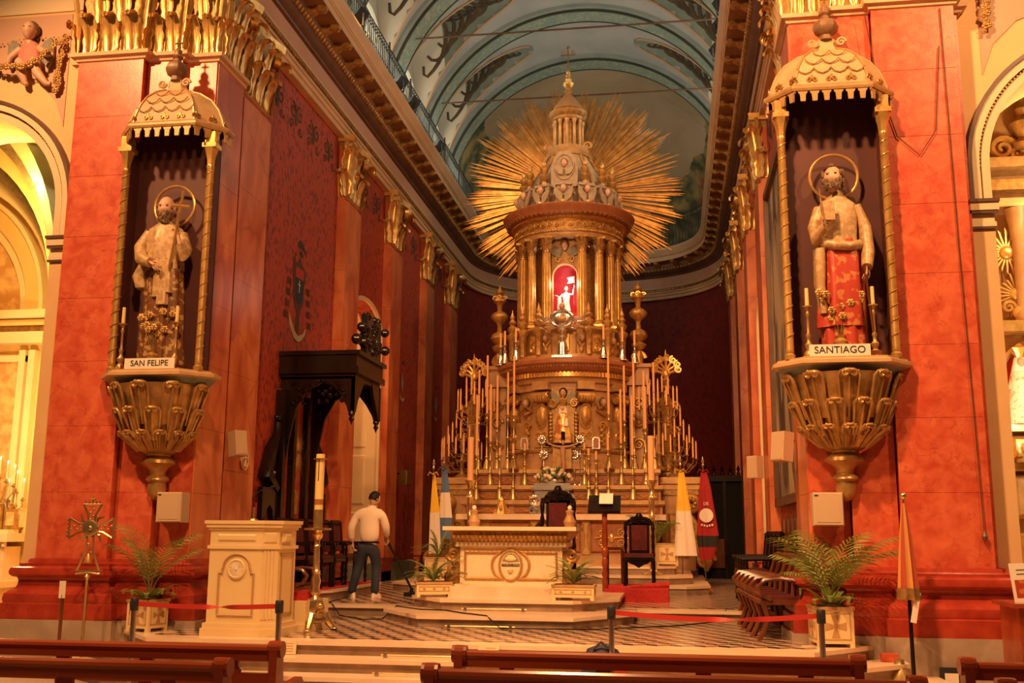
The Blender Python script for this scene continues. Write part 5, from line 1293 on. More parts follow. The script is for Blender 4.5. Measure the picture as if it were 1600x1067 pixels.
# ---- tempietto: drum, attic, columns, entablature, dome, lantern
tp = thing('altar_tempietto', 'round gilt temple crowning the high altar, with columns and a lantern', 'tempietto', (0, YC, 0))
NS = 64
MB().lathe([(1.45, 3.0), (1.45, 3.12), (1.40, 3.15), (1.38, 3.35), (1.43, 3.38), (1.43, 3.45), (1.28, 3.47), (1.28, 4.85)], NS).build('drum', 'altar_stone', tp, True, 0.5)
MB().lathe([(1.28, 4.70), (1.34, 4.72), (1.34, 4.85), (1.40, 4.88), (1.42, 4.98)], NS).build('drum_frieze', 'altar_stone', tp, True, 0.5)
MB().lathe([(1.42, 4.98), (1.46, 5.0), (1.46, 5.08)], NS).build('dentil_band', 'gold', tp, True, 0.5)
MB().lathe([(1.46, 5.08), (1.55, 5.12), (1.60, 5.16), (1.64, 5.24), (1.68, 5.27), (1.68, 5.34), (1.60, 5.40), (1.2, 5.44)], NS).build('drum_cornice', 'altar_red', tp, True, 0.5)
d0 = MB()
for i in range(110): a = 2 * PI * i / 110; d0.at((1.47 * math.cos(a), 1.47 * math.sin(a), 5.04), a); d0.box(-0.02, -0.025, -0.05, 0.035, 0.025, 0.05)
d0.build('dentil_row', 'gold', tp, False, kind='stuff')
def bead_ring(r, z, n, s_, nm='bead_row', mt='old_gold'):
    b = MB()
    for i in range(n): a = 2 * PI * i / n; b.at((r * math.cos(a), r * math.sin(a), z)); b.ell((0, 0, 0), s_, 6, 4)
    b.build(nm, mt, tp, True, 2, kind='stuff')
bead_ring(1.62, 5.20, 150, 0.022); bead_ring(1.47, 3.42, 130, 0.02)
# drum ornament: piers with scrolls, oval medallions, cherub heads
ANG = [-90 + k for k in (-76, -57, -38, -20, 0, 20, 38, 57, 76)]
for k, d in enumerate(ANG):
    a = math.radians(d); g = sub('drum_bay', tp, (1.28 * math.cos(a), 1.28 * math.sin(a), 0), a + PI / 2)
    if k % 2 == 1:
        MB().box(-0.15, -0.12, 3.47, 0.15, 0.05, 4.05).box(-0.17, -0.14, 3.47, 0.17, 0.05, 3.62).build('pedestal', 'gilt_cream', g, False); MB().box(-0.19, -0.2, 4.72, 0.19, 0.05, 4.9).build('block', 'gilt_cream', g, False)
        m_ = MB(); m_.ell((0, -0.09, 4.15), (0.15, 0.13, 0.28), 14, 10); m_.tube([(0.13 * math.cos(i * 0.3), -0.13, 4.15 + 0.26 * math.sin(i * 0.3)) for i in range(22)], 0.03, 5); m_.build('medallion', 'old_gold', g, True)
        m_ = MB(); m_.tube([(-0.17, -0.16, 4.55), (0.17, -0.16, 4.55)], 0.12, 12)
        for sx in (-1, 1): m_.scroll((sx * 0.17, -0.16, 4.55), 0.12, 1.7, 0.025, 'x')
        for e in range(5): m_.ell((-0.12 + e * 0.06, -0.27, 4.5), (0.025, 0.02, 0.06), 6, 5)
        m_.build('scroll', 'old_gold', g, True)
        MB().scroll((-0.08, -0.13, 3.72), 0.09, 1.5, 0.025).scroll((0.08, -0.13, 3.72), 0.09, 1.5, 0.025, sgn=-1, a0=PI).build('foot_scroll', 'gold', g, True)
    elif k != 4:
        m_ = MB(); head_geo(m_, (0, -0.10, 4.45), 0.085); m_.build('cherub_head', 'skin_dark', g, True, 1.2)
        MB().ell((0, -0.07, 4.49), (0.085, 0.07, 0.09), 10, 8).build('cherub_hair', 'beard', g, True)
        m_ = MB()
        for sx in (-1, 1): m_.tube([(sx * 0.04, -0.08, 4.35), (sx * 0.14, -0.1, 4.3), (sx * 0.18, -0.08, 4.42)], [0.05, 0.05, 0.01], 8, True, 0.5)
        m_.tube([(-0.16, -0.06, 4.3), (0, -0.12, 4.2), (0.16, -0.06, 4.3)], 0.035, 6); m_.build('cherub_wings', 'old_gold', g, True)
        m_ = MB().scroll((0, -0.05, 3.95), 0.1, 1.6, 0.025)
        for e in range(6): m_.ell((0.02 * (-1) ** e, -0.06, 3.55 + e * 0.06), (0.05, 0.04, 0.035), 8, 5)
        m_.build('drop_ornament', 'gold', g, True)
    else:
        MB().box(-0.26, -0.04, 3.47, 0.26, 0.05, 4.75).build('niche_back', 'dark_gold', g, False)
        for sx in (-1, 1):
            MB().scroll((sx * 0.24, -0.08, 4.42), 0.1, 1.8, 0.03, sgn=sx).build('scroll', 'old_gold', g, True); m_ = MB()
            for e in range(9): m_.ell((sx * 0.27, -0.07, 3.55 + e * 0.08), (0.045, 0.04, 0.045), 8, 5)
            m_.build('drop_ornament', 'old_gold', g, True)
        m_ = MB(); head_geo(m_, (0, -0.12, 4.62), 0.09); m_.build('cherub_head', 'skin_dark', g, True, 1.2); MB().ell((0, -0.08, 4.66), (0.09, 0.08, 0.1), 10, 8).build('cherub_hair', 'hair', g, True)
        for sx in (-1, 1): MB().prism([(sx * 0.06, 4.5), (sx * 0.2, 4.72), (sx * 0.26, 4.6), (sx * 0.2, 4.42), (sx * 0.1, 4.4)], -0.09, -0.05).build('cherub_wing', 'wing_grey', g, False)
# side piers of the drum carrying the big urns
for sg in (-1, 1):
    b = sub('side_pier', tp, (sg * 1.58, -0.3, 0))
    MB().box(-0.2, -0.2, 3.0, 0.2, 0.2, 4.9).build('shaft', 'altar_stone', b, False); MB().box(-0.28, -0.28, 4.9, 0.28, 0.28, 5.02).box(-0.25, -0.25, 5.02, 0.25, 0.25, 5.3).box(-0.3, -0.3, 5.3, 0.3, 0.3, 5.38).build('cap', 'altar_stone', b, False)
    for z_, q_ in ((4.5, 1), (4.1, -1), (3.6, 1)): MB().scroll((0, -0.23, z_), 0.13, 1.7, 0.035, sgn=sg * q_).build('scroll', 'old_gold', b, True)
    u = sub('urn_finial', tp, (sg * 1.60, -0.2, 5.38))
    MB().scroll((-0.02, 0, 0.18), 0.17, 1.4, 0.055, sgn=sg).lathe([(0.09, 0), (0.1, 0.3), (0.06, 0.36), (0.15, 0.42), (0.17, 0.5), (0.08, 0.56), (0.16, 0.62), (0.2, 0.7), (0.16, 0.8), (0.06, 0.86), (0.05, 1.0), (0.08, 1.06), (0.19, 1.16), (0.2, 1.24), (0.15, 1.3), (0.05, 1.36), (0.07, 1.5), (0.15, 1.58), (0.13, 1.66), (0.05, 1.72), (0.1, 1.78), (0.03, 1.9), (0.0, 2.0)], 18, flute=0.05, fn=9).build('baluster', 'old_gold', u, True, 0.8)
    for e in range(4): a = e * PI / 2; MB().scroll((0.12 * math.cos(a), 0.12 * math.sin(a), 1.66), 0.06, 1.4, 0.02).build('bud', 'gold', u, True)
# attic
MB().lathe([(1.38, 5.40), (1.38, 5.50), (1.18, 5.52), (1.18, 6.02), (1.24, 6.05), (1.28, 6.10), (1.28, 6.16), (1.0, 6.18)], NS).build('attic', 'gilt_cream', tp, True, 0.5)
for k, d in enumerate(range(-90 - 72, -90 + 73, 18)):
    a = math.radians(d); g = sub('attic_panel', tp, (1.18 * math.cos(a), 1.18 * math.sin(a), 0), a + PI / 2)
    if k % 2 == 0: MB().bev(-0.13, -0.03, 5.58, 0.13, 0.02, 5.98, 0.02).scroll((0, -0.045, 5.85), 0.08, 1.5, 0.02).scroll((0, -0.045, 5.68), 0.08, 1.5, 0.02, sgn=-1).build('relief', 'gold', g, True)
    else:
        MB().box(-0.11, -0.08, 5.5, 0.11, 0.02, 6.16).build('pier', 'gilt_cream', g, False); m_ = MB(); head_geo(m_, (0, -0.12, 5.86), 0.075); m_.build('cherub_head', 'skin_dark', g, True, 1.2); MB().tube([(-0.09, -0.09, 5.8), (0, -0.11, 5.66), (0.09, -0.09, 5.8)], 0.03, 6).ell((0, -0.1, 5.62), (0.05, 0.04, 0.08), 8, 6).build('swag', 'old_gold', g, True)
fn = None
for k, d in enumerate((-90 - 66, -90 - 44, -90 - 24, -90 + 24, -90 + 44, -90 + 66)):
    a = math.radians(d); p = (1.34 * math.cos(a), 1.34 * math.sin(a), 5.52 if abs(d + 90) > 30 else 6.16)
    p = (1.36 * math.cos(a), 1.36 * math.sin(a), 5.95); 
    if fn is None: fn = MB().lathe([(0.07, -0.45), (0.08, 0), (0.12, 0.06), (0.13, 0.12), (0.06, 0.18), (0.10, 0.24), (0.11, 0.3), (0.05, 0.36), (0.085, 0.42), (0.04, 0.5), (0.06, 0.55), (0.02, 0.65), (0, 0.74)], 12, flute=0.06, fn=6).build('finial', 'old_gold', tp, True, 0.8, loc=p)
    else: link_copy(fn, tp, p)
# inner cell with niche
aw = math.asin(0.30 / 0.86)
MB().lathe([(0.86, 6.16), (0.86, 8.2)], 40, (0, 0, 0), -PI / 2 + aw, 1.5 * PI - aw).build('cell_wall', 'dark_gold', tp, True)
n = 14; r_ = 0.27
pl = [(-0.30, 8.2), (-0.30, 6.2), (-r_, 6.2), (-r_, 7.36)] + [(r_ * math.cos(PI - PI * i / n), 7.36 + r_ * math.sin(PI * i / n)) for i in range(1, n)] + [(r_, 7.36), (r_, 6.2), (0.30, 6.2), (0.30, 8.2)]
MB().prism(pl, -0.86, -0.80).build('niche_front', 'gilt_cream', tp, False)
MB().tube([(-r_ - .02, -0.87, 6.2), (-r_ - .02, -0.87, 7.36)] + [((r_ + .02) * math.cos(PI - PI * i / n), -0.87, 7.36 + (r_ + .02) * math.sin(PI * i / n)) for i in range(1, n)] + [(r_ + .02, -0.87, 7.36), (r_ + .02, -0.87, 6.2)], 0.03, 6).build('niche_arch', 'gilt_cream', tp, True)
MB().lathe([(0.42, 6.2), (0.42, 7.4), (0.3, 7.7), (0.0, 7.8)], 20, (0, -0.62, 0), 0, PI).build('niche_shell', 'niche_red', tp, True)
MB().box(-0.45, -0.86, 6.16, 0.45, -0.2, 6.2).build('niche_floor', 'gilt_cream', tp, False)
m_ = MB(); head_geo(m_, (0, -0.98, 8.05), 0.10); m_.build('cherub_head', 'skin_dark', tp, True, 1.2); MB().ell((0, -0.93, 8.09), (0.10, 0.08, 0.10), 10, 8).build('cherub_hair', 'beard', tp, True)
for sx in (-1, 1): MB().prism([(sx * 0.06, 7.95), (sx * 0.32, 8.12), (sx * 0.36, 8.0), (sx * 0.28, 7.85), (sx * 0.12, 7.78)], -0.97, -0.91).build('cherub_wing', 'wing_grey', tp, False)
MB().scroll((-0.15, -0.92, 7.74), 0.08, 1.4, 0.025).build('niche_crest', 'old_gold', tp, True); MB().scroll((0.15, -0.92, 7.74), 0.08, 1.4, 0.025, sgn=-1, a0=PI).build('niche_crest', 'old_gold', tp, True)
# columns
c0 = None
for d in (-90 - 90, -90 - 63, -90 - 43, -90 - 21, -90 + 21, -90 + 43, -90 + 63, 0, 45, 90, 135):
    a = math.radians(d); p = (1.12 * math.cos(a), 1.12 * math.sin(a), 6.18)
    if c0 is None:
        c0 = sub('column', tp, p)
        MB().box(-0.13, -0.13, 0, 0.13, 0.13, 0.05).lathe([(0.125, 0.05), (0.13, 0.08), (0.105, 0.11), (0.115, 0.14), (0.1, 0.16)], 16).build('base', 'gold', c0, True)
        MB().lathe([(0.098, 0.15), (0.098, 0.6), (0.088, 1.68)], 48, flute=0.045, fn=16).build('shaft', 'gold', c0, True, 0.9)
        MB().lathe([(0.095, 1.67), (0.1, 1.7), (0.09, 1.72), (0.10, 1.85), (0.15, 2.0), (0.16, 2.04)], 16).box(-0.15, -0.15, 2.0, 0.15, 0.15, 2.05).build('capital', 'old_gold', c0, True)
        lf = None
        for r, (h_, n_, z_) in enumerate(((0.16, 8, 1.72), (0.26, 8, 1.76))):
            for i in range(n_):
                q = 2 * PI * (i + r * .5) / n_
                o = MB().acanthus(0.075, h_, 0.05, 0.035, nz=5, nx=2).build('leaf', 'old_gold', c0, True, 1, loc=(0.095 * math.cos(q), 0.095 * math.sin(q), z_), rz=q + PI / 2)
    else: copy_tree(c0, tp, p)
# entablature
MB().lathe([(0.9, 8.2), (1.22, 8.2), (1.24, 8.24), (1.24, 8.30), (1.27, 8.32), (1.27, 8.36)], NS).build('architrave', 'gilt_cream', tp, True, 0.5)
MB().lathe([(1.24, 8.36), (1.26, 8.60)], NS).build('frieze', 'old_gold', tp, True, 0.5)
MB().lathe([(1.26, 8.60), (1.30, 8.62), (1.34, 8.66)], NS).build('bed_moulding', 'gold', tp, True, 0.5)
MB().lathe([(1.34, 8.66), (1.46, 8.70), (1.48, 8.76), (1.53, 8.82), (1.55, 8.88), (1.50, 8.92), (1.0, 8.96)], NS).build('cornice', 'altar_red', tp, True, 0.5)
bead_ring(1.275, 8.34, 120, 0.018, mt='gold'); bead_ring(1.33, 8.63, 120, 0.018, mt='gold')
d0 = MB()
for i in range(72): a = 2 * PI * i / 72; d0.at((1.42 * math.cos(a), 1.42 * math.sin(a), 8.70), a); d0.ell((0, 0, 0), (0.05, 0.035, 0.04), 6, 4)
d0.build('egg_row', 'dark_gold', tp, True, 2, kind='stuff')
fz = MB()
for i in range(48):
    a = 2 * PI * i / 48; fz.at((1.265 * math.cos(a), 1.265 * math.sin(a), 8.48), a + PI / 2); fz.scroll((0, 0, 0), 0.06, 1.4, 0.014, sgn=(-1) ** i, n=14, tn=4)
fz.build('frieze_scrolls', 'gold', tp, True, 2, kind='stuff')
# ring of winged cherubs above the cornice
for k, d in enumerate(range(-90 - 104, -90 + 105, 26)):
    a = math.radians(d); g = sub('winged_cherub', tp, (1.12 * math.cos(a), 1.12 * math.sin(a), 8.96), a + PI / 2)
    MB().box(-0.16, -0.02, 0, 0.16, 0.2, 0.50).box(-0.19, -0.06, 0.46, 0.19, 0.2, 0.52).build('block', 'grey_stucco', g, False)
    m_ = MB(); head_geo(m_, (0, -0.10, 0.36), 0.085); m_.build('head', 'skin', g, True, 1.2)
    MB().ell((0, -0.065, 0.395), (0.082, 0.07, 0.085), 10, 8).build('hair', 'beard', g, True)
    for sx in (-1, 1):
        m_ = MB(); vs = []
        m_.prism([(sx * 0.03, 0.25), (sx * 0.13, 0.33), (sx * 0.21, 0.44), (sx * 0.22, 0.3), (sx * 0.17, 0.15), (sx * 0.08, 0.06), (sx * 0.02, 0.08)], -0.10, -0.05); m_.build('wing', 'grey_stucco', g, False)
    MB().tube([(-0.2, -0.08, 0.04), (-0.1, -0.12, 0.0), (0, -0.13, 0.06), (0.1, -0.12, 0.0), (0.2, -0.08, 0.04)], 0.035, 6).ell((0, -0.13, 0.05), (0.05, 0.04, 0.06), 8, 6).build('swag', 'gold', g, True)
    u = MB().lathe([(0.06, 0.52), (0.07, 0.58), (0.05, 0.62), (0.10, 0.68), (0.115, 0.74), (0.05, 0.8), (0.09, 0.86), (0.10, 0.92), (0.045, 0.98), (0.06, 1.04), (0.02, 1.12), (0, 1.2)], 14, (0, 0.06, 0)).build('urn', 'old_gold', g, True) if k != 4 else None
# dome and lantern
MB().lathe([(1.0, 8.96), (0.98, 9.4), (0.86, 9.75), (0.64, 10.1), (0.5, 10.35), (0.46, 10.5)], 40).build('dome', 'grey_stucco', tp, True)
for k, d in enumerate(range(-90 - 120, -90 + 121, 40)):
    a = math.radians(d); MB().tube([(r * math.cos(a), r * math.sin(a), z) for r, z in ((1.0, 9.3), (0.98, 9.5), (0.85, 9.85), (0.64, 10.15), (0.52, 10.4))], 0.04, 6).build('dome_rib', 'old_gold', tp, True)
m_ = MB(); m_.prism([(-0.30, 9.42), (0.30, 9.42), (0.31, 9.9), (0.24, 10.15), (0.1, 10.28), (-0.1, 10.28), (-0.24, 10.15), (-0.31, 9.9)], -1.0, -0.7); m_.build('dormer', 'grey_stucco', tp, False)
m_ = MB(); head_geo(m_, (0, -1.03, 9.98), 0.085); m_.build('cherub_head', 'skin', tp, True, 1.2); MB().ell((0, -1.0, 10.02), (0.085, 0.07, 0.085), 10, 8).build('cherub_hair', 'beard', tp, True)
for sx in (-1, 1): MB().prism([(sx * 0.03, 9.86), (sx * 0.17, 9.98), (sx * 0.22, 9.85), (sx * 0.14, 9.72), (sx * 0.04, 9.70)], -1.06, -1.0).build('cherub_wing', 'grey_stucco', tp, False)
MB().tube([(0.22 * math.cos(i * 0.3), -1.01, 9.9 + 0.3 * math.sin(i * 0.3)) for i in range(22)], 0.022, 5).build('oval_frame', 'grey_stucco', tp, True)
MB().lathe([(0.52, 10.42), (0.55, 10.5), (0.50, 10.56), (0.48, 10.66), (0.36, 10.68)], 32).build('lantern_base', 'gilt_cream', tp, True, 0.6)
MB().lathe([(0.27, 10.66), (0.27, 11.35)], 24).build('lantern_core', 'dark_gold', tp, True)
lc = None
for i in range(12):
    a = 2 * PI * i / 12; p = (0.33 * math.cos(a), 0.33 * math.sin(a), 10.66)
    if lc is None: lc = MB().lathe([(0.055, 0), (0.055, 0.05), (0.042, 0.07), (0.038, 0.6), (0.055, 0.62), (0.06, 0.7)], 10).build('lantern_column', 'gilt_cream', tp, True, loc=p)
    else: link_copy(lc, tp, p)
for sx in (-1, 1): MB().scroll((sx * 0.48, -0.1, 10.72), 0.12, 1.5, 0.04, sgn=-sx, a0=-PI / 2).build('lantern_scroll', 'gilt_cream', tp, True)
MB().lathe([(0.34, 11.34), (0.38, 11.38), (0.38, 11.44), (0.43, 11.5), (0.46, 11.58), (0.40, 11.62), (0.37, 11.66)], 32).build('lantern_cornice', 'old_gold', tp, True, 0.6)
MB().lathe([(0.37, 11.64), (0.36, 11.72), (0.27, 11.85), (0.15, 12.0), (0.08, 12.08)], 24).build('lantern_roof', 'altar_stone', tp, True)
MB().lathe([(0.08, 12.06), (0.05, 12.12), (0.10, 12.18), (0.05, 12.24), (0.12, 12.32), (0.13, 12.38), (0.06, 12.42), (0.08, 12.48), (0.035, 12.54), (0.06, 12.58), (0.025, 12.62), (0.05, 12.67), (0.02, 12.72), (0, 12.78)], 16, flute=0.05, fn=8).build('finial', 'gold', tp, True, 0.8)
MB().bar((0, 0, 12.75), (0, 0, 13.35), 0.025).bar((-0.18, 0, 13.12), (0.18, 0, 13.12), 0.025).scroll((-0.12, 0, 13.2), 0.05, 1.2, 0.01).scroll((0.12, 0, 13.2), 0.05, 1.2, 0.01, sgn=-1).scroll((0, 0, 13.3), 0.05, 1.2, 0.01).build('cross', 'dark_gold', tp, True)
# lamp in the niche
point('niche_lamp', (0.0, YC - 0.95, 7.2), 16, (1.0, 0.86, 0.74), 0.05)
point('niche_lamp', (0.2, YC - 0.75, 6.45), 7, (1.0, 0.75, 0.55), 0.05)
# white figure in the niche
st = thing('niche_statue', 'small white figure with raised arms in the glowing red niche', 'statue', (0, YC - 0.62, 6.2))
MB().loft([(0, 0, 0.0, 0.13, 0.10, 0, 6, 0), (0, 0, 0.06, 0.13, 0.1, 0, 6, 0)], 16).build('plinth', 'gilt_cream', st, True)
MB().loft([(0.02, 0, 0.06, 0.10, 0.08, 0.05, 7, 0), (0.02, 0, 0.35, 0.085, 0.07, 0.05, 7, 0.5), (0.0, 0, 0.62, 0.07, 0.055, 0.03, 7, 1), (0, 0, 0.78, 0.09, 0.055, 0.02, 7, 1), (0, 0, 0.85, 0.03, 0.03, 0, 7, 1)], 26).build('robe', 'white_cloth', st, True, 1.2)
m_ = MB(); head_geo(m_, (0, -0.01, 0.92), 0.055); m_.tube([(-0.07, 0, 0.80), (-0.15, -0.04, 0.72), (-0.22, -0.06, 0.76)], [0.026, 0.022, 0.015], 8); m_.tube([(0.07, 0, 0.80), (0.15, -0.03, 0.78), (0.18, -0.04, 0.95)], [0.026, 0.022, 0.015], 8)
hand_geo(m_, (-0.21, -0.06, 0.76), (-1, 0, 0.2), (0, 0, 1), 0.07, 0.3); hand_geo(m_, (0.18, -0.04, 0.94), (0, 0, 1), (0, 1, 0), 0.07, 0.3); m_.build('body', 'white_cloth', st, True, 1.2)
MB().tube([(0.18, -0.05, 0.55), (0.19, -0.05, 1.22)], 0.006, 4).build('staff', 'silver', st, True)
MB().prism([(0.19, 1.2), (0.02, 1.17), (0.06, 1.1), (0.02, 1.03), (0.19, 1.05)], -0.055, -0.045).build('banner', 'white_cloth', st, False)
MB().loft([(-0.15, 0, 0.3, 0.05, 0.03, 0.1, 5, 0), (-0.16, -0.02, 0.5, 0.055, 0.03, 0.1, 5, 0.6), (-0.16, -0.03, 0.72, 0.04, 0.03, 0.1, 5, 1)], 16).build('drapery', 'white_cloth', st, True, 1.2)

# ---- great sunburst behind the temple
sb = thing('sunburst', 'huge gilt sunburst of hundreds of rays behind the round temple', 'sunburst', (0, 24.45, 9.92))
rr = random.Random(3); ray0 = None; nr = 264
prof = MB()
prof.add([(-0.010, -0.010, 0.55), (0.010, -0.010, 0.55), (0.010, 0.010, 0.55), (-0.010, 0.010, 0.55), (-0.021, -0.018, 2.35), (0.021, -0.018, 2.35), (0.021, 0.018, 2.35), (-0.021, 0.018, 2.35), (0, 0, 2.6)],
         [(0, 1, 5, 4), (1, 2, 6, 5), (2, 3, 7, 6), (3, 0, 4, 7), (4, 5, 8), (5, 6, 8), (6, 7, 8), (7, 4, 8), (3, 2, 1, 0)])
for i in range(nr):
    a = 2 * PI * i / nr
    ph = (i % 12) / 12.0; env = 1.0 - 0.13 * abs(2 * ph - 1)
    L = env * rr.uniform(0.93, 1.03)
    if ray0 is None: o = ray0 = prof.build('ray', 'ray_gold', sb, False)
    else: o = link_copy(ray0, sb)
    o.rotation_euler = (rr.uniform(-0.05, 0.035), a, 0); o.scale = (1, 1, L * 1.1); o.location = (0, rr.uniform(-0.04, 0.04), 0)
MB().lathe([(0.75, 0), (0.7, 0.05)], 32).build('hub', 'dark_gold', sb, True).rotation_euler[0] = PI / 2

# ---- things standing on the altar
vs_ = thing('virgin_statue', 'small Virgin with a gilt embroidered mantle before the altar drum', 'statue', (0, 22.02, 3.45))
mk('mantle_gold', (0.55, 0.16, 0.06), (0.90, 0.62, 0.22), 9, 0.35, 0.4, contrast=(0.42, 0.55))
MB().box(-0.2, -0.12, -0.45, 0.2, 0.16, 0.0).build('pedestal', 'dark_gold', vs_, False)
MB().loft([(0, 0, 0.0, 0.21, 0.13, 0.02, 8, 0), (0, 0, 0.3, 0.19, 0.12, 0.02, 8, 0.3), (0, 0, 0.6, 0.12, 0.09, 0.02, 8, 0.5), (0, 0, 0.72, 0.10, 0.07, 0, 8, 0), (0, 0, 0.76, 0.04, 0.04, 0, 8, 0)], 32).build('gown', 'mantle_gold', vs_, True, 1.2)
m_ = MB(); R_ = head_geo(m_, (0, -0.01, 0.84), 0.06); m_.build('head', 'skin', vs_, True, 1.2); m_ = MB(); eyes_geo(m_, R_, 0.06); m_.build('eyes', 'hair', vs_, True)
MB().loft([(0, 0.03, 0.3, 0.2, 0.11, 0.03, 7, 0), (0, 0.03, 0.65, 0.12, 0.09, 0.02, 7, 0), (0, 0.035, 0.86, 0.075, 0.06, 0, 7, 0), (0, 0.03, 0.93, 0.04, 0.04, 0, 7, 0)], 24).build('veil', 'white_cloth', vs_, True, 1.2)
m_ = MB(); head_geo(m_, (0.09, -0.1, 0.66), 0.035); m_.build('infant_head', 'skin', vs_, True, 1.2); MB().loft([(0.09, -0.1, 0.45, 0.05, 0.05, 0, 5, 0), (0.09, -0.1, 0.62, 0.035, 0.035, 0, 5, 0)], 14).build('infant_robe', 'white_cloth', vs_, True)
MB().lathe([(0.055, 0.9), (0.05, 0.95), (0.09, 1.02), (0.04, 1.06), (0.0, 1.1)], 10, flute=0.15, fn=5).build('crown', 'gold', vs_, True)
rq = thing('reliquary', 'winged silver reliquary on a stem above the altar cornice', 'reliquary', (0, 21.98, 5.38))
MB().box(-0.22, -0.12, 0, 0.22, 0.12, 0.05).lathe([(0.14, 0.05), (0.11, 0.1), (0.10, 0.3), (0.06, 0.36), (0.09, 0.44), (0.05, 0.5), (0.11, 0.6), (0.06, 0.66)], 16).build('stem', 'silver', rq, True)
m_ = MB(); m_.ell((0, -0.02, 0.85), (0.22, 0.07, 0.17), 18, 12); m_.tube([(0.24 * math.cos(i * 0.3), -0.05, 0.85 + 0.18 * math.sin(i * 0.3)) for i in range(22)], 0.03, 6)
for i in range(14): a = 2 * PI * i / 14; m_.ell((0.26 * math.cos(a), -0.03, 0.85 + 0.2 * math.sin(a)), 0.035, 6, 5)
m_.build('capsule', 'silver', rq, True)
MB().ell((0, -0.10, 0.85), (0.10, 0.04, 0.07), 14, 8).build('window', 'gilt_cream', rq, True)
for sx in (-1, 1):
    MB().tube([(sx * 0.2, 0, 0.9), (sx * 0.38, 0, 0.86), (sx * 0.52, 0, 0.93), (sx * 0.66, 0, 0.98)], [0.06, 0.09, 0.06, 0.01], 8, True, 0.5).tube([(sx * 0.25, 0, 0.8), (sx * 0.42, 0, 0.76), (sx * 0.58, 0, 0.86)], [0.05, 0.06, 0.01], 8, True, 0.5).tube([(sx * 0.12, 0, 0.68), (sx * 0.3, 0, 0.62), (sx * 0.38, 0, 0.7)], [0.04, 0.055, 0.01], 8, True, 0.5).build('wing', 'silver', rq, True)
m_ = MB(); head_geo(m_, (0, -0.05, 1.12), 0.08); m_.build('cherub_head', 'skin_dark', rq, True, 1.2)
# slender altar candlesticks: x, shelf, stand height, candle height
def altar_candle(x, y, z, h, chh, lab, grp, cr=0.026, mat='old_brass'):
    t = thing('altar_candlestick', lab, 'candlestick', (x, y, z), 0, grp)
    MB().lathe([(0.12, 0), (0.12, 0.02), (0.09, 0.035), (0.07, 0.12), (0.045, 0.2), (0.03, 0.24), (0.05, 0.28), (0.025, 0.32), (0.02, h * 0.55), (0.038, h * 0.58), (0.018, h * 0.62), (0.016, h * 0.86), (0.035, h * 0.9), (0.018, h * 0.94), (0.06, h * 0.985), (0.062, h), (0.02, h)], 10).build('stem', mat, t, True)
    MB().cyl((0, 0, h), cr, chh, 8, cr * 0.9).build('candle', 'wax_orange', t, True)
G1 = 'slender candlesticks on the altar shelves'
side = lambda x: 'left' if x < 0 else 'right'
lst = [(-1.83, 21.86, 2.33, 0.95, 1.3), (-1.33, 21.86, 2.33, 0.95, 0.16), (-1.04, 21.86, 2.33, 1.0, 0.2), (0.97, 21.86, 2.33, 1.05, 0.35), (1.48, 21.86, 2.33, 0.95, 1.25), (0.72, 21.86, 2.33, 0.85, 0.18), (0.56, 21.86, 2.33, 0.95, 0.14),
       (-1.58, 22.12, 2.65, 0.95, 1.25), (-0.83, 22.12, 2.65, 0.75, 0.16), (0.45, 22.12, 2.65, 0.75, 0.16), (1.23, 22.12, 2.65, 0.9, 1.15), (1.75, 22.12, 2.65, 1.2, 0.9),
       (-1.93, 22.6, 3.0, 1.15, 1.1), (-1.72, 22.45, 3.0, 1.25, 1.3), (-1.5, 22.5, 3.0, 0.95, 1.15), (-1.24, 22.35, 3.0, 1.2, 0.95), (-1.06, 22.05, 3.0, 1.15, 1.3), (0.98, 22.05, 3.0, 1.15, 1.35), (1.3, 22.35, 3.0, 1.05, 1.2), (1.5, 22.5, 3.0, 1.2, 1.25), (1.72, 22.45, 3.0, 0.85, 1.3), (1.93, 22.6, 3.0, 1.2, 1.15)]
cnt = {}
ordw = ('first', 'second', 'third', 'fourth', 'fifth', 'sixth', 'seventh')
rown = {2.33: 'lowest', 2.65: 'middle', 3.0: 'top'}
for (x, y, z, h, c_) in sorted(lst):
    k = (z, x < 0); cnt[k] = cnt.get(k, 0) + 1
    altar_candle(x, y, z, h, c_, '%s slender candlestick from the left on the %s altar shelf, %s half' % (ordw[cnt[k] - 1], rown[z], side(x)), G1)
for i, x in enumerate((-1.5, -1.36, -1.06, 0.88, 1.27, 1.52)):
    yy = YC - math.sqrt(max(0.05, 1.62 ** 2 - x * x))
    altar_candle(x, yy, 5.38, 0.42, 0.33, '%s short silver candlestick from the left standing on the round altar cornice' % ordw[i], 'short candlesticks on the round cornice', 0.026, 'silver')
# large processional candles beside the altar
for sg in (-1, 1):
    t = thing('floor_candlestick', 'tall brass floor candlestick with one thick orange candle, %s of the high altar' % ('left' if sg < 0 else 'right'), 'candlestick', (-1.60 if sg < 0 else 1.90, 20.0, 0.9), 0, 'thick candles flanking the altar')
    MB().lathe([(0.2, 0), (0.2, 0.03), (0.1, 0.06), (0.06, 0.12), (0.05, 1.05), (0.07, 1.08), (0.05, 1.12), (0.06, 1.4), (0.09, 1.44), (0.05, 1.5), (0.05, 1.62), (0.11, 1.74), (0.12, 1.76)], 14).build('stem', 'brass', t, True)
    MB().cyl((0, 0, 1.75), 0.062, 0.85, 14).build('candle', 'wax_orange', t, True)
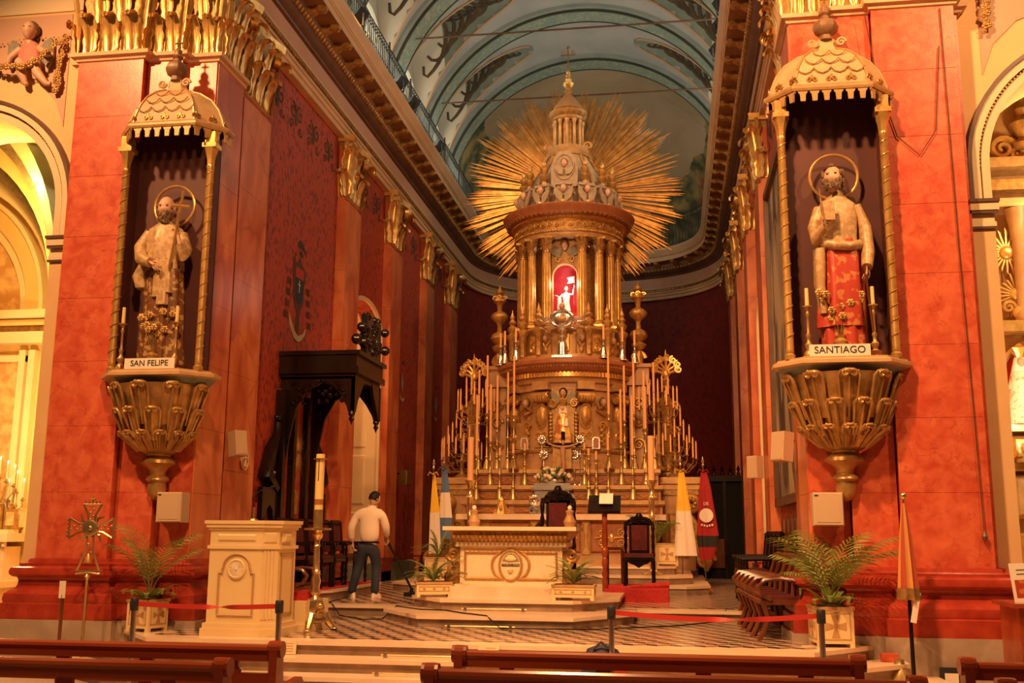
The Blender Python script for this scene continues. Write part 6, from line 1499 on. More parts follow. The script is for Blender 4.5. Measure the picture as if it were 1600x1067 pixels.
# branched candelabra crowded on the side cabinets
def crowd(label, loc, rows_, grp):
    t = thing('candelabrum', label, 'candelabrum', loc, 0, grp)
    hm = max(r[1] for r in rows_)
    MB().lathe([(0.16, 0), (0.17, 0.04), (0.07, 0.1), (0.05, 0.3), (0.09, 0.36), (0.04, 0.42), (0.035, hm)], 12).build('stem', 'dark_gold', t, True)
    rr = random.Random(int(loc[0] * 10)); cd = None
    for (rad, z, n, chh) in rows_:
        for i in range(n):
            a = PI + PI * (i + .5) / n if n > 1 else -PI / 2; x, y = rad * math.cos(a), rad * 0.6 * math.sin(a); zz = z - abs(x) * 0.35
            MB().tube([(0, 0, zz - 0.25), (x * 0.6, y * 0.6, zz - 0.28), (x, y, zz - 0.1), (x, y, zz)], 0.013, 5).lathe([(0.01, -0.02), (0.045, 0), (0.045, 0.012), (0.016, 0.02)], 8, (x, y, zz)).scroll((x * 0.75, y * 0.75, zz - 0.17), 0.05, 1.3, 0.013, n=14, tn=4).build('arm', 'dark_gold', t, True)
            c_ = chh * rr.uniform(0.8, 1.1); MB().cyl((x, y, zz), 0.019, c_, 7).build('candle', 'wax_orange', t, True); MB().ell((x, y, zz + c_ + 0.02), (0.011, 0.011, 0.028), 6, 4).build('wick', 'wax', t, True)
    return t
for sg in (-1, 1):
    crowd('gilt candelabrum crowded with thin orange candles, low on the %s altar cabinet' % ('left' if sg < 0 else 'right'), (sg * 2.36, 22.9, 2.86), [(0.46, 0.55, 8, 0.42), (0.33, 0.85, 5, 0.45), (0.15, 1.15, 3, 0.45)], 'crowded candelabra on the altar cabinets')
    crowd('upper gilt candelabrum with thin candles beside the %s end of the altar drum' % ('left' if sg < 0 else 'right'), (sg * 2.02, 22.75, 3.0), [(0.42, 1.45, 7, 0.45), (0.24, 1.72, 4, 0.4)], 'upper candelabra beside the altar drum')
    t = thing('palmette_standard', 'gilt standard topped by a palmette of seven scrolls, %s of the altar drum' % ('left' if sg < 0 else 'right'), 'ornament', (sg * 2.2, 23.35, 2.86), 0, 'palmette standards beside the drum')
    MB().lathe([(0.15, 0), (0.15, 0.1), (0.09, 0.2), (0.13, 0.5), (0.08, 0.8), (0.16, 1.1), (0.1, 1.3), (0.18, 1.55), (0.2, 1.68), (0.09, 1.8), (0.06, 1.95), (0.13, 2.02), (0.06, 2.1), (0.09, 2.2), (0.05, 2.25)], 16, flute=0.05, fn=8).build('shaft', 'old_gold', t, True, 0.8)
    p_ = sub('palmette', t, (0, 0, 2.25))
    for i in range(7):
        a = -1.45 + i * 2.9 / 6; L = 0.24 + 0.06 * math.cos(a); x, z = L * math.sin(a) * 1.15, 0.16 + L * math.cos(a) * 0.95
        MB().tube([(0, 0, 0), (x * 0.3, 0, z * 0.6), (x, 0, z)], [0.04, 0.03, 0.03], 6).scroll((x, -0.01, z), 0.085, 1.5, 0.032, sgn=1 if a > 0 else -1, a0=PI / 2).build('scroll', 'gold', p_, True)
    MB().lathe([(0.03, 0), (0.04, 0.1), (0, 0.3)], 8, (0, 0, 0.36)).ell((0, -0.02, 0.08), (0.07, 0.05, 0.1), 10, 8).build('spike', 'gold', p_, True)
    for i in range(3): MB().scroll((sg * 0.16, -0.06, 0.5 + i * 0.55), 0.11, 1.5, 0.035, sgn=sg).build('side_scroll', 'old_gold', t, True)
# crucifix, monstrances, framed relic, flowers and small gilt shrine
cx_ = thing('altar_crucifix', 'dark wooden crucifix standing in the middle of the altar shelves', 'crucifix', (0.02, 21.9, 2.33))
MB().box(-0.14, -0.08, 0, 0.14, 0.08, 0.08).build('foot', 'dark_wood', cx_, False); MB().bar((0, 0, 0.08), (0, 0, 1.45), 0.06).build('post', 'dark_wood', cx_, False); MB().bar((-0.38, 0, 1.18), (0.38, 0, 1.18), 0.05).build('crossbar', 'dark_wood', cx_, False)
m_ = MB(); m_.tube([(0, -0.05, 0.55), (0.02, -0.07, 0.75), (0, -0.06, 0.95), (0, -0.06, 1.12)], [0.03, 0.045, 0.05, 0.06], 8); m_.tube([(0, -0.06, 1.12), (-0.16, -0.05, 1.14), (-0.32, -0.04, 1.2)], [0.03, 0.024, 0.018], 6); m_.tube([(0, -0.06, 1.12), (0.16, -0.05, 1.14), (0.32, -0.04, 1.2)], [0.03, 0.024, 0.018], 6); head_geo(m_, (0.01, -0.09, 1.21), 0.05); m_.build('corpus', 'skin_dark', cx_, True, 1.2)
for i, (x, z) in enumerate(((-0.46, 0.98), (-0.42, 0.66), (0.36, 0.98), (0.24, 0.66))):
    t = thing('monstrance', '%s small silver flower-shaped monstrance flanking the dark crucifix, %s' % (('upper left', 'lower left', 'upper right', 'lower right')[i], 'high stem' if z > .9 else 'low stem'), 'monstrance', (x, 22.1, 2.65), 0, 'silver monstrances by the crucifix')
    MB().lathe([(0.07, 0), (0.06, 0.03), (0.014, 0.07), (0.012, z - 0.4), (0.03, z - 0.36), (0.012, z - 0.3), (0.012, z - 0.08)], 10).build('stem', 'silver', t, True); m_ = MB()
    for e in range(10): a = e * PI / 5; m_.ell((0.075 * math.cos(a), 0, z + 0.075 * math.sin(a)), (0.028, 0.015, 0.028), 6, 5)
    m_.ell((0, 0, z), (0.06, 0.03, 0.06), 12, 8); m_.build('flower_head', 'silver', t, True); MB().ell((0, -0.025, z), (0.03, 0.014, 0.03), 10, 6).build('lens', 'altar_red', t, True)
for i, x in enumerate((-0.84, 0.70)):
    t = thing('arched_relic', 'arched silver-framed relic on a stem, %s of the crucifix' % ('left' if i == 0 else 'right'), 'relic', (x, 22.15, 2.65), 0, 'arched relics by the crucifix')
    MB().cyl((0, 0, 0), 0.012, 0.78, 8).cyl((0, 0, 0), 0.07, 0.03, 12).build('stem', 'silver', t, True); n = 10
    MB().prism([(-0.085, 0.78), (0.085, 0.78), (0.085, 0.96)] + [(0.085 * math.cos(PI * e / n), 0.96 + 0.085 * math.sin(PI * e / n)) for e in range(1, n)] + [(-0.085, 0.96)], -0.02, 0.02).build('frame', 'silver', t, False)
    MB().prism([(-0.055, 0.80), (0.055, 0.80), (0.055, 0.96)] + [(0.055 * math.cos(PI * e / n), 0.96 + 0.055 * math.sin(PI * e / n)) for e in range(1, n)] + [(-0.055, 0.96)], -0.026, -0.02).build('relic', 'altar_red', t, False)
tb = thing('silver_tabernacle', 'silver tabernacle with white ornaments in the middle of the altar', 'tabernacle', (-0.18, 21.75, 2.04))
MB().box(-0.36, -0.2, 0, 0.36, 0.2, 0.5).build('body', 'silver', tb, False); MB().box(-0.42, -0.26, 0.5, 0.42, 0.24, 0.56).box(-0.38, -0.22, 0.56, 0.38, 0.2, 0.64).build('top', 'silver', tb, False)
for sx in (-1, 1): MB().scroll((sx * 0.36, -0.24, 0.3), 0.12, 1.5, 0.04, sgn=sx).scroll((sx * 0.4, -0.24, 0.08), 0.09, 1.4, 0.035, sgn=-sx).build('ornament', 'silver', tb, True)
fw = thing('flower_arrangement', 'mound of white roses and greenery on the silver tabernacle', 'flowers', (-0.18, 21.72, 2.68)); rr = random.Random(8); f0 = l0 = None
MB().lathe([(0.2, 0), (0.24, 0.03), (0.22, 0.08)], 16).build('tray', 'silver', fw, True)
mk('rose_white', (0.82, 0.66, 0.48), (0.88, 0.76, 0.6), 20, 0.7)
for i in range(46):
    a = rr.uniform(0, 2 * PI); r = math.sqrt(rr.random()); p = (0.42 * r * math.cos(a), 0.2 * r * math.sin(a) - 0.03, 0.08 + 0.24 * (1 - r * r) * rr.uniform(0.7, 1.1))
    if f0 is None:
        m_ = MB().ell((0, 0, 0), (0.045, 0.045, 0.038), 10, 7)
        for e in range(5): q = e * 1.256; m_.ell((0.025 * math.cos(q), 0.025 * math.sin(q), 0.012), (0.026, 0.026, 0.024), 6, 5)
        f0 = m_.build('rose', 'rose_white', fw, True, loc=p); l0 = MB().acanthus(0.06, 0.14, 0.06, 0.04, nz=5, nx=2).build('leaf', 'leaf_dark', fw, True, loc=(p[0], p[1], p[2] - 0.09))
    else:
        link_copy(f0, fw, p)
        if i % 2: link_copy(l0, fw, (p[0] * 1.1, p[1] - 0.05, p[2] - 0.09), rr.uniform(0, 6))
gs = thing('gilt_shrine', 'little gilt bell-shaped shrine on the left half of the altar table', 'shrine', (-1.22, 21.5, 2.04))
MB().lathe([(0.14, 0), (0.13, 0.03), (0.11, 0.12), (0.08, 0.2), (0.05, 0.26), (0.06, 0.28), (0.0, 0.36)], 12, flute=0.08, fn=6).build('body', 'gold', gs, True); MB().ell((0, -0.12, 0.12), (0.04, 0.02, 0.06), 8, 6).build('figure', 'gilt_cream', gs, True)
for sx in (-1, 1): MB().scroll((sx * 0.13, -0.02, 0.05), 0.05, 1.3, 0.018, sgn=sx).build('side_scroll', 'gold', gs, True)
# ================================================================ sanctuary furniture
# ---- front altar table
at = thing('altar_table', 'cream marble altar table with gilt borders and an oval medallion', 'altar', (-0.02, 14.95, 0.905))
MB().box(-0.74, 0.06, 0, 0.74, 0.95, 0.56).build('body', 'altar_marble', at, False)
MB().box(-0.80, 0.0, 0.0, 0.80, 1.0, 0.03).build('foot', 'altar_marble', at, False)
def frustum(mb, a, b, z0, z1):
    (x0, y0, x1, y1), (u0, v0, u1, v1) = a, b
    return mb.add([(x0, y0, z0), (x1, y0, z0), (x1, y1, z0), (x0, y1, z0), (u0, v0, z1), (u1, v0, z1), (u1, v1, z1), (u0, v1, z1)], [(3, 2, 1, 0), (4, 5, 6, 7), (0, 1, 5, 4), (1, 2, 6, 5), (2, 3, 7, 6), (3, 0, 4, 7)])
MB().box(-0.80, 0.0, 0.56, 0.80, 1.0, 0.62).build('necking', 'altar_marble', at, False)
frustum(MB(), (-0.76, 0.04, 0.76, 0.96), (-0.91, -0.11, 0.91, 1.08), 0.62, 0.785).build('leaf_band', 'old_gold', at, False)
MB().box(-0.96, -0.16, 0.785, 0.96, 1.12, 0.84).build('top', 'altar_marble', at, False)
l0 = None
for i in range(26):
    x = -0.80 + i * 0.064
    if l0 is None: o = l0 = MB().acanthus(0.06, 0.17, 0.03, 0.025, nz=6, nx=2).build('leaf', 'old_gold', at, True, 1, loc=(x, 0.015, 0.625)); o.rotation_euler[0] = 0.72
    else: link_copy(l0, at, (x, 0.01, 0.625))
mk('gilt_dark', (0.45, 0.24, 0.07), (0.6, 0.34, 0.11), 30, 0.4, 0.4, bump=0.3, bscale=90)
for s in (-1, 1):
    # gilt border with a concave inner side around the medallion
    cz = 0.30; P = [(s * 0.66, 0.48), (s * 0.66, 0.11), (s * 0.17, 0.11)]
    for i in range(11): a = -PI / 2 + 0.35 + (PI - 0.7) * i / 10; P.append((s * (0.0 + 0.24 * math.cos(a) + 0.03), cz + 0.21 * math.sin(a)))
    P += [(s * 0.17, 0.48), (s * 0.66, 0.48)]
    MB().tube([(x, 0.05, z) for x, z in P], 0.021, 6).build('border', 'gilt_dark', at, True)
    # scroll bracket
    b = MB(); b.scroll((s * 0.86, 0.15, 0.44), 0.10, 1.8, 0.035, sgn=-s, a0=PI if s < 0 else 0).tube([(s * 0.86, 0.15, 0.34), (s * 0.79, 0.15, 0.26), (s * 0.82, 0.15, 0.16), (s * 0.92, 0.15, 0.07), (s * 0.97, 0.15, 0.02)], [0.05, 0.06, 0.075, 0.07, 0.04], 8).scroll((s * 0.88, 0.12, 0.13), 0.10, 1.6, 0.035, sgn=s).scroll((s * 0.79, 0.1, 0.30), 0.06, 1.4, 0.025, sgn=-s)
    b.box(s * 0.74, 0.12, 0.02, s * 0.80, 0.8, 0.5); b.build('scroll_bracket', 'old_gold', at, True, 0.8)
ov = lambda k, y, n=40: [(0.16 * k * math.cos(2 * PI * i / n), y, 0.30 + 0.205 * k * math.sin(2 * PI * i / n)) for i in range(n)]
md_ = sub('medallion', at)
MB().prism([(x, z) for x, y, z in ov(0.93, 0)], 0.045, 0.08).build('plate', 'altar_marble', md_, False); MB().tube(ov(1.0, 0.045) + ov(1.0, 0.045)[:1], 0.02, 6, False).build('rim', 'gilt_dark', md_, True)
pp = [(x, z) for x, y, z in ov(0.80, 0) if z > 0.335]; MB().prism(pp, 0.038, 0.05).build('sky', 'wing_grey', md_, False)
MB().ell((0, 0.035, 0.385), (0.085, 0.02, 0.035), 14, 8).ell((0, 0.035, 0.42), (0.06, 0.015, 0.02), 12, 6).build('loaf', 'ambo_cream', md_, True)
MB().box(-0.128, 0.034, 0.285, 0.128, 0.05, 0.318).build('band', 'dark_wood', md_, False); lettering('PATER ET PANIS', md_, (0, 0.032, 0.3015), 0.033, 'ambo_cream')
MB().lathe([(0.035, 0.195), (0.05, 0.23), (0.045, 0.23), (0.0, 0.225)], 14, (0, 0.05, 0)).ell((0, 0.045, 0.235), (0.035, 0.02, 0.015), 10, 6).build('basket', 'ambo_cream', md_, True)
# candle pots on the table ends
for i, x in enumerate((-0.74, 0.74)):
    t = thing('altar_lamp', 'small tan turned lamp stand at the back %s corner of the altar table' % ('left' if i == 0 else 'right'), 'lamp', (x, 15.95, 1.745), 0, 'lamps on the altar table')
    MB().lathe([(0.09, 0), (0.08, 0.03), (0.1, 0.08), (0.06, 0.16), (0.05, 0.2), (0.07, 0.24), (0.04, 0.26)], 14).build('body', 'altar_stone', t, True); MB().ell((0, 0, 0.29), (0.035, 0.035, 0.04), 10, 7).build('globe', 'paper', t, True)

# ---- ambo
am = thing('ambo', 'cream wooden ambo with a round pierced emblem and a fluted corner', 'lectern', (-2.72, 12.12, 0.45), -0.06)
plan = [(-0.42, -0.30), (0.26, -0.30), (0.42, -0.16), (0.42, 0.34), (-0.42, 0.34)]
def pl_scaled(k): return [(x * k, y * k) for x, y in plan]
MB().slab(pl_scaled(1.10), 0, 0.09).slab(pl_scaled(1.05), 0.09, 0.15).build('base', 'ambo_cream', am, False)
MB().slab(pl_scaled(0.97), 0.15, 1.02).build('body', 'ambo_cream', am, False)
MB().slab(pl_scaled(1.03), 1.0, 1.04).build('string_moulding', 'ambo_cream', am, False)
MB().slab(pl_scaled(0.97), 1.04, 1.22).build('frieze', 'ambo_cream', am, False)
MB().slab(pl_scaled(1.02), 1.22, 1.25).slab(pl_scaled(1.08), 1.25, 1.29).slab(pl_scaled(1.12), 1.29, 1.33).build('cornice', 'ambo_cream', am, False)
MB().bev(-0.33, -0.305, 1.07, 0.20, -0.27, 1.19, 0.035).build('frieze_panel', 'ambo_cream', am, False)
yy = -0.297
fr = [(-0.27, 0.24), (0.17, 0.24), (0.17, 0.72), (0.13, 0.72), (0.13, 0.76)] + [(-0.05 + 0.17 * math.cos(PI * i / 12), 0.78 + 0.16 * math.sin(PI * i / 12)) for i in range(13)] + [(-0.23, 0.76), (-0.23, 0.72), (-0.27, 0.72), (-0.27, 0.24)]
MB().tube([(x, yy, z) for x, z in fr], 0.014, 5).build('panel_moulding', 'ambo_tan', am, True)
em = sub('emblem', am, (-0.05, yy, 0.77))
e_ = MB(); e_.m = Matrix.Rotation(PI / 2, 4, 'X'); e_.lathe([(0.115, 0), (0.12, 0.012), (0.10, 0.02), (0.09, 0.01)], 28); e_.build('ring', 'ambo_cream', em, True); e_ = MB(); e_.m = Matrix.Rotation(PI / 2, 4, 'X'); e_.lathe([(0.088, 0.004), (0.0, 0.005)], 24); e_.build('disc', 'wing_grey', em, True); e_ = MB()
for i in range(20): a = i * PI / 10; e_.bar((0.03 * math.cos(a), -0.012, 0.03 * math.sin(a)), (0.085 * math.cos(a), -0.012, 0.085 * math.sin(a)), 0.008)
e_.ell((0, -0.012, 0), (0.025, 0.01, 0.025), 10, 6); e_.build('rays', 'paper', em, False)
cl = sub('corner_pilaster', am, (0.33, -0.225, 0), math.atan2(0.14, 0.16))
for i in range(4): MB().box(-0.075 + i * 0.042, -0.012, 0.2, -0.051 + i * 0.042, 0.012, 0.98).build('flute', 'ambo_cream', cl, False)
MB().bev(-0.08, -0.015, 1.07, 0.08, 0.01, 1.19, 0.015).build('block', 'ambo_cream', cl, False)
MB().box(0.40, -0.10, 0.22, 0.418, -0.06, 0.95).box(0.40, 0.22, 0.22, 0.418, 0.26, 0.95).box(0.40, -0.1, 0.91, 0.418, 0.26, 0.95).box(0.40, -0.1, 0.22, 0.418, 0.26, 0.26).build('side_frame', 'ambo_tan', am, False)
MB().add([(0.415, -0.10, 1.07), (0.415, 0.16, 1.07), (0.415, 0.16, 1.19), (0.415, -0.10, 1.19), (0.45, -0.04, 1.1), (0.45, 0.1, 1.1), (0.45, 0.1, 1.16), (0.45, -0.04, 1.16)], [(0, 1, 5, 4), (1, 2, 6, 5), (2, 3, 7, 6), (3, 0, 4, 7), (4, 5, 6, 7)]).build('side_boss', 'ambo_cream', am, False)
sp_ = thing('ambo_step', 'low cream step behind the ambo with a folded red cushion on top', 'step', (-2.42, 12.95, 0.45), -0.06)
MB().box(-0.3, -0.4, 0, 0.32, 0.4, 0.09).box(-0.3, -0.38, 0.09, 0.26, 0.36, 0.36).build('block', 'ambo_cream', sp_, False); MB().box(-0.02, -0.2, 0.36, 0.22, 0.2, 0.42).box(0.0, -0.18, 0.42, 0.2, 0.18, 0.47).build('cushion', 'red_carpet', sp_, False)
mc = thing('microphone', 'gooseneck microphone bending over the top of the ambo', 'microphone', (-2.68, 12.0, 1.78))
MB().lathe([(0.06, 0), (0.05, 0.02), (0.012, 0.03), (0.012, 0.16)], 10).build('base', 'old_brass', mc, True); MB().tube([(0, 0, 0.15), (-0.02, 0, 0.26), (0.02, 0, 0.33), (0.12, 0, 0.38), (0.2, 0, 0.4)], 0.006, 5).build('neck', 'black_iron', mc, True); MB().ell((0.22, 0, 0.405), (0.025, 0.01, 0.01), 8, 6).build('capsule', 'black_iron', mc, True)

# ---- paschal candle
pc = thing('paschal_candle_stand', 'tall brass candle stand on lion feet holding the great paschal candle', 'candle stand', (-2.14, 12.77, 0.45))
MB().lathe([(0.15, 0.10), (0.155, 0.14), (0.115, 0.2), (0.13, 0.28), (0.10, 0.36), (0.12, 0.38), (0.07, 0.4)], 3).build('pedestal', 'brass', pc, True, 0.4)
for i in range(3):
    a = i * 2 * PI / 3 - PI / 2; MB().tube([(0.12 * math.cos(a), 0.12 * math.sin(a), 0.2), (0.19 * math.cos(a), 0.19 * math.sin(a), 0.09), (0.24 * math.cos(a), 0.24 * math.sin(a), 0.03)], [0.05, 0.05, 0.035], 8).ell((0.25 * math.cos(a), 0.25 * math.sin(a), 0.022), (0.05, 0.04, 0.022), 8, 6).build('foot', 'brass', pc, True)
    MB().scroll((0.13 * math.cos(a + 1), 0.13 * math.sin(a + 1) - 0.02, 0.2), 0.05, 1.4, 0.02).ell((0.1 * math.cos(a + 1), 0.1 * math.sin(a + 1), 0.3), 0.045, 8, 6).build('ornament', 'brass', pc, True)
MB().lathe([(0.06, 0.38), (0.04, 0.42), (0.065, 0.46), (0.05, 0.52), (0.065, 0.6), (0.045, 0.68), (0.055, 0.72), (0.042, 0.74), (0.036, 1.02), (0.045, 1.03), (0.034, 1.05), (0.034, 1.1), (0.06, 1.13), (0.07, 1.17), (0.05, 1.2), (0.06, 1.22)], 20).build('stem', 'brass', pc, True)
MB().lathe([(0.06, 1.22), (0.17, 1.225), (0.17, 1.25), (0.05, 1.255)], 24).build('drip_pan', 'brass', pc, True); MB().lathe([(0.058, 1.25), (0.058, 1.48)], 18, flute=0.03, fn=9).build('socket', 'old_brass', pc, True)
cd = sub('candle', pc, (0, 0, 1.48)); MB().cyl((0, 0, 0), 0.055, 0.70, 20).build('wax', 'wax_yellow', cd, True); MB().lathe([(0.056, 0.06), (0.056, 0.13)], 20).build('band', 'altar_red', cd, True); MB().bar((0, -0.056, 0.36), (0, -0.056, 0.62), 0.008).build('cross', 'ink', cd, False); MB().lathe([(0.054, 0.62), (0.085, 0.63), (0.085, 0.645), (0.054, 0.645)], 18).build('collar', 'brass', cd, True)

# ---- wooden box planters
def box_planter(label, loc, w_, h_, rz=0, d_=None, cross=1, grp='inlaid box planters'):
    d_ = d_ or w_
    t = thing('box_planter', label, 'planter', loc, rz, grp)
    MB().box(-w_ / 2, -d_ / 2, 0.04, w_ / 2, d_ / 2, h_).build('box', 'ambo_cream', t, False)
    for sx in (-1, 1):
        for sy in (-1, 1): MB().box(sx * w_ / 2, sy * d_ / 2, 0, sx * (w_ / 2 - 0.05), sy * (d_ / 2 - 0.05), 0.04).build('foot', 'ambo_cream', t, False)
    MB().box(-w_ / 2 - .012, -d_ / 2 - .012, h_ - 0.02, w_ / 2 + .012, d_ / 2 + .012, h_ + 0.012).build('rim', 'inlay', t, False); MB().box(-w_ / 2 + .03, -d_ / 2 + .03, h_ + 0.0125, w_ / 2 - .03, d_ / 2 - .03, h_ + 0.02).build('soil', 'soil', t, False)
    for (ln, rot, off) in ((w_, 0, d_ / 2), (d_, PI / 2, w_ / 2), (w_, PI, d_ / 2), (d_, -PI / 2, w_ / 2)):
        f = sub('inlay_panel', t, (0, 0, 0), rot); y = -off - 0.004; b = 0.035; a0, a1, z0, z1 = -ln / 2 + b, ln / 2 - b, 0.08, h_ - 0.05
        m_ = MB()
        for (x0, zz0, x1, zz1) in ((a0, z0, a1, z0 + .012), (a0, z1 - .012, a1, z1), (a0, z0, a0 + .012, z1), (a1 - .012, z0, a1, z1)): m_.box(x0, y, zz0, x1, y + 0.006, zz1)
        m_.build('border', 'inlay', f, False)
        n = cross if ln > 0.3 or cross == 1 else 1
        for i in range(n):
            cx_ = 0 if n == 1 else a0 + (a1 - a0) * (i + .5) / n; cz_ = (z0 + z1) / 2; r = min((z1 - z0), (a1 - a0) / n) * (0.40 if n == 1 else 0.33)
            for k in range(4):
                a = k * PI / 2; c_, s_ = math.cos(a), math.sin(a); q = [(-0.12 * r, 0.15 * r), (0.12 * r, 0.15 * r), (0.38 * r, r), (-0.38 * r, r)]
                MB().prism([(cx_ + x * c_ - z * s_, cz_ + x * s_ + z * c_) for x, z in q], y - 0.001, y + 0.006).build('cross_arm', 'inlay', f, False)
            MB().ell((cx_, y, cz_), (0.14 * r, 0.012, 0.14 * r), 8, 6).build('boss', 'gilt_cream', f, True)
    return t
box_planter('square inlaid box planter with a thin palm, beside the ambo', (-4.10, 12.28, 0.45), 0.34, 0.37, -0.25)
box_planter('square inlaid box planter with a lush palm, beside the row of curved armchairs', (4.0, 12.29, 0.45), 0.40, 0.42, 0.12)
box_planter('long inlaid fern box on the left end of the dais', (-1.13, 14.93, 0.75), 0.50, 0.20, 0.35, 0.22, 3, 'fern boxes on the dais')
box_planter('long inlaid fern box on the right end of the dais', (0.92, 14.66, 0.75), 0.58, 0.20, -0.05, 0.22, 3, 'fern boxes on the dais')
box_planter('small inlaid box planter behind the dais, near the blue flag', (-2.05, 19.3, 0.75), 0.42, 0.45, 0, None, 1)
box_planter('small inlaid box planter near the carved throne, by the yellow and white flag', (2.16, 20.9, 1.05), 0.42, 0.42, 0, None, 1)
def palm(label, loc, n, ln, seed, mat='leaf_green', droop=0.5, lw=0.012, cat='palm', up=1.0, dirs=None, leaf=14):
    t = thing('potted_palm', label, cat, loc); rr = random.Random(seed)
    for i in range(n):
        a = dirs[i % len(dirs)] if dirs else rr.uniform(0, 2 * PI); L = ln * rr.uniform(0.7, 1.1); el = up * rr.uniform(0.85, 1.25); P = []; x = z = 0.0; q = el
        for k in range(10): P.append(Vector((x * math.cos(a), x * math.sin(a), z))); x += math.cos(q) * L / 9; z += math.sin(q) * L / 9; q -= droop * rr.uniform(0.12, 0.30) * (0.4 + k / 6)
        f = sub('frond', t); MB().tube(P, [0.007 - 0.0005 * k for k in range(10)], 4).build('stalk', mat, f, True)
        m_ = MB(); sd = Vector((-math.sin(a), math.cos(a), 0))
        for k in range(leaf):
            tt = 0.28 + 0.72 * k / (leaf - 1); u = tt * 9; i0 = min(int(u), 8); p = P[i0].lerp(P[i0 + 1], u - i0); d = (P[i0 + 1] - P[i0]).normalized(); ll = L * 0.30 * math.sin(PI * (0.15 + 0.8 * (1 - tt) + 0.05))
            for sg in (-1, 1):
                e = p + (d * 0.75 + sd * sg * 0.7 + Vector((0, 0, -0.35))) .normalized() * ll; mid = p.lerp(e, 0.5) + Vector((0, 0, ll * 0.10)); w_ = d * lw
                m_.add([p - w_ * 0.4, p + w_ * 0.4, mid + w_, mid - w_, e], [(0, 1, 2, 3), (3, 2, 4)])
        m_.build('leaflets', mat, f, False, kind='stuff')
    return t
palm('thin feathery palm with two long fronds growing in the planter by the ambo', (-4.10, 12.28, 0.83), 7, 0.95, 2, 'leaf_green', 0.6, 0.010, dirs=[2.9, 0.5, 3.3, 0.9, 2.2, -0.6, 4.0], up=1.25)
palm('lush palm with arching fronds growing in the planter by the curved armchairs', (4.0, 12.29, 0.88), 13, 1.0, 5, 'leaf_green', 0.55, 0.012, up=1.15)
def fern(label, loc, n, ln, seed, cat='fern'):
    t = thing('fern_plant', label, cat, loc); rr = random.Random(seed)
    for i in range(n):
        a = rr.uniform(0, 2 * PI); L = ln * rr.uniform(0.6, 1.1); q = rr.uniform(0.6, 1.4); P = []; x = z = 0.0
        for k in range(9): P.append(Vector((x * math.cos(a) * 1.1, x * math.sin(a) * 0.6, z))); x += math.cos(q) * L / 8; z += math.sin(q) * L / 8; q -= rr.uniform(0.08, 0.26)
        m_ = MB(); sd = Vector((-math.sin(a), math.cos(a), 0))
        for k in range(8):
            p, e = P[k], P[k + 1]; w0 = 0.05 * math.sin(PI * (k + 0.8) / 9.2); d = (e - p)
            for sg in (-1, 1): m_.add([p, p + d * 0.45, p + d * 0.65 + sd * sg * w0], [(0, 1, 2)]); m_.add([p + d * 0.5, e, p + d * 1.15 + sd * sg * w0 * 0.95], [(0, 1, 2)])
        m_.tube(P, 0.004, 3); m_.build('frond', 'leaf_green', t, False)
    return t
fern('green fern spilling from the left dais box', (-1.13, 14.93, 0.97), 26, 0.55, 4)
fern('green fern spilling from the right dais box', (0.92, 14.66, 0.97), 26, 0.55, 6)
fern('dark fern in the planter beside the blue flag', (-2.05, 19.3, 1.22), 16, 0.7, 9)
palm('tall airy palm beside the yellow and white flag, in front of the altar', (2.0, 20.95, 1.5), 10, 0.85, 12, 'leaf_green', 0.6, 0.012)
for i, (x, y, z) in enumerate(((-4.2, 12.2, 0.84), (3.9, 12.2, 0.89))):
    t = thing('pothos_plant', 'trailing broad-leaved plant under the palm in the %s planter' % ('ambo' if i == 0 else 'armchair-side'), 'plant', (x + 0.1, y + 0.06, z), 0, 'broad-leaved plants under the palms'); rr = random.Random(i); lf = None
    for k in range(9):
        a = -2.8 + k * 0.55; o = MB().acanthus(0.10, 0.24, 0.10, 0.045, 1, 8, 4).build('leaf', 'leaf_green', t, True, 1) if lf is None else link_copy(lf, t)
        lf = lf or o; o.location = (0.10 * math.cos(a), 0.10 * math.sin(a), 0.02); o.rotation_euler = (rr.uniform(0.3, 0.9), 0, a + PI / 2); q = rr.uniform(0.7, 1.1); o.scale = (q, q, q)

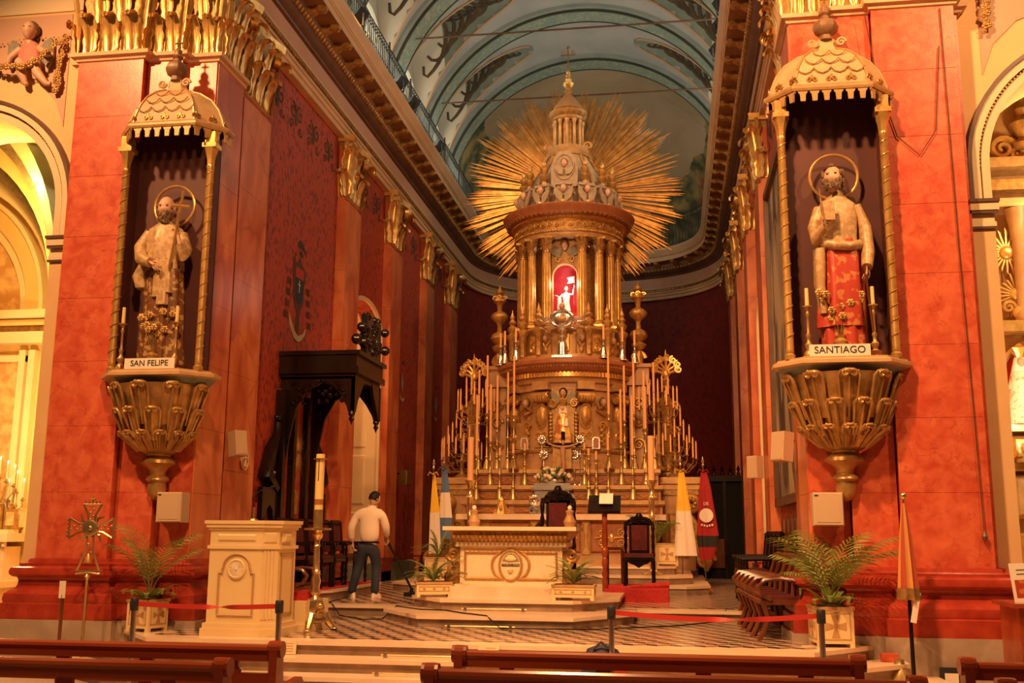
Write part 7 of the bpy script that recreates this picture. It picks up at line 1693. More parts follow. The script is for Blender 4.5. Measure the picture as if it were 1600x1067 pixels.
# ---- thrones with carved backs
def throne(label, loc, rz=0, arms=False, bh=1.18):
    t = thing('carved_throne', label, 'chair', loc, rz, 'carved thrones with red velvet')
    MB().bev(-0.26, -0.26, 0.40, 0.26, 0.22, 0.47, 0.01).build('seat_rail', 'dark_wood', t, False); MB().box(-0.24, -0.25, 0.47, 0.24, 0.2, 0.52).build('seat', 'velvet', t, False)
    m_ = MB().prism([(-0.2, 0.40), (0.2, 0.40), (0.14, 0.36), (0.08, 0.34), (0, 0.29), (-0.08, 0.34), (-0.14, 0.36)], -0.27, -0.24); m_.build('apron', 'dark_wood', t, False)
    for sx in (-1, 1):
        MB().lathe([(0.028, 0), (0.03, 0.05), (0.02, 0.09), (0.03, 0.2), (0.022, 0.28), (0.034, 0.32), (0.034, 0.42)], 10, (sx * 0.23, -0.22, 0)).build('leg', 'dark_wood', t, True); MB().bar((sx * 0.23, 0.2, 0), (sx * 0.23, 0.2, 0.45), 0.045).build('leg', 'dark_wood', t, False)
        MB().lathe([(0.026, 0.42), (0.034, 0.5), (0.02, 0.55), (0.032, 0.65), (0.022, 0.72), (0.034, 0.8), (0.02, 0.86), (0.034, 0.93), (0.03, 1.0), (0.0, 1.04)], 10, (sx * 0.23, 0.2, 0)).build('post', 'dark_wood', t, True)
        if arms: MB().tube([(sx * 0.26, 0.2, 0.72), (sx * 0.27, 0, 0.74), (sx * 0.27, -0.24, 0.70)], 0.022, 6).tube([(sx * 0.26, -0.22, 0.45), (sx * 0.27, -0.22, 0.70)], 0.02, 6).build('arm', 'dark_wood', t, True)
    MB().box(-0.17, 0.17, 0.52, 0.17, 0.22, 1.02).build('back_frame', 'dark_wood', t, False); MB().box(-0.13, 0.155, 0.57, 0.13, 0.2, 0.99).build('back_pad', 'velvet', t, False)
    m_ = MB().prism([(-0.24, 0.98), (0.24, 0.98), (0.25, 1.04), (0.18, 1.06), (0.14, 1.12), (0.07, 1.13), (0.03, 1.19), (-0.03, 1.19), (-0.07, 1.13), (-0.14, 1.12), (-0.18, 1.06), (-0.25, 1.04)], 0.17, 0.22)
    for sx in (-1, 1): m_.scroll((sx * 0.15, 0.16, 1.05), 0.05, 1.5, 0.014, sgn=sx).scroll((sx * 0.06, 0.16, 1.09), 0.04, 1.4, 0.012, sgn=-sx)
    m_.ell((0, 0.16, 1.13), (0.035, 0.025, 0.05), 8, 6).scroll((0, 0.16, 1.03), 0.04, 1.4, 0.012); m_.build('crest', 'dark_wood', t, True)
    return t
cp = thing('carpeted_platform', 'low platform draped in rolled red carpet under the carved throne', 'platform', (1.70, 17.6, 0.6))
MB().box(-0.5, -0.85, 0, 0.5, 0.7, 0.20).build('block', 'red_carpet', cp, False); MB().tube([(-0.1, -0.55, 0.225), (0.2, -0.52, 0.24), (0.5, -0.45, 0.25)], [0.02, 0.045, 0.06], 8).box(-0.5, -0.6, 0.2, 0.5, 0.65, 0.215).build('carpet_roll', 'red_carpet', cp, True, 0.5)
throne('carved dark throne with red velvet back on the red carpet', (1.72, 17.75, 0.815))
throne('carved dark throne with red velvet behind the altar table', (0.40, 17.2, 0.75), 0, True).scale = (1.15, 1.1, 1.42)
t = thing('side_stool', 'small dark wooden stool table between the reading stand and the throne', 'stool', (1.28, 18.4, 0.6))
MB().box(-0.16, -0.16, 0.78, 0.16, 0.16, 0.83).build('top', 'brown_wood', t, False)
for sx in (-1, 1):
    for sy in (-1, 1): MB().bar((sx * 0.13, sy * 0.13, 0), (sx * 0.13, sy * 0.13, 0.78), 0.03).build('leg', 'brown_wood', t, False)
ms = thing('reading_stand', 'turned reddish wooden reading stand with a dark slanted tray', 'lectern', (1.20, 17.0, 0.6))
MB().lathe([(0.17, 0), (0.17, 0.03), (0.05, 0.06), (0.045, 0.2), (0.05, 0.3), (0.035, 0.36), (0.055, 0.42), (0.03, 0.5), (0.05, 0.56), (0.05, 0.64), (0.035, 0.68), (0.06, 0.74), (0.06, 0.8), (0.035, 0.84), (0.05, 0.9), (0.04, 1.2), (0.045, 1.42)], 14).build('post', 'pew_wood', ms, True)
MB().at((0, 0, 1.52), 0, -0.7).box(-0.26, -0.02, -0.18, 0.26, 0.02, 0.18).box(-0.26, -0.05, -0.18, 0.26, -0.02, -0.15).build('tray', 'dark_wood', ms, False); MB().at((0.02, 0.0, 1.60), 0, -0.7).box(-0.1, -0.035, -0.12, 0.12, -0.021, 0.1).build('book', 'paper', ms, False)
MB().tube([(-0.15, 0, 1.6), (-0.2, 0, 1.75), (-0.1, 0, 1.85), (0.05, 0, 1.9)], 0.006, 5).build('microphone', 'black_iron', ms, True)

# ---- curved-arm chairs (group on the armchair side, a few by the ambo)
def curved_chair(label, loc, rz, grp):
    t = thing('curved_armchair', label, 'chair', loc, rz, grp)
    MB().bev(-0.25, -0.24, 0.40, 0.25, 0.24, 0.46, 0.01).build('seat_rail', 'brown_wood', t, False); MB().box(-0.22, -0.22, 0.46, 0.22, 0.2, 0.49).build('seat', 'velvet', t, False)
    for sx in (-1, 1):
        MB().tube([(sx * 0.24, -0.22, 0.44), (sx * 0.24, -0.16, 0.25), (sx * 0.24, -0.22, 0.10), (sx * 0.24, -0.28, 0.0)], [0.035, 0.03, 0.026, 0.03], 6).build('leg', 'brown_wood', t, True); MB().tube([(sx * 0.22, 0.22, 0.44), (sx * 0.22, 0.24, 0.2), (sx * 0.22, 0.30, 0.0)], 0.026, 6).build('leg', 'brown_wood', t, True)
        MB().tube([(sx * 0.25, 0.23, 0.66), (sx * 0.26, 0.0, 0.70), (sx * 0.26, -0.2, 0.68), (sx * 0.26, -0.27, 0.60), (sx * 0.26, -0.22, 0.51), (sx * 0.25, -0.12, 0.46)], [0.022, 0.026, 0.03, 0.03, 0.028, 0.026], 6).build('arm', 'brown_wood', t, True)
        MB().tube([(sx * 0.23, 0.22, 0.44), (sx * 0.23, 0.25, 0.7), (sx * 0.22, 0.33, 0.92)], 0.024, 6).build('back_post', 'brown_wood', t, True)
    MB().tube([(-0.23, 0.32, 0.9), (0, 0.36, 0.92), (0.23, 0.32, 0.9)], 0.04, 6, True, 1.6).tube([(-0.22, 0.27, 0.66), (0, 0.3, 0.66), (0.22, 0.27, 0.66)], 0.022, 6).build('back_rail', 'brown_wood', t, True)
    return t
for i in range(5):
    curved_chair('%s curved wooden armchair from the palm planter, in the row facing the ambo' % ordw[i], (3.50 - 0.02 * i, 12.98 + i * 0.54, 0.452), -PI / 2 + 0.10, 'curved armchairs in a row')
curved_chair('curved wooden armchair between the pier and the ambo', (-3.62, 13.45, 0.452), PI / 2 - 0.2, 'curved armchairs by the ambo')
curved_chair('curved wooden armchair behind the ambo, next to the candle stand', (-3.0, 14.35, 0.452), PI / 2, 'curved armchairs by the ambo')
curved_chair('curved wooden armchair tucked into the corner behind the ambo', (-3.6, 14.5, 0.452), PI / 2, 'curved armchairs by the ambo')
def stall_chair(label, loc, rz, grp, back='velvet'):
    t = thing('turned_armchair', label, 'chair', loc, rz, grp)
    MB().bev(-0.28, -0.26, 0.40, 0.28, 0.24, 0.47, 0.01).build('seat_rail', 'dark_wood', t, False); MB().box(-0.26, -0.25, 0.47, 0.26, 0.22, 0.51).build('seat', 'velvet', t, False)
    for sx in (-1, 1):
        for sy in (-1, 1): MB().lathe([(0.03, 0), (0.02, 0.06), (0.034, 0.12), (0.02, 0.18), (0.034, 0.25), (0.02, 0.31), (0.034, 0.36), (0.034, 0.42)], 8, (sx * 0.25, sy * 0.22, 0)).build('leg', 'dark_wood', t, True)
        MB().lathe([(0.03, 0.47), (0.018, 0.52), (0.03, 0.58), (0.018, 0.64), (0.026, 0.69)], 8, (sx * 0.26, -0.22, 0)).build('arm_support', 'dark_wood', t, True); MB().tube([(sx * 0.26, -0.28, 0.70), (sx * 0.26, 0.24, 0.71)], 0.03, 6).build('arm', 'dark_wood', t, True)
        MB().bar((sx * 0.25, 0.23, 0.44), (sx * 0.25, 0.3, 1.08), 0.05).build('back_post', 'dark_wood', t, False)
    MB().add([(-0.23, 0.235, 0.55), (0.23, 0.235, 0.55), (0.23, 0.285, 1.03), (-0.23, 0.285, 1.03), (-0.23, 0.265, 0.55), (0.23, 0.265, 0.55), (0.23, 0.315, 1.03), (-0.23, 0.315, 1.03)], [(0, 1, 2, 3), (7, 6, 5, 4), (3, 2, 6, 7), (1, 0, 4, 5)]).build('back_pad', back, t, False); MB().bar((-0.26, 0.3, 1.06), (0.26, 0.3, 1.06), 0.07).build('back_rail', 'dark_wood', t, False)
    return t
sp_ = thing('stall_platform', 'low marble platform with red carpet under the row of dark chairs', 'platform', (0, 0, 0.6))
MB().slab([(-4.13, 15.62), (-3.25, 15.62), (-3.06, 16.15), (-3.06, 18.9), (-3.3, 19.5), (-4.13, 19.5)], 0, 0.115).build('riser', 'riser_marble', sp_, False); MB().slab([(-4.13, 15.58), (-3.23, 15.58), (-3.02, 16.13), (-3.02, 18.92), (-3.28, 19.54), (-4.13, 19.54)], 0.115, 0.15).build('tread', 'cream_marble', sp_, False); MB().slab([(-4.1, 15.75), (-3.3, 15.75), (-3.14, 16.25), (-3.14, 18.85), (-3.35, 19.3), (-4.1, 19.3)], 0.15, 0.158).build('carpet', 'red_carpet', sp_, False)
for i in range(5): stall_chair('%s dark turned armchair with red seat from the ambo end of the carpeted platform' % ordw[i], (-3.55, 16.0 + i * 0.66, 0.758), PI / 2, 'dark armchairs on the carpeted platform')
for i in range(4): stall_chair('%s dark turned armchair beyond the curved chairs, under the framed painting' % ordw[i], (3.55, 15.95 + i * 0.68, 0.6), -PI / 2, 'dark armchairs under the painting')
for i in range(4):
    t = thing('high_back_chair', '%s tall dark plank-backed chair against the wall under the painting' % ordw[i], 'chair', (4.0, 16.1 + i * 0.62, 0.6), -PI / 2, 'tall-backed chairs at the wall')
    MB().prism([(-0.2, 0), (0.2, 0), (0.2, 1.1), (0.13, 1.3), (0, 1.36), (-0.13, 1.3), (-0.2, 1.1)], 0.08, 0.12).build('back', 'brown_wood', t, False); MB().box(-0.2, -0.12, 0.42, 0.2, 0.08, 0.47).build('seat', 'brown_wood', t, False)
    for sx in (-1, 1): MB().bar((sx * 0.17, -0.1, 0), (sx * 0.17, -0.1, 0.43), 0.04).build('leg', 'brown_wood', t, False)

# ---- bishop's throne canopy against the damask wall
bt = thing('throne_canopy', 'carved black wooden throne canopy with crest, against the red damask wall', 'canopy', (0, 0, 0))
MB().box(-4.16, 16.42, 4.16, -2.88, 17.92, 4.27).build('box', 'dark_wood', bt, False)
MB().box(-4.18, 16.36, 4.25, -2.80, 17.98, 4.36).box(-4.18, 16.38, 4.36, -2.84, 17.96, 4.56).box(-4.18, 16.34, 4.56, -2.78, 18.0, 4.63).build('cornice', 'dark_wood', bt, False)
ar = [(-4.16, 4.2), (-4.16, 2.5), (-4.05, 2.6), (-3.97, 3.2), (-3.88, 3.65), (-3.7, 3.98), (-3.45, 4.1), (-3.25, 4.06), (-3.12, 3.9), (-3.0, 3.7), (-2.97, 3.6), (-2.86, 3.6), (-2.86, 4.2)]
for y in (16.42, 17.9): MB().prism(ar, y, y + 0.06).build('side_arch', 'dark_wood', bt, False)
m_ = MB(); m_.m = Matrix.Translation((-2.9, 0, 0)) @ Matrix.Rotation(PI / 2, 4, 'Z')
m_.prism([(16.42, 4.2), (16.42, 3.62), (16.52, 3.6), (16.62, 3.8), (16.85, 4.05), (17.0, 4.4), (17.17, 4.55), (17.34, 4.4), (17.5, 4.05), (17.72, 3.8), (17.84, 3.6), (17.94, 3.62), (17.94, 4.2), (17.6, 4.6), (17.17, 4.85), (16.74, 4.6)], -0.03, 0.03); m_.build('front_arch', 'dark_wood', bt, False)
for y in (16.46, 17.9): MB().lathe([(0.05, 0), (0.06, -0.05), (0.03, -0.09), (0.05, -0.13), (0.02, -0.18), (0.0, -0.24)], 10, (-2.92, y, 3.62)).build('pendant', 'dark_wood', bt, True)
MB().box(-4.19, 16.4, 0.76, -4.12, 17.96, 4.0).build('back_panel', 'damask', bt, False)
for y in (16.38, 16.86, 17.5, 17.94): MB().box(-4.18, y - 0.06, 0.76, -4.02, y + 0.06, 3.98).build('upright', 'dark_wood', bt, False)
for s, y in ((-1, 15.98), (1, 18.35)):
    m_ = MB(); m_.m = Matrix.Translation((-4.15, y, 0)) @ Matrix.Rotation(PI / 2, 4, 'Z'); m_.prism([(-0.32, 0.76), (-0.32, 2.35), (0.32, 2.35), (0.32, 0.76), (0.18, 0.76), (0.18, 1.8), (0.12, 2.0), (0, 2.08), (-0.12, 2.0), (-0.18, 1.8), (-0.18, 0.76)], -0.08, 0.0); m_.build('wing_panel', 'dark_wood', bt, False)
    MB().box(-4.19, y - 0.3, 0.76, -4.16, y + 0.3, 2.1).build('wing_cloth', 'damask', bt, False)
    MB().tube([(-4.12, y - s * -0.28 * -1, 2.35), (-4.1, y + s * 0.18, 2.55), (-4.1, y + s * -0.0, 2.95), (-4.1, y - s * 0.22, 3.2), (-4.1, y - s * 0.24, 3.42)], [0.10, 0.13, 0.11, 0.07, 0.05], 8).ell((-4.1, y - s * 0.24, 3.5), 0.07, 8, 6).scroll((-4.05, y + s * 0.1, 2.6), 0.15, 1.6, 0.04, 'x', s).build('wing_scroll', 'dark_wood', bt, True)
rr = random.Random(4); m_ = MB()
for i in range(44): m_.ell((-2.84 + rr.uniform(-0.05, 0.03), 17.17 + rr.gauss(0, 0.32), 4.63 + rr.random() * 0.8 * math.exp(-((i % 7) - 3) ** 2 / 14)), rr.uniform(0.05, 0.1), 7, 5)
m_.scroll((-2.80, 17.0, 4.8), 0.16, 1.6, 0.05, 'x', 1).scroll((-2.80, 17.36, 4.8), 0.16, 1.6, 0.05, 'x', -1, PI).lathe([(0.1, 0), (0.06, 0.1), (0.12, 0.18), (0.0, 0.3)], 10, (-2.84, 17.18, 5.0)).prism([(-2.9, 4.6), (-2.78, 4.6), (-2.79, 5.3), (-2.89, 5.3)], 16.75, 17.6); m_.build('crest', 'dark_wood', bt, True)
m_ = MB()
for i in range(30): m_.ell((-3.95 + rr.uniform(0, 1.0), 16.40, 3.75 + rr.uniform(0, 0.4)), (rr.uniform(0.025, 0.05), 0.03, rr.uniform(0.025, 0.05)), 6, 4) if not False else None
m_.build('carving', 'dark_wood', bt, True, kind='stuff')
sb2 = sub('gilt_sunburst', bt, (-4.08, 17.15, 3.0)); r0 = None
for i in range(40):
    a = 2 * PI * i / 40; o = MB().add([(0, -0.012, 0.03), (0, 0.012, 0.03), (0.012, 0, 0.03), (0, 0, 0.42)], [(0, 2, 3), (2, 1, 3), (1, 0, 3)]).build('ray', 'old_gold', sb2, False) if r0 is None else link_copy(r0, sb2)
    r0 = r0 or o; o.rotation_euler = (a, 0, 0); q = 1 + 0.35 * abs(math.cos(a)) - 0.25 * (i % 2); o.scale = (1, 1, q)
MB().prism([(-0.0, 0)] * 0 or [(0, 0), (0.02, 0), (0.02, 0.34), (0.0, 0.4)], -0.07, 0.07).build('plaque', 'old_gold', bt, False).location = (-4.09, 17.15, 1.95)

# ---- flags
def flag(label, loc, segs, h, wd, pole=0.0, seed=1, spear=False):
    t = thing('flag', label, 'flag', loc); rr = random.Random(seed)
    MB().cyl((0, 0, 0), 0.16, 0.03, 16).build('base', 'pew_wood', t, True); MB().cyl((0, 0, 0.02), 0.014, h + 0.12, 8).build('pole', 'steel', t, True)
    MB().lathe([(0.014, 0), (0.03, 0.02), (0.012, 0.05), (0.03, 0.1), (0.0, 0.2)], 8, (0, 0, h + 0.12)).build('spearhead', 'silver', t, True)
    z1 = h
    for (mt, frac, k0, k1) in segs:
        z0 = z1 - frac; N = 5; rings = []
        for j in range(N + 1):
            q = j / N; k = k1 + (k0 - k1) * q; rings.append((0.05 * k, 0, z0 + (z1 - z0) * q, wd * k, wd * 0.45 * k, 0.16, 5, 0.6 + 0.3 * q + seed))
        MB().loft(rings, 30).build('cloth', mt, t, True, 1.2); z1 = z0
    for s in (-1, 1): MB().tube([(0, -0.03, h), (s * 0.07, -0.04, h + 0.05), (s * 0.11, -0.04, h - 0.02)], [0.03, 0.035, 0.02], 6, True, 0.4).build('bow', segs[0][0], t, True)
    return t
flag('furled yellow and white flag on a pole beside the dais, ambo side', (-2.45, 20.5, 0.6), [('flag_yellow', 0.75, 0.25, 0.9), ('flag_white', 0.8, 0.9, 1.15)], 2.2, 0.10, seed=1)
flag('furled blue and white flag on a pole beside the altar volute', (-2.26, 20.6, 0.6), [('flag_blue', 0.45, 0.4, 0.75), ('flag_white', 0.5, 0.75, 1.1), ('flag_blue', 0.42, 1.1, 1.0)], 2.3, 0.11, seed=2)
flag('furled yellow and white flag on a pole near the carved throne', (2.45, 20.6, 0.6), [('flag_yellow', 0.75, 0.35, 0.9), ('flag_white', 0.85, 0.9, 1.4)], 2.25, 0.14, seed=3)
f_ = flag('furled red flag with a black stripe and round white emblem', (2.90, 21.2, 0.6), [('flag_red', 0.35, 0.35, 0.7), ('flag_red', 0.9, 0.7, 1.25), ('ink', 0.22, 1.25, 1.1), ('flag_red', 0.25, 1.1, 0.6)], 2.28, 0.16, seed=4)
e_ = MB(); e_.m = Matrix.Rotation(PI / 2, 4, 'X'); e_.lathe([(0.14, 0), (0.13, 0.012), (0.0, 0.014)], 24, (0.04, 1.42, 0.11)); e_.build('emblem', 'flag_white', f_, True)
lettering('DE', f_, (0.04, -0.125, 1.65), 0.085, 'flag_white')
for i in range(5): MB().ell((-0.05 + i * 0.05, -0.125, 1.215 + 0.012 * abs(i - 2)), (0.018, 0.004, 0.022), 8, 5).build('emblem_mark', 'flag_white', f_, True)
# ---- painted coats of arms
mk('paint_green', (0.04, 0.055, 0.03), None, rough=0.8); mk('paint_dark', (0.085, 0.04, 0.025), (0.12, 0.05, 0.03), 20, 0.8); mk('paint_blue', (0.03, 0.045, 0.075), None, rough=0.8); mk('paint_pale', (0.55, 0.42, 0.27), None, rough=0.8); mk('paint_red', (0.45, 0.05, 0.035), None, rough=0.8); mk('paint_grey', (0.30, 0.24, 0.19), None, rough=0.8)
def arms(label, y, zc, k, cols, big):
    t = thing('painted_coat_of_arms', label, 'mural', (-4.195, y, zc), PI / 2, 'coats of arms painted on the damask wall')
    Q = lambda pts, mt, nm, d=0.0: MB().prism([(a * k, b * k) for a, b in pts], -0.006 - d, -0.002).build(nm, mt, t, False)
    Q([(-0.14, 0.83), (0.0, 0.92), (0.22, 0.80), (0.2, 0.74), (-0.1, 0.78)], 'paint_green', 'hat')
    if big:
        Q([(-0.34, 0.42), (-0.26, 0.55), (-0.22, 0.42), (-0.05, 0.46), (0.02, 0.58), (0.12, 0.45), (0.3, 0.36), (0.36, 0.15), (0.27, 0.05), (0.27, -0.28), (0.12, -0.45), (0.08, -0.6), (0.1, -0.85), (0, -0.95), (-0.1, -0.85), (-0.06, -0.6), (-0.14, -0.45), (-0.27, -0.28), (-0.3, 0.1), (-0.36, 0.2)], 'paint_dark', 'mantling')
        rr = random.Random(2)
        for s in (-1, 1):
            for r in range(4):
                for i in range(3): x = s * (0.42 + 0.08 * i + 0.04 * r); z = 0.05 - r * 0.22; Q([(x - 0.02, z), (x + 0.02, z), (x + 0.025, z - 0.13), (x - 0.025, z - 0.13)], 'paint_dark', 'tassel')
        for i in range(14): x = rr.uniform(-0.3, 0.3); z = rr.uniform(0.58, 0.78); Q([(x, z), (x + 0.05, z + 0.02), (x + 0.07, z - 0.05)], 'paint_dark', 'cord')
    Q([(-0.22, 0.34), (0.22, 0.34), (0.22, -0.1), (0.15, -0.28), (0, -0.38), (-0.15, -0.28), (-0.22, -0.1)], cols[0], 'shield', 0.004)
    Q([(-0.22, 0.34), (0.22, 0.34), (0.22, 0.14), (-0.22, 0.14)] if big else [(0.02, 0.34), (0.22, 0.34), (0.22, -0.1), (0.15, -0.28), (0.02, -0.36)], cols[1], 'chief', 0.007)
    Q([(-0.015, 0.10), (0.015, 0.10), (0.015, 0.03), (0.06, 0.03), (0.06, 0.0), (0.015, 0.0), (0.015, -0.14), (-0.015, -0.14), (-0.015, 0.0), (-0.06, 0.0), (-0.06, 0.03), (-0.015, 0.03)], 'paint_pale', 'cross', 0.01)
    Q([(-0.44, -0.62), (-0.36, -0.72), (-0.14, -0.92), (0.06, -0.98), (0.3, -0.9), (0.46, -0.76), (0.42, -0.9), (0.26, -1.02), (0.06, -1.1), (-0.16, -1.05), (-0.4, -0.84)] if big else [(-0.3, -0.5), (-0.15, -0.6), (0.1, -0.62), (0.3, -0.52), (0.28, -0.64), (0.1, -0.74), (-0.15, -0.72), (-0.3, -0.62)], 'paint_pale', 'ribbon', 0.004)
arms('large painted coat of arms with a green hat and pale ribbon', 17.15, 5.95, 0.92, ('paint_blue', 'paint_red'), True)
arms('small painted coat of arms split grey and red, beside the doorway', 24.45, 5.25, 0.62, ('paint_grey', 'paint_red'), False)
arms('small painted coat of arms with a plain grey shield, nearest the apse', 28.1, 5.15, 0.6, ('paint_grey', 'paint_grey'), False)
# scroll paintings under the architrave
# ---- wall speakers and plaques
def speaker(label, loc, rz, tilt, w_=0.2, h_=0.36, mat='speaker_tan'):
    t = thing('wall_speaker', label, 'loudspeaker', loc, rz)
    MB().at((0, 0, 0), 0, tilt).bev(-w_ / 2, -0.18, -h_ / 2, w_ / 2, 0, h_ / 2, 0.01).build('cabinet', mat, t, False); MB().at((0, 0, 0), 0, tilt).box(-w_ / 2 + .02, -0.186, -h_ / 2 + .02, w_ / 2 - .02, -0.178, h_ / 2 - .02).build('grille', mat, t, False)
    MB().bar((0, 0, 0.1), (0, 0.12, 0.1), 0.03).build('bracket', 'black_iron', t, False)
speaker('slim tilted loudspeaker on the pilaster above the ambo', (-3.86, 14.0, 2.86), PI / 2 - 0.5, -0.15)
speaker('small dark loudspeaker on the damask wall beyond the doorway', (-4.02, 23.95, 2.92), PI / 2 - 0.2, 0, 0.24, 0.34, 'old_brass')
speaker('tilted two-tone loudspeaker on the pilaster beside the framed painting', (3.85, 14.55, 2.82), -PI / 2 + 0.6, -0.1, 0.26, 0.40)
speaker('small loudspeaker high beside the doorway, beyond the framed painting', (3.9, 20.1, 2.9), -PI / 2 + 0.7, 0, 0.26, 0.42)
t = thing('consecration_cross', 'oval wall plaque with a consecration cross on the pilaster above the ambo', 'plaque', (-3.995, 14.68, 2.72), PI / 2)
n = 24; MB().prism([(0.13 * math.cos(2 * PI * i / n), 0.17 * math.sin(2 * PI * i / n)) for i in range(n)], -0.02, 0).build('plate', 'altar_stone', t, False); MB().tube([(0.13 * math.cos(2 * PI * i / n), -0.02, 0.17 * math.sin(2 * PI * i / n)) for i in range(n + 1)], 0.015, 5).bar((0, -0.025, -0.12), (0, -0.025, 0.12), 0.03).bar((-0.08, -0.025, 0), (0.08, -0.025, 0), 0.03).build('cross', 'cornice_tan', t, True)
# ---- large framed painting on the other wall
mk('canvas', (0.035, 0.045, 0.055), (0.58, 0.46, 0.28), 1.6, 0.4, detail=6, contrast=(0.4, 0.62), dist=1.2, sx=(1, 1, 0.4))
pt = thing('framed_painting', 'huge dark framed painting hanging between the pilasters opposite the ambo', 'painting', (4.19, 17.1, 0), -PI / 2)
MB().box(-1.75, -0.05, 2.25, 1.75, 0, 7.75).build('picture', 'canvas', pt, False)
for (x0, z0, x1, z1) in ((-1.87, 2.13, 1.87, 2.27), (-1.87, 7.73, 1.87, 7.87), (-1.87, 2.13, -1.73, 7.87), (1.73, 2.13, 1.87, 7.87)): MB().box(x0, -0.12, z0, x1, 0, z1).build('frame', 'cornice_dark', pt, False)
# ---- dark carved screen by the apse
ds = thing('dark_screen', 'black wooden carved screen with a row of finials near the apse', 'screen', (3.42, 26.5, 0.6))
MB().box(-0.55, 0, 0, 0.6, 0.3, 2.35).build('body', 'black_void', ds, False); MB().box(-0.65, -0.1, 2.35, 0.65, 0.4, 2.5).build('cornice', 'dark_wood', ds, False)
for i in range(6): MB().lathe([(0.04, 0), (0.05, 0.05), (0.02, 0.1), (0.045, 0.16), (0.0, 0.28)], 8, (-0.5 + i * 0.2, 0.05, 2.5)).build('finial', 'dark_wood', ds, True)
for x in (0.1, 0.55): MB().box(x, -0.06, 0, x + 0.08, 0, 2.35).build('post', 'dark_wood', ds, False)
MB().box(-0.55, -0.08, 0.25, 0.1, 0.0, 0.95).build('chest', 'brown_wood', ds, False)
# ---- cornice spotlights
def flood(label, loc, rz, tilt):
    t = thing('spotlight', label, 'spotlight', loc, rz, 'black spotlights on the cornice')
    MB().at((0, 0, 0.28), 0, tilt).box(-0.16, -0.12, -0.1, 0.16, 0.1, 0.1).build('housing', 'lamp_black', t, False); MB().at((0, 0, 0.28), 0, tilt).box(-0.14, -0.125, -0.08, 0.14, -0.12, 0.08).build('lens', 'steel', t, False); MB().bar((-0.18, 0, 0.28), (-0.18, 0, 0.02), 0.03).bar((0.18, 0, 0.28), (0.18, 0, 0.02), 0.03).bar((-0.18, 0, 0.02), (0.18, 0, 0.02), 0.03).build('yoke', 'lamp_black', t, False)
for i, y in enumerate((17.6, 20.6, 21.7, 24.4)): flood('%s black spotlight from the nave on the railed cornice' % ordw[i], (-3.42, y, 11.02), 2.4, 0.5)
for i, y in enumerate((18.1, 19.0, 20.0)): flood('%s black spotlight from the nave on the unrailed cornice' % ordw[i], (3.42, y, 11.02), -2.4, 0.5)
# ---- carpet rods, cable
for (x0, x1, y, z, lab) in ((-0.62, 0.28, 13.42, 0.47, 'brass carpet rod on the chequered floor before the dais'), (-0.6, 0.3, 14.38, 0.62, 'brass carpet rod at the foot of the upper dais step'), (-0.9, 1.4, 11.44, 0.32, 'brass carpet rod on the second sanctuary step'), (-0.9, 1.4, 11.12, 0.17, 'brass carpet rod on the lowest sanctuary step')):
    t = thing('carpet_rod', lab, 'rod', (0, y, z), 0, 'brass carpet rods'); MB().tube([(x0, 0, 0.01), (x1, 0, 0.01)], 0.011, 6).build('rod', 'old_brass', t, True)
    for x in (x0 + 0.05, x1 - 0.05): MB().box(x - 0.02, -0.02, -0.018, x + 0.02, 0.02, 0.025).build('bracket', 'steel', t, False)
tag(MB().tube([(-2.95, 16.3, 0.612), (-2.9, 15.6, 0.612), (-2.7, 15.17, 0.60), (-2.5, 14.9, 0.47), (-2.0, 14.35, 0.466), (-1.75, 14.5, 0.466), (-1.66, 14.9, 0.615), (-1.2, 14.42, 0.612), (-0.8, 14.3, 0.612), (-0.5, 13.9, 0.612), (-0.1, 13.52, 0.61), (0.1, 13.4, 0.466), (1.2, 13.5, 0.466), (2.3, 14.3, 0.466), (2.9, 15.1, 0.47), (3.0, 15.3, 0.61)], 0.009, 5).build('power_cable', 'black_iron', None), 'long black power cable trailing over the steps and chequered floor', 'cable')
for i, x in enumerate((-2.02, 0.28)):
    t = thing('notice_card', 'cream notice card propped on the step riser, %s' % ('below the candle stand' if i == 0 else 'below the altar table'), 'card', (x, 11.52, 0.305)); MB().at((0, 0, 0), 0, -0.08).box(-0.115, 0, 0, 0.115, 0.008, 0.15).build('card', 'plaster_cream', t, False)
    for k in range(4): MB().at((0, 0, 0), 0, -0.08).box(-0.08 + 0.05 * (k == 3), -0.002, 0.03 + k * 0.028, 0.08, 0.0, 0.036 + k * 0.028).build('text_line', 'ambo_tan', t, False)
# ================================================================ person, nave furniture
def skin_mesh(name, joints, edges, mat, parent, sub_=2, root=0):
    me = bpy.data.meshes.new(name); me.from_pydata([j[0] for j in joints], edges, []); o = bpy.data.objects.new(name, me); col.objects.link(o)
    md_ = o.modifiers.new('skin', 'SKIN'); md_.use_smooth_shade = True
    for i, j in enumerate(joints):
        r = j[1]; o.data.skin_vertices[0].data[i].radius = (r, r) if not hasattr(r, '__len__') else r
        o.data.skin_vertices[0].data[i].use_root = (i == root)
    s_ = o.modifiers.new('sub', 'SUBSURF'); s_.levels = sub_; s_.render_levels = sub_
    dg = bpy.context.evaluated_depsgraph_get(); dg.update(); ev = o.evaluated_get(dg); m2 = bpy.data.meshes.new_from_object(ev)
    bpy.data.objects.remove(o); m2.polygons.foreach_set('use_smooth', [True] * len(m2.polygons)); m2.materials.clear(); m2.materials.append(M[mat])
    o = bpy.data.objects.new(name, m2); col.objects.link(o); o.parent = parent
    return o
mn = thing('person', 'man seen from behind in a pale shirt and dark jeans, vacuuming', 'person', (-2.69, 16.85, 0.6))
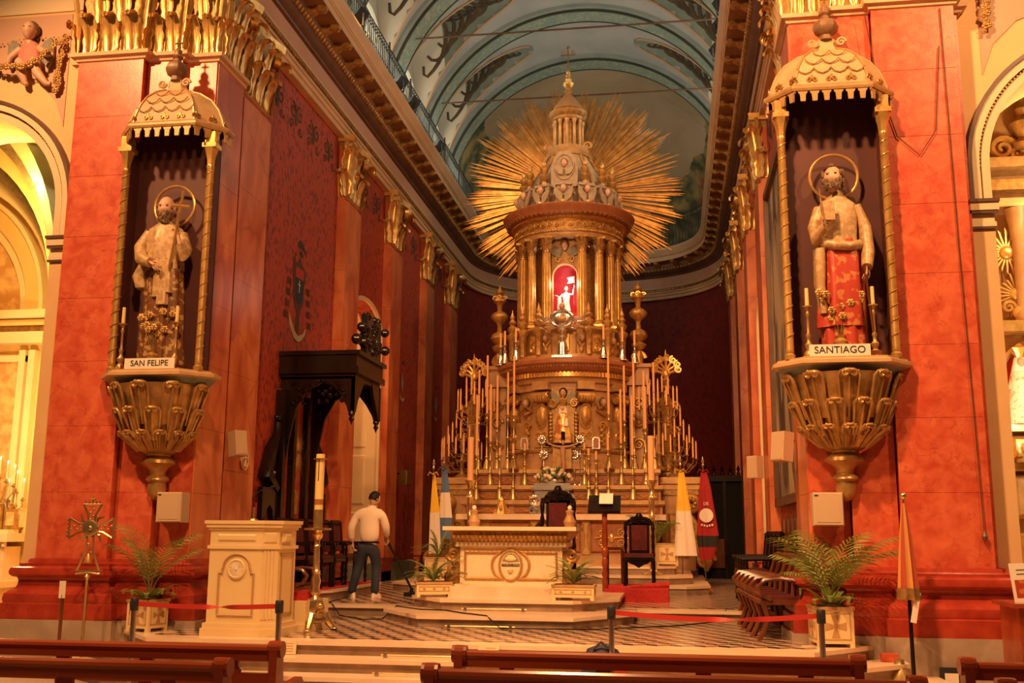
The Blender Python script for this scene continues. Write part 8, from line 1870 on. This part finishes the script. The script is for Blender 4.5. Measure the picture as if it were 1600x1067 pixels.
body = skin_mesh('body', [((0.02, 0, 0.93), (0.07, 0.05)), ((0.02, 0.01, 1.15), (0.10, 0.06)), ((0.02, 0.02, 1.32), (0.10, 0.055)), ((0.03, 0.05, 1.44), 0.055), ((0.05, 0.08, 1.50), 0.05),
    ((-0.19, 0.02, 1.35), 0.04), ((-0.29, -0.03, 1.12), 0.036), ((-0.27, 0.04, 0.88), 0.03), ((0.22, 0.03, 1.35), 0.04), ((0.29, 0.06, 1.12), 0.036), ((0.26, 0.22, 0.96), 0.03),
    ((-0.08, 0, 0.80), 0.05), ((-0.17, 0.04, 0.48), 0.045), ((-0.24, -0.02, 0.06), 0.035), ((0.12, 0, 0.80), 0.05), ((0.14, 0.05, 0.48), 0.045), ((0.14, 0.0, 0.06), 0.035)],
    [(0, 1), (1, 2), (2, 3), (3, 4), (2, 5), (5, 6), (6, 7), (2, 8), (8, 9), (9, 10), (0, 11), (11, 12), (12, 13), (0, 14), (14, 15), (15, 16)], 'skin', mn)
m_ = MB(); R_ = head_geo(m_, (0.06, 0.12, 1.60), 0.105, PI - 0.7, 0.35, 26, 22); hand_geo(m_, (-0.27, 0.05, 0.87), (0.05, 0.15, -1), (-0.8, 0, 0), 0.18, 0.9, 1); hand_geo(m_, (0.26, 0.23, 0.95), (-0.1, 0.7, -0.6), (0.6, 0, 0.5), 0.18, 1.3, -1); m_.build('head_and_hands', 'skin', mn, True, 1.2)
m_ = MB(); t_ = MB().ell((0, 0, 0), (1, 1, 1), 22, 16); vs = [(R_ @ Vector((x * 0.80 * 0.108, (y * 0.95 + 0.09) * 0.108, (z * 1.12 + 0.12) * 0.108))) for x, y, z in t_.v]; keep = [f for f in t_.f if all((t_.v[i][1] > -0.35 or t_.v[i][2] > 0.55) and t_.v[i][2] > -0.55 for i in f)]
m_.add(vs, keep); m_.build('hair', 'hair', mn, True, 1.2)
skin_mesh('shirt', [((0.02, 0, 0.84), (0.185, 0.14)), ((0.02, 0.0, 1.10), (0.185, 0.125)), ((0.02, 0.01, 1.25), (0.185, 0.12)), ((0.02, 0.02, 1.36), (0.17, 0.10)), ((0.03, 0.04, 1.45), (0.075, 0.07)),
    ((-0.19, 0.02, 1.36), 0.078), ((-0.285, -0.03, 1.13), 0.075), ((-0.29, 0.02, 0.98), 0.062), ((-0.275, 0.035, 0.92), 0.045), ((0.22, 0.03, 1.36), 0.078), ((0.285, 0.06, 1.13), 0.072), ((0.265, 0.2, 0.98), 0.05)],
    [(0, 1), (1, 2), (2, 3), (3, 4), (3, 5), (5, 6), (6, 7), (7, 8), (3, 9), (9, 10), (10, 11)], 'shirt', mn)
MB().loft([(0.03, 0.045, 1.43, 0.085, 0.08, 0, 5, 0), (0.035, 0.055, 1.49, 0.075, 0.072, 0, 5, 0)], 20, False).build('collar', 'shirt', mn, True)
skin_mesh('jeans', [((0.02, 0, 0.92), (0.165, 0.115)), ((0.02, 0, 0.84), (0.16, 0.12)), ((-0.085, 0, 0.76), (0.10, 0.11)), ((-0.165, 0.04, 0.48), 0.082), ((-0.24, -0.01, 0.14), 0.072), ((-0.245, -0.015, 0.055), 0.072), ((0.12, 0, 0.76), (0.10, 0.11)), ((0.145, 0.05, 0.48), 0.082), ((0.14, 0.0, 0.14), 0.072), ((0.14, 0.0, 0.055), 0.072)],
    [(0, 1), (1, 2), (2, 3), (3, 4), (4, 5), (1, 6), (6, 7), (7, 8), (8, 9)], 'jeans', mn)
MB().loft([(0.02, 0, 0.875, 0.172, 0.128, 0, 5, 0), (0.02, 0, 0.905, 0.172, 0.128, 0, 5, 0)], 28, False).build('belt', 'dark_wood', mn, True)
for (x, y, rz) in ((-0.25, 0.05, 0.5), (0.15, 0.06, -0.25)):
    MB().loft([(0, 0, 0.0, 0.047, 0.14, 0, 5, 0), (0, 0, 0.03, 0.048, 0.14, 0, 5, 0), (0, -0.02, 0.07, 0.042, 0.10, 0, 5, 0), (0, -0.05, 0.10, 0.035, 0.05, 0, 5, 0)], 20).build('shoe', 'shirt', mn, True, 1.0, loc=(x, y, 0), rz=rz)
vc = thing('vacuum_wand', 'black vacuum cleaner wand and floor head in the man\'s hands', 'vacuum cleaner', (-2.69, 16.85, 0.6))
MB().tube([(0.25, 0.33, 0.90), (0.33, 0.4, 0.72), (0.62, 0.55, 0.12)], 0.022, 8).build('tube', 'black_iron', vc, True); MB().box(0.52, 0.42, 0.0, 0.74, 0.72, 0.07).tube([(0.62, 0.55, 0.04), (0.62, 0.55, 0.14)], 0.035, 8).build('floor_head', 'black_iron', vc, False); MB().at((0.72, 0.57, 0.05), 0, 0, PI / 2).cyl((0, 0, -0.02), 0.05, 0.06, 14).build('wheel', 'steel', vc, True)
MB().tube([(-0.26, 0.1, 0.78), (-0.27, 0.1, 0.5), (-0.28, 0.05, 0.2), (-0.28, -0.1, 0.012), (-0.26, -0.5, 0.012)], 0.008, 5).build('cord', 'black_iron', vc, True)

# ---- pews
def pew(label, x0, x1, y, ends=(True, True)):
    t = thing('pew', label, 'pew', ((x0 + x1) / 2, y, 0), 0, 'nave pews'); h = (x1 - x0) / 2
    MB().tube([(-h, 0, 0.835), (h, 0, 0.835)], 0.038, 10, True, 0.9).box(-h, -0.03, 0.76, h, 0.03, 0.835).build('top_rail', 'pew_wood', t, True, 0.5)
    MB().box(-h, -0.02, 0.60, h, 0.025, 0.68).build('lower_rail', 'pew_wood', t, False); MB().box(-h, 0.02, 0.44, h, 0.10, 0.52).build('back_rail', 'pew_wood', t, False)
    MB().box(-h, 0.06, 0.42, h, 0.50, 0.46).build('seat', 'pew_wood', t, False); MB().box(-h, -0.28, 0.16, h, -0.12, 0.22).build('kneeler', 'pew_wood', t, False)
    n = max(2, int(2 * h / 0.62)); s0 = None
    for i in range(n):
        x = -h + 2 * h * (i + 0.5) / n; o = MB().prism([(-0.05, 0.76), (-0.05, 0.72), (-0.075, 0.70), (-0.05, 0.67), (-0.05, 0.5), (0.05, 0.5), (0.05, 0.67), (0.075, 0.70), (0.05, 0.72), (0.05, 0.76)], -0.015, 0.02).build('splat', 'pew_wood', t, False, loc=(x, 0, 0)) if s0 is None else link_copy(s0, t, (x, 0, 0)); s0 = s0 or o
    for e, s in zip(ends, (-1, 1)):
        if not e: continue
        m_ = MB(); m_.m = Matrix.Translation((s * h, 0, 0)) @ Matrix.Rotation(PI / 2, 4, 'Z')
        pl = [(-0.09, 0), (-0.07, 0.5), (-0.06, 0.84)] + [(0.0 + 0.06 * math.cos(PI - PI * i / 8), 0.84 + 0.06 * math.sin(PI * i / 8)) for i in range(1, 8)] + [(0.06, 0.84), (0.08, 0.62), (0.2, 0.58), (0.46, 0.60), (0.52, 0.54), (0.48, 0.4), (0.5, 0)]
        m_.prism(pl, -0.03, 0.03); m_.build('end_panel', 'pew_wood', t, False)
        MB().tube([(s * h - 0.05, 0, 0.84), (s * h + 0.05, 0, 0.84)], 0.058, 12).build('end_cap', 'pew_wood', t, True, 0.5)
    return t
pew('long front pew on the cherub side of the centre aisle', -5.6, -0.47, 7.2, (False, True)); pew('long second pew on the cherub side of the centre aisle', -5.2, -0.42, 6.2, (False, True))
pew('front pew across the middle, before the altar table', 0.84, 3.45, 7.2); pew('second pew across the middle, nearest the viewer', 0.87, 3.6, 6.2)
pew('front pew by the reddish desk', 4.12, 6.6, 7.2, (True, False)); pew('second pew by the reddish desk, its end post in view', 4.06, 6.4, 6.2, (True, False))
# ---- belt stanchions
def stanchion(label, x, y, z=0):
    t = thing('belt_stanchion', label, 'stanchion', (x, y, z), 0, 'belt stanchions before the steps')
    h = 0.96 - z
    MB().lathe([(0.16, 0), (0.16, 0.015), (0.05, 0.03), (0.028, 0.04), (0.028, h - 0.12)], 16).build('post', 'steel', t, True); MB().lathe([(0.036, h - 0.13), (0.042, h - 0.12), (0.042, h - 0.01), (0.036, h)], 14).build('head', 'lamp_black', t, True); MB().box(-0.02, -0.06, h - 0.09, 0.02, -0.04, h - 0.03).build('clip', 'lamp_black', t, False)
    return t
SX = [(-3.30, 10.45), (-1.71, 10.45), (1.68, 10.45), (3.66, 10.45)]
for i, (x, y) in enumerate(SX): stanchion('black-headed steel belt post ' + ('before the ambo planter', 'at the corner of the ambo', 'before the altar dais', 'before the palm planter')[i], x, y)
def ribbon(label, a, b, z, twist, sag, mt='ribbon_red'):
    n = 40; m_ = MB(); vs = []; fs = []
    for i in range(n + 1):
        t = i / n; p = Vector((a[0] + (b[0] - a[0]) * t, a[1] + (b[1] - a[1]) * t, z - sag * 4 * t * (1 - t))); an = twist * PI * (0.5 - 0.5 * math.cos(PI * min(1, max(0, (t - 0.45) / 0.3)))); u = Vector((0, math.sin(an), math.cos(an))) * 0.024
        vs += [p - u, p + u]
    for i in range(n): fs.append((2 * i, 2 * i + 2, 2 * i + 3, 2 * i + 1))
    tag(m_.add(vs, fs).build('belt_ribbon', mt, None, True, 2), label, 'ribbon', 'red stanchion belts')
ribbon('red belt ribbon stretched across the front of the ambo', (-3.26, 10.45), (-1.75, 10.45), 0.90, 1, 0.02); ribbon('red belt ribbon stretched from the dais post to the palm planter post', (1.72, 10.45), (3.62, 10.45), 0.90, 1, 0.05)
# ---- processional cross, sign, umbrella
px = thing('processional_cross', 'openwork gilt processional cross on a pole by the cherub-side pier', 'cross', (-4.80, 12.05, 0.0))
MB().cyl((0, 0, 0), 0.14, 0.03, 16).lathe([(0.03, 0.03), (0.02, 0.1), (0.017, 0.3), (0.017, 1.06), (0.04, 1.1), (0.02, 1.13)], 10).build('pole', 'old_brass', px, True)
cz = 1.68
MB().tube([(-0.16, 0, 1.13), (0, 0, 1.15), (0.16, 0, 1.13)], 0.014, 5).build('foot_bar', 'old_brass', px, True)
for k in range(4):
    a = k * PI / 2; c_, s_ = math.cos(a), math.sin(a); L = 0.56 if k == 3 else 0.30
    f = lambda r, q: (r * c_ - q * s_, 0, cz + r * s_ + q * c_)
    L = 0.52 if k == 3 else 0.29; wq = 0.15 if k == 3 else 0.12
    g = sub('cross_arm', px); MB().tube([f(0.06, 0.04), f(L * 0.55, 0.05), f(L, wq)], 0.014, 5).tube([f(0.06, -0.04), f(L * 0.55, -0.05), f(L, -wq)], 0.014, 5).tube([f(L, wq), f(L, -wq)], 0.012, 5).build('outline', 'old_brass', g, True)
    m_ = MB()
    for e in range(5): r = 0.1 + (L - 0.12) * e / 4; m_.ell(f(r, 0.02 * (-1) ** e), (0.02, 0.012, 0.02), 6, 4)
    for e in range(5): m_.ell(f(L + 0.025, -wq * 0.8 + wq * 0.4 * e), 0.015, 6, 4)
    m_.build('filigree', 'old_brass', g, True)
    d = a + PI / 4; MB().tube([(0.09 * math.cos(d), 0, cz + 0.09 * math.sin(d)), (0.15 * math.cos(d + 0.15), 0, cz + 0.15 * math.sin(d + 0.15)), (0.22 * math.cos(d - 0.1), 0, cz + 0.22 * math.sin(d - 0.1))], [0.012, 0.02, 0.008], 5).build('flame_ray', 'old_brass', px, True)
m_ = MB(); m_.m = Matrix.Translation((0, -0.01, cz)) @ Matrix.Rotation(PI / 2, 4, 'X'); m_.lathe([(0.1, 0), (0.1, 0.02), (0.08, 0.03), (0, 0.025)], 20); m_.m = Matrix.Identity(4); m_.ell((0.01, -0.05, cz), (0.03, 0.015, 0.03), 8, 6); m_.build('medallion', 'old_brass', px, True)
MB().lathe([(0.05, 0), (0.045, 0.03), (0.025, 0.08), (0.02, 0.1), (0, 0.12)], 10, (0, -0.01, 1.26)).build('bell', 'gold', px, True); MB().bar((0, 0, 2.0), (0, 0, 2.06), 0.02).bar((-0.03, 0, 2.035), (0.03, 0, 2.035), 0.02).build('finial', 'old_brass', px, False)
sn = thing('sign_post', 'thin dark post with a small card, before the cherub-side pier', 'sign', (-4.89, 11.7, 0)); MB().bar((0, 0, 0), (0, 0, 0.9), 0.035).cyl((0, 0, 0), 0.12, 0.02, 14).build('post', 'brown_wood', sn, False); MB().box(-0.04, -0.02, 0.86, 0.04, -0.012, 1.06).build('card', 'paper', sn, False)
um = thing('ceremonial_umbrella', 'furled red and yellow ceremonial umbrella with gilt ball on a dark pole', 'umbrella', (4.78, 11.95, 0.0))
MB().cyl((0, 0, 0), 0.2, 0.04, 18).lathe([(0.024, 0.04), (0.02, 1.0)], 10).build('pole', 'dark_wood', um, True); MB().ell((0, 0, 2.08), 0.042, 14, 10).cyl((0, 0, 1.99), 0.012, 0.06, 8).build('ball', 'brass', um, True)
n = 10
for i in range(n):
    a0, a1 = 2 * PI * i / n, 2 * PI * (i + 1) / n; vs = []; fs = []
    for j in range(9):
        q = j / 8; r = 0.02 + 0.095 * q ** 0.8; z = 2.0 - 0.92 * q
        for e in range(4): a = a0 + (a1 - a0) * e / 3; k = 1 - 0.28 * math.sin(PI * e / 3) * q; vs.append((r * k * math.cos(a), r * k * math.sin(a) * 0.75, z))
    for j in range(8):
        for e in range(3): fs.append((j * 4 + e, j * 4 + e + 1, (j + 1) * 4 + e + 1, (j + 1) * 4 + e))
    MB().add(vs, fs).build('gore', 'umbrella_orange' if i % 2 else 'umbrella_red', um, True, 1.5)
    vs = []
    for e in range(4): a = a0 + (a1 - a0) * e / 3; k = 1 - 0.2 * math.sin(PI * e / 3); vs += [(0.122 * k * math.cos(a), 0.09 * k * math.sin(a), 1.10), (0.128 * k * math.cos(a), 0.096 * k * math.sin(a), 0.98)]
    MB().add(vs, [(0, 1, 3, 2), (2, 3, 5, 4), (4, 5, 7, 6)]).build('valance', 'dark_gold', um, False)
MB().at((0.05, -0.04, 0.9), 0, 0, 0.2).box(-0.03, -0.01, -0.16, 0.03, 0, 0.16).build('tag_card', 'paper', um, False); 
t = thing('metal_urn', 'low flared metal stand base at the foot of the umbrella', 'stand', (4.66, 12.06, 0.15)); MB().lathe([(0.2, 0), (0.16, 0.03), (0.06, 0.12), (0.04, 0.2)], 14, flute=0.1, fn=4).build('base', 'old_brass', t, True)
tag(MB().tube([(4.80, 12.57, 8.1), (4.9, 12.57, 7.2), (5.1, 12.57, 6.45), (5.35, 12.57, 6.2), (5.55, 12.57, 6.5), (5.66, 12.57, 7.6)], 0.007, 4).build('hanging_wire', 'cornice_dark', None), 'thin cord looping across the pier beside the domed canopy of the red-mantled saint', 'wire')
tag(MB().tube([(5.70, 12.575, 8.1), (5.72, 12.575, 5), (5.76, 12.56, 1.7)], 0.007, 4).lathe([(0.02, 0), (0.035, 0.05), (0.0, 0.12)], 8, (5.76, 12.55, 1.6)).build('weighted_pull_wire', 'cornice_dark', None), 'long pull cord with a small weight down the umbrella-side pier', 'wire')
t = thing('wooden_block', 'small reddish wooden block on the step end by the umbrella', 'block', (4.60, 12.26, 0.30)); MB().bev(-0.09, -0.05, 0, 0.09, 0.05, 0.09, 0.008).build('block', 'red_marble', t, False)
t = thing('floor_frame', 'small black frame with a white card leaning on the pier foot', 'frame', (5.22, 12.2, 0)); MB().box(-0.12, 0, 0, 0.12, 0.02, 0.26).build('frame_board', 'lamp_black', t, False); MB().box(-0.07, -0.005, 0.05, 0.07, 0, 0.2).build('card', 'paper', t, False)
dk = thing('notice_desk', 'reddish wooden desk at the edge of the aisle with a propped poster', 'desk', (6.15, 11.15, 0))
MB().box(-0.6, -0.3, 0, 0.6, 0.3, 0.98).build('body', 'pew_wood', dk, False); MB().box(-0.66, -0.36, 0.98, 0.66, 0.36, 1.02).build('top', 'pew_wood', dk, False)
for x in (-0.3, 0.3): MB().bev(x - 0.25, -0.315, 0.1, x + 0.25, -0.29, 0.9, 0.02).build('panel', 'pew_wood', dk, False)
ps = thing('poster', 'white notice with a photo of a person in black, propped on the desk', 'poster', (5.72, 11.05, 1.02)); MB().at((0, 0, 0), 0, -0.12, -0.06).box(-0.14, 0, 0, 0.16, 0.006, 0.38).build('sheet', 'paper', ps, False); MB().at((0, 0, 0), 0, -0.12, -0.06).box(-0.11, -0.003, 0.05, 0.15, 0, 0.22).build('photo', 'robe_red', ps, False); MB().at((0, 0, 0), 0, -0.12, -0.06).prism([(-0.02, 0.05), (0.09, 0.05), (0.085, 0.14), (0.06, 0.16), (0.01, 0.16), (-0.015, 0.14)], -0.005, -0.003).build('figure', 'ink', ps, False); MB().at((0, -0.004, 0), 0, -0.12, -0.06).ell((0.035, 0, 0.18), (0.018, 0.003, 0.022), 8, 6).build('face', 'skin', ps, True)
for k in range(2): MB().at((0, 0, 0), 0, -0.12, -0.06).box(-0.08, -0.002, 0.27 + 0.04 * k, 0.02, 0, 0.278 + 0.04 * k).build('text_line', 'ink', ps, False)
bp = thing('backpack', 'dark blue backpack with pale trim lying on the lowest step behind the pew', 'bag', (1.60, 10.55, 0.0))
mk('bag_blue', (0.02, 0.018, 0.035), (0.05, 0.04, 0.08), 8, 0.7); m_ = MB(); m_.loft([(0, 0, 0, 0.22, 0.16, 0.03, 5, 0), (0, 0, 0.2, 0.24, 0.17, 0.03, 5, 0.4), (0, 0, 0.4, 0.22, 0.15, 0.03, 5, 0.8), (-0.02, 0, 0.54, 0.15, 0.10, 0.02, 5, 1), (-0.02, 0, 0.58, 0.05, 0.04, 0, 5, 1)], 28); m_.build('sack', 'bag_blue', bp, True, 1.2)
MB().tube([(-0.16, -0.14, 0.45), (-0.02, -0.17, 0.5), (0.14, -0.14, 0.46)], 0.035, 8, True, 0.6).build('trim', 'paper', bp, True); MB().tube([(-0.1, -0.1, 0.55), (-0.02, -0.1, 0.62), (0.06, -0.1, 0.55)], 0.014, 6).build('handle', 'bag_blue', bp, True); MB().box(0.1, -0.2, 0.26, 0.24, -0.17, 0.36).build('pocket', 'flag_red', bp, False)
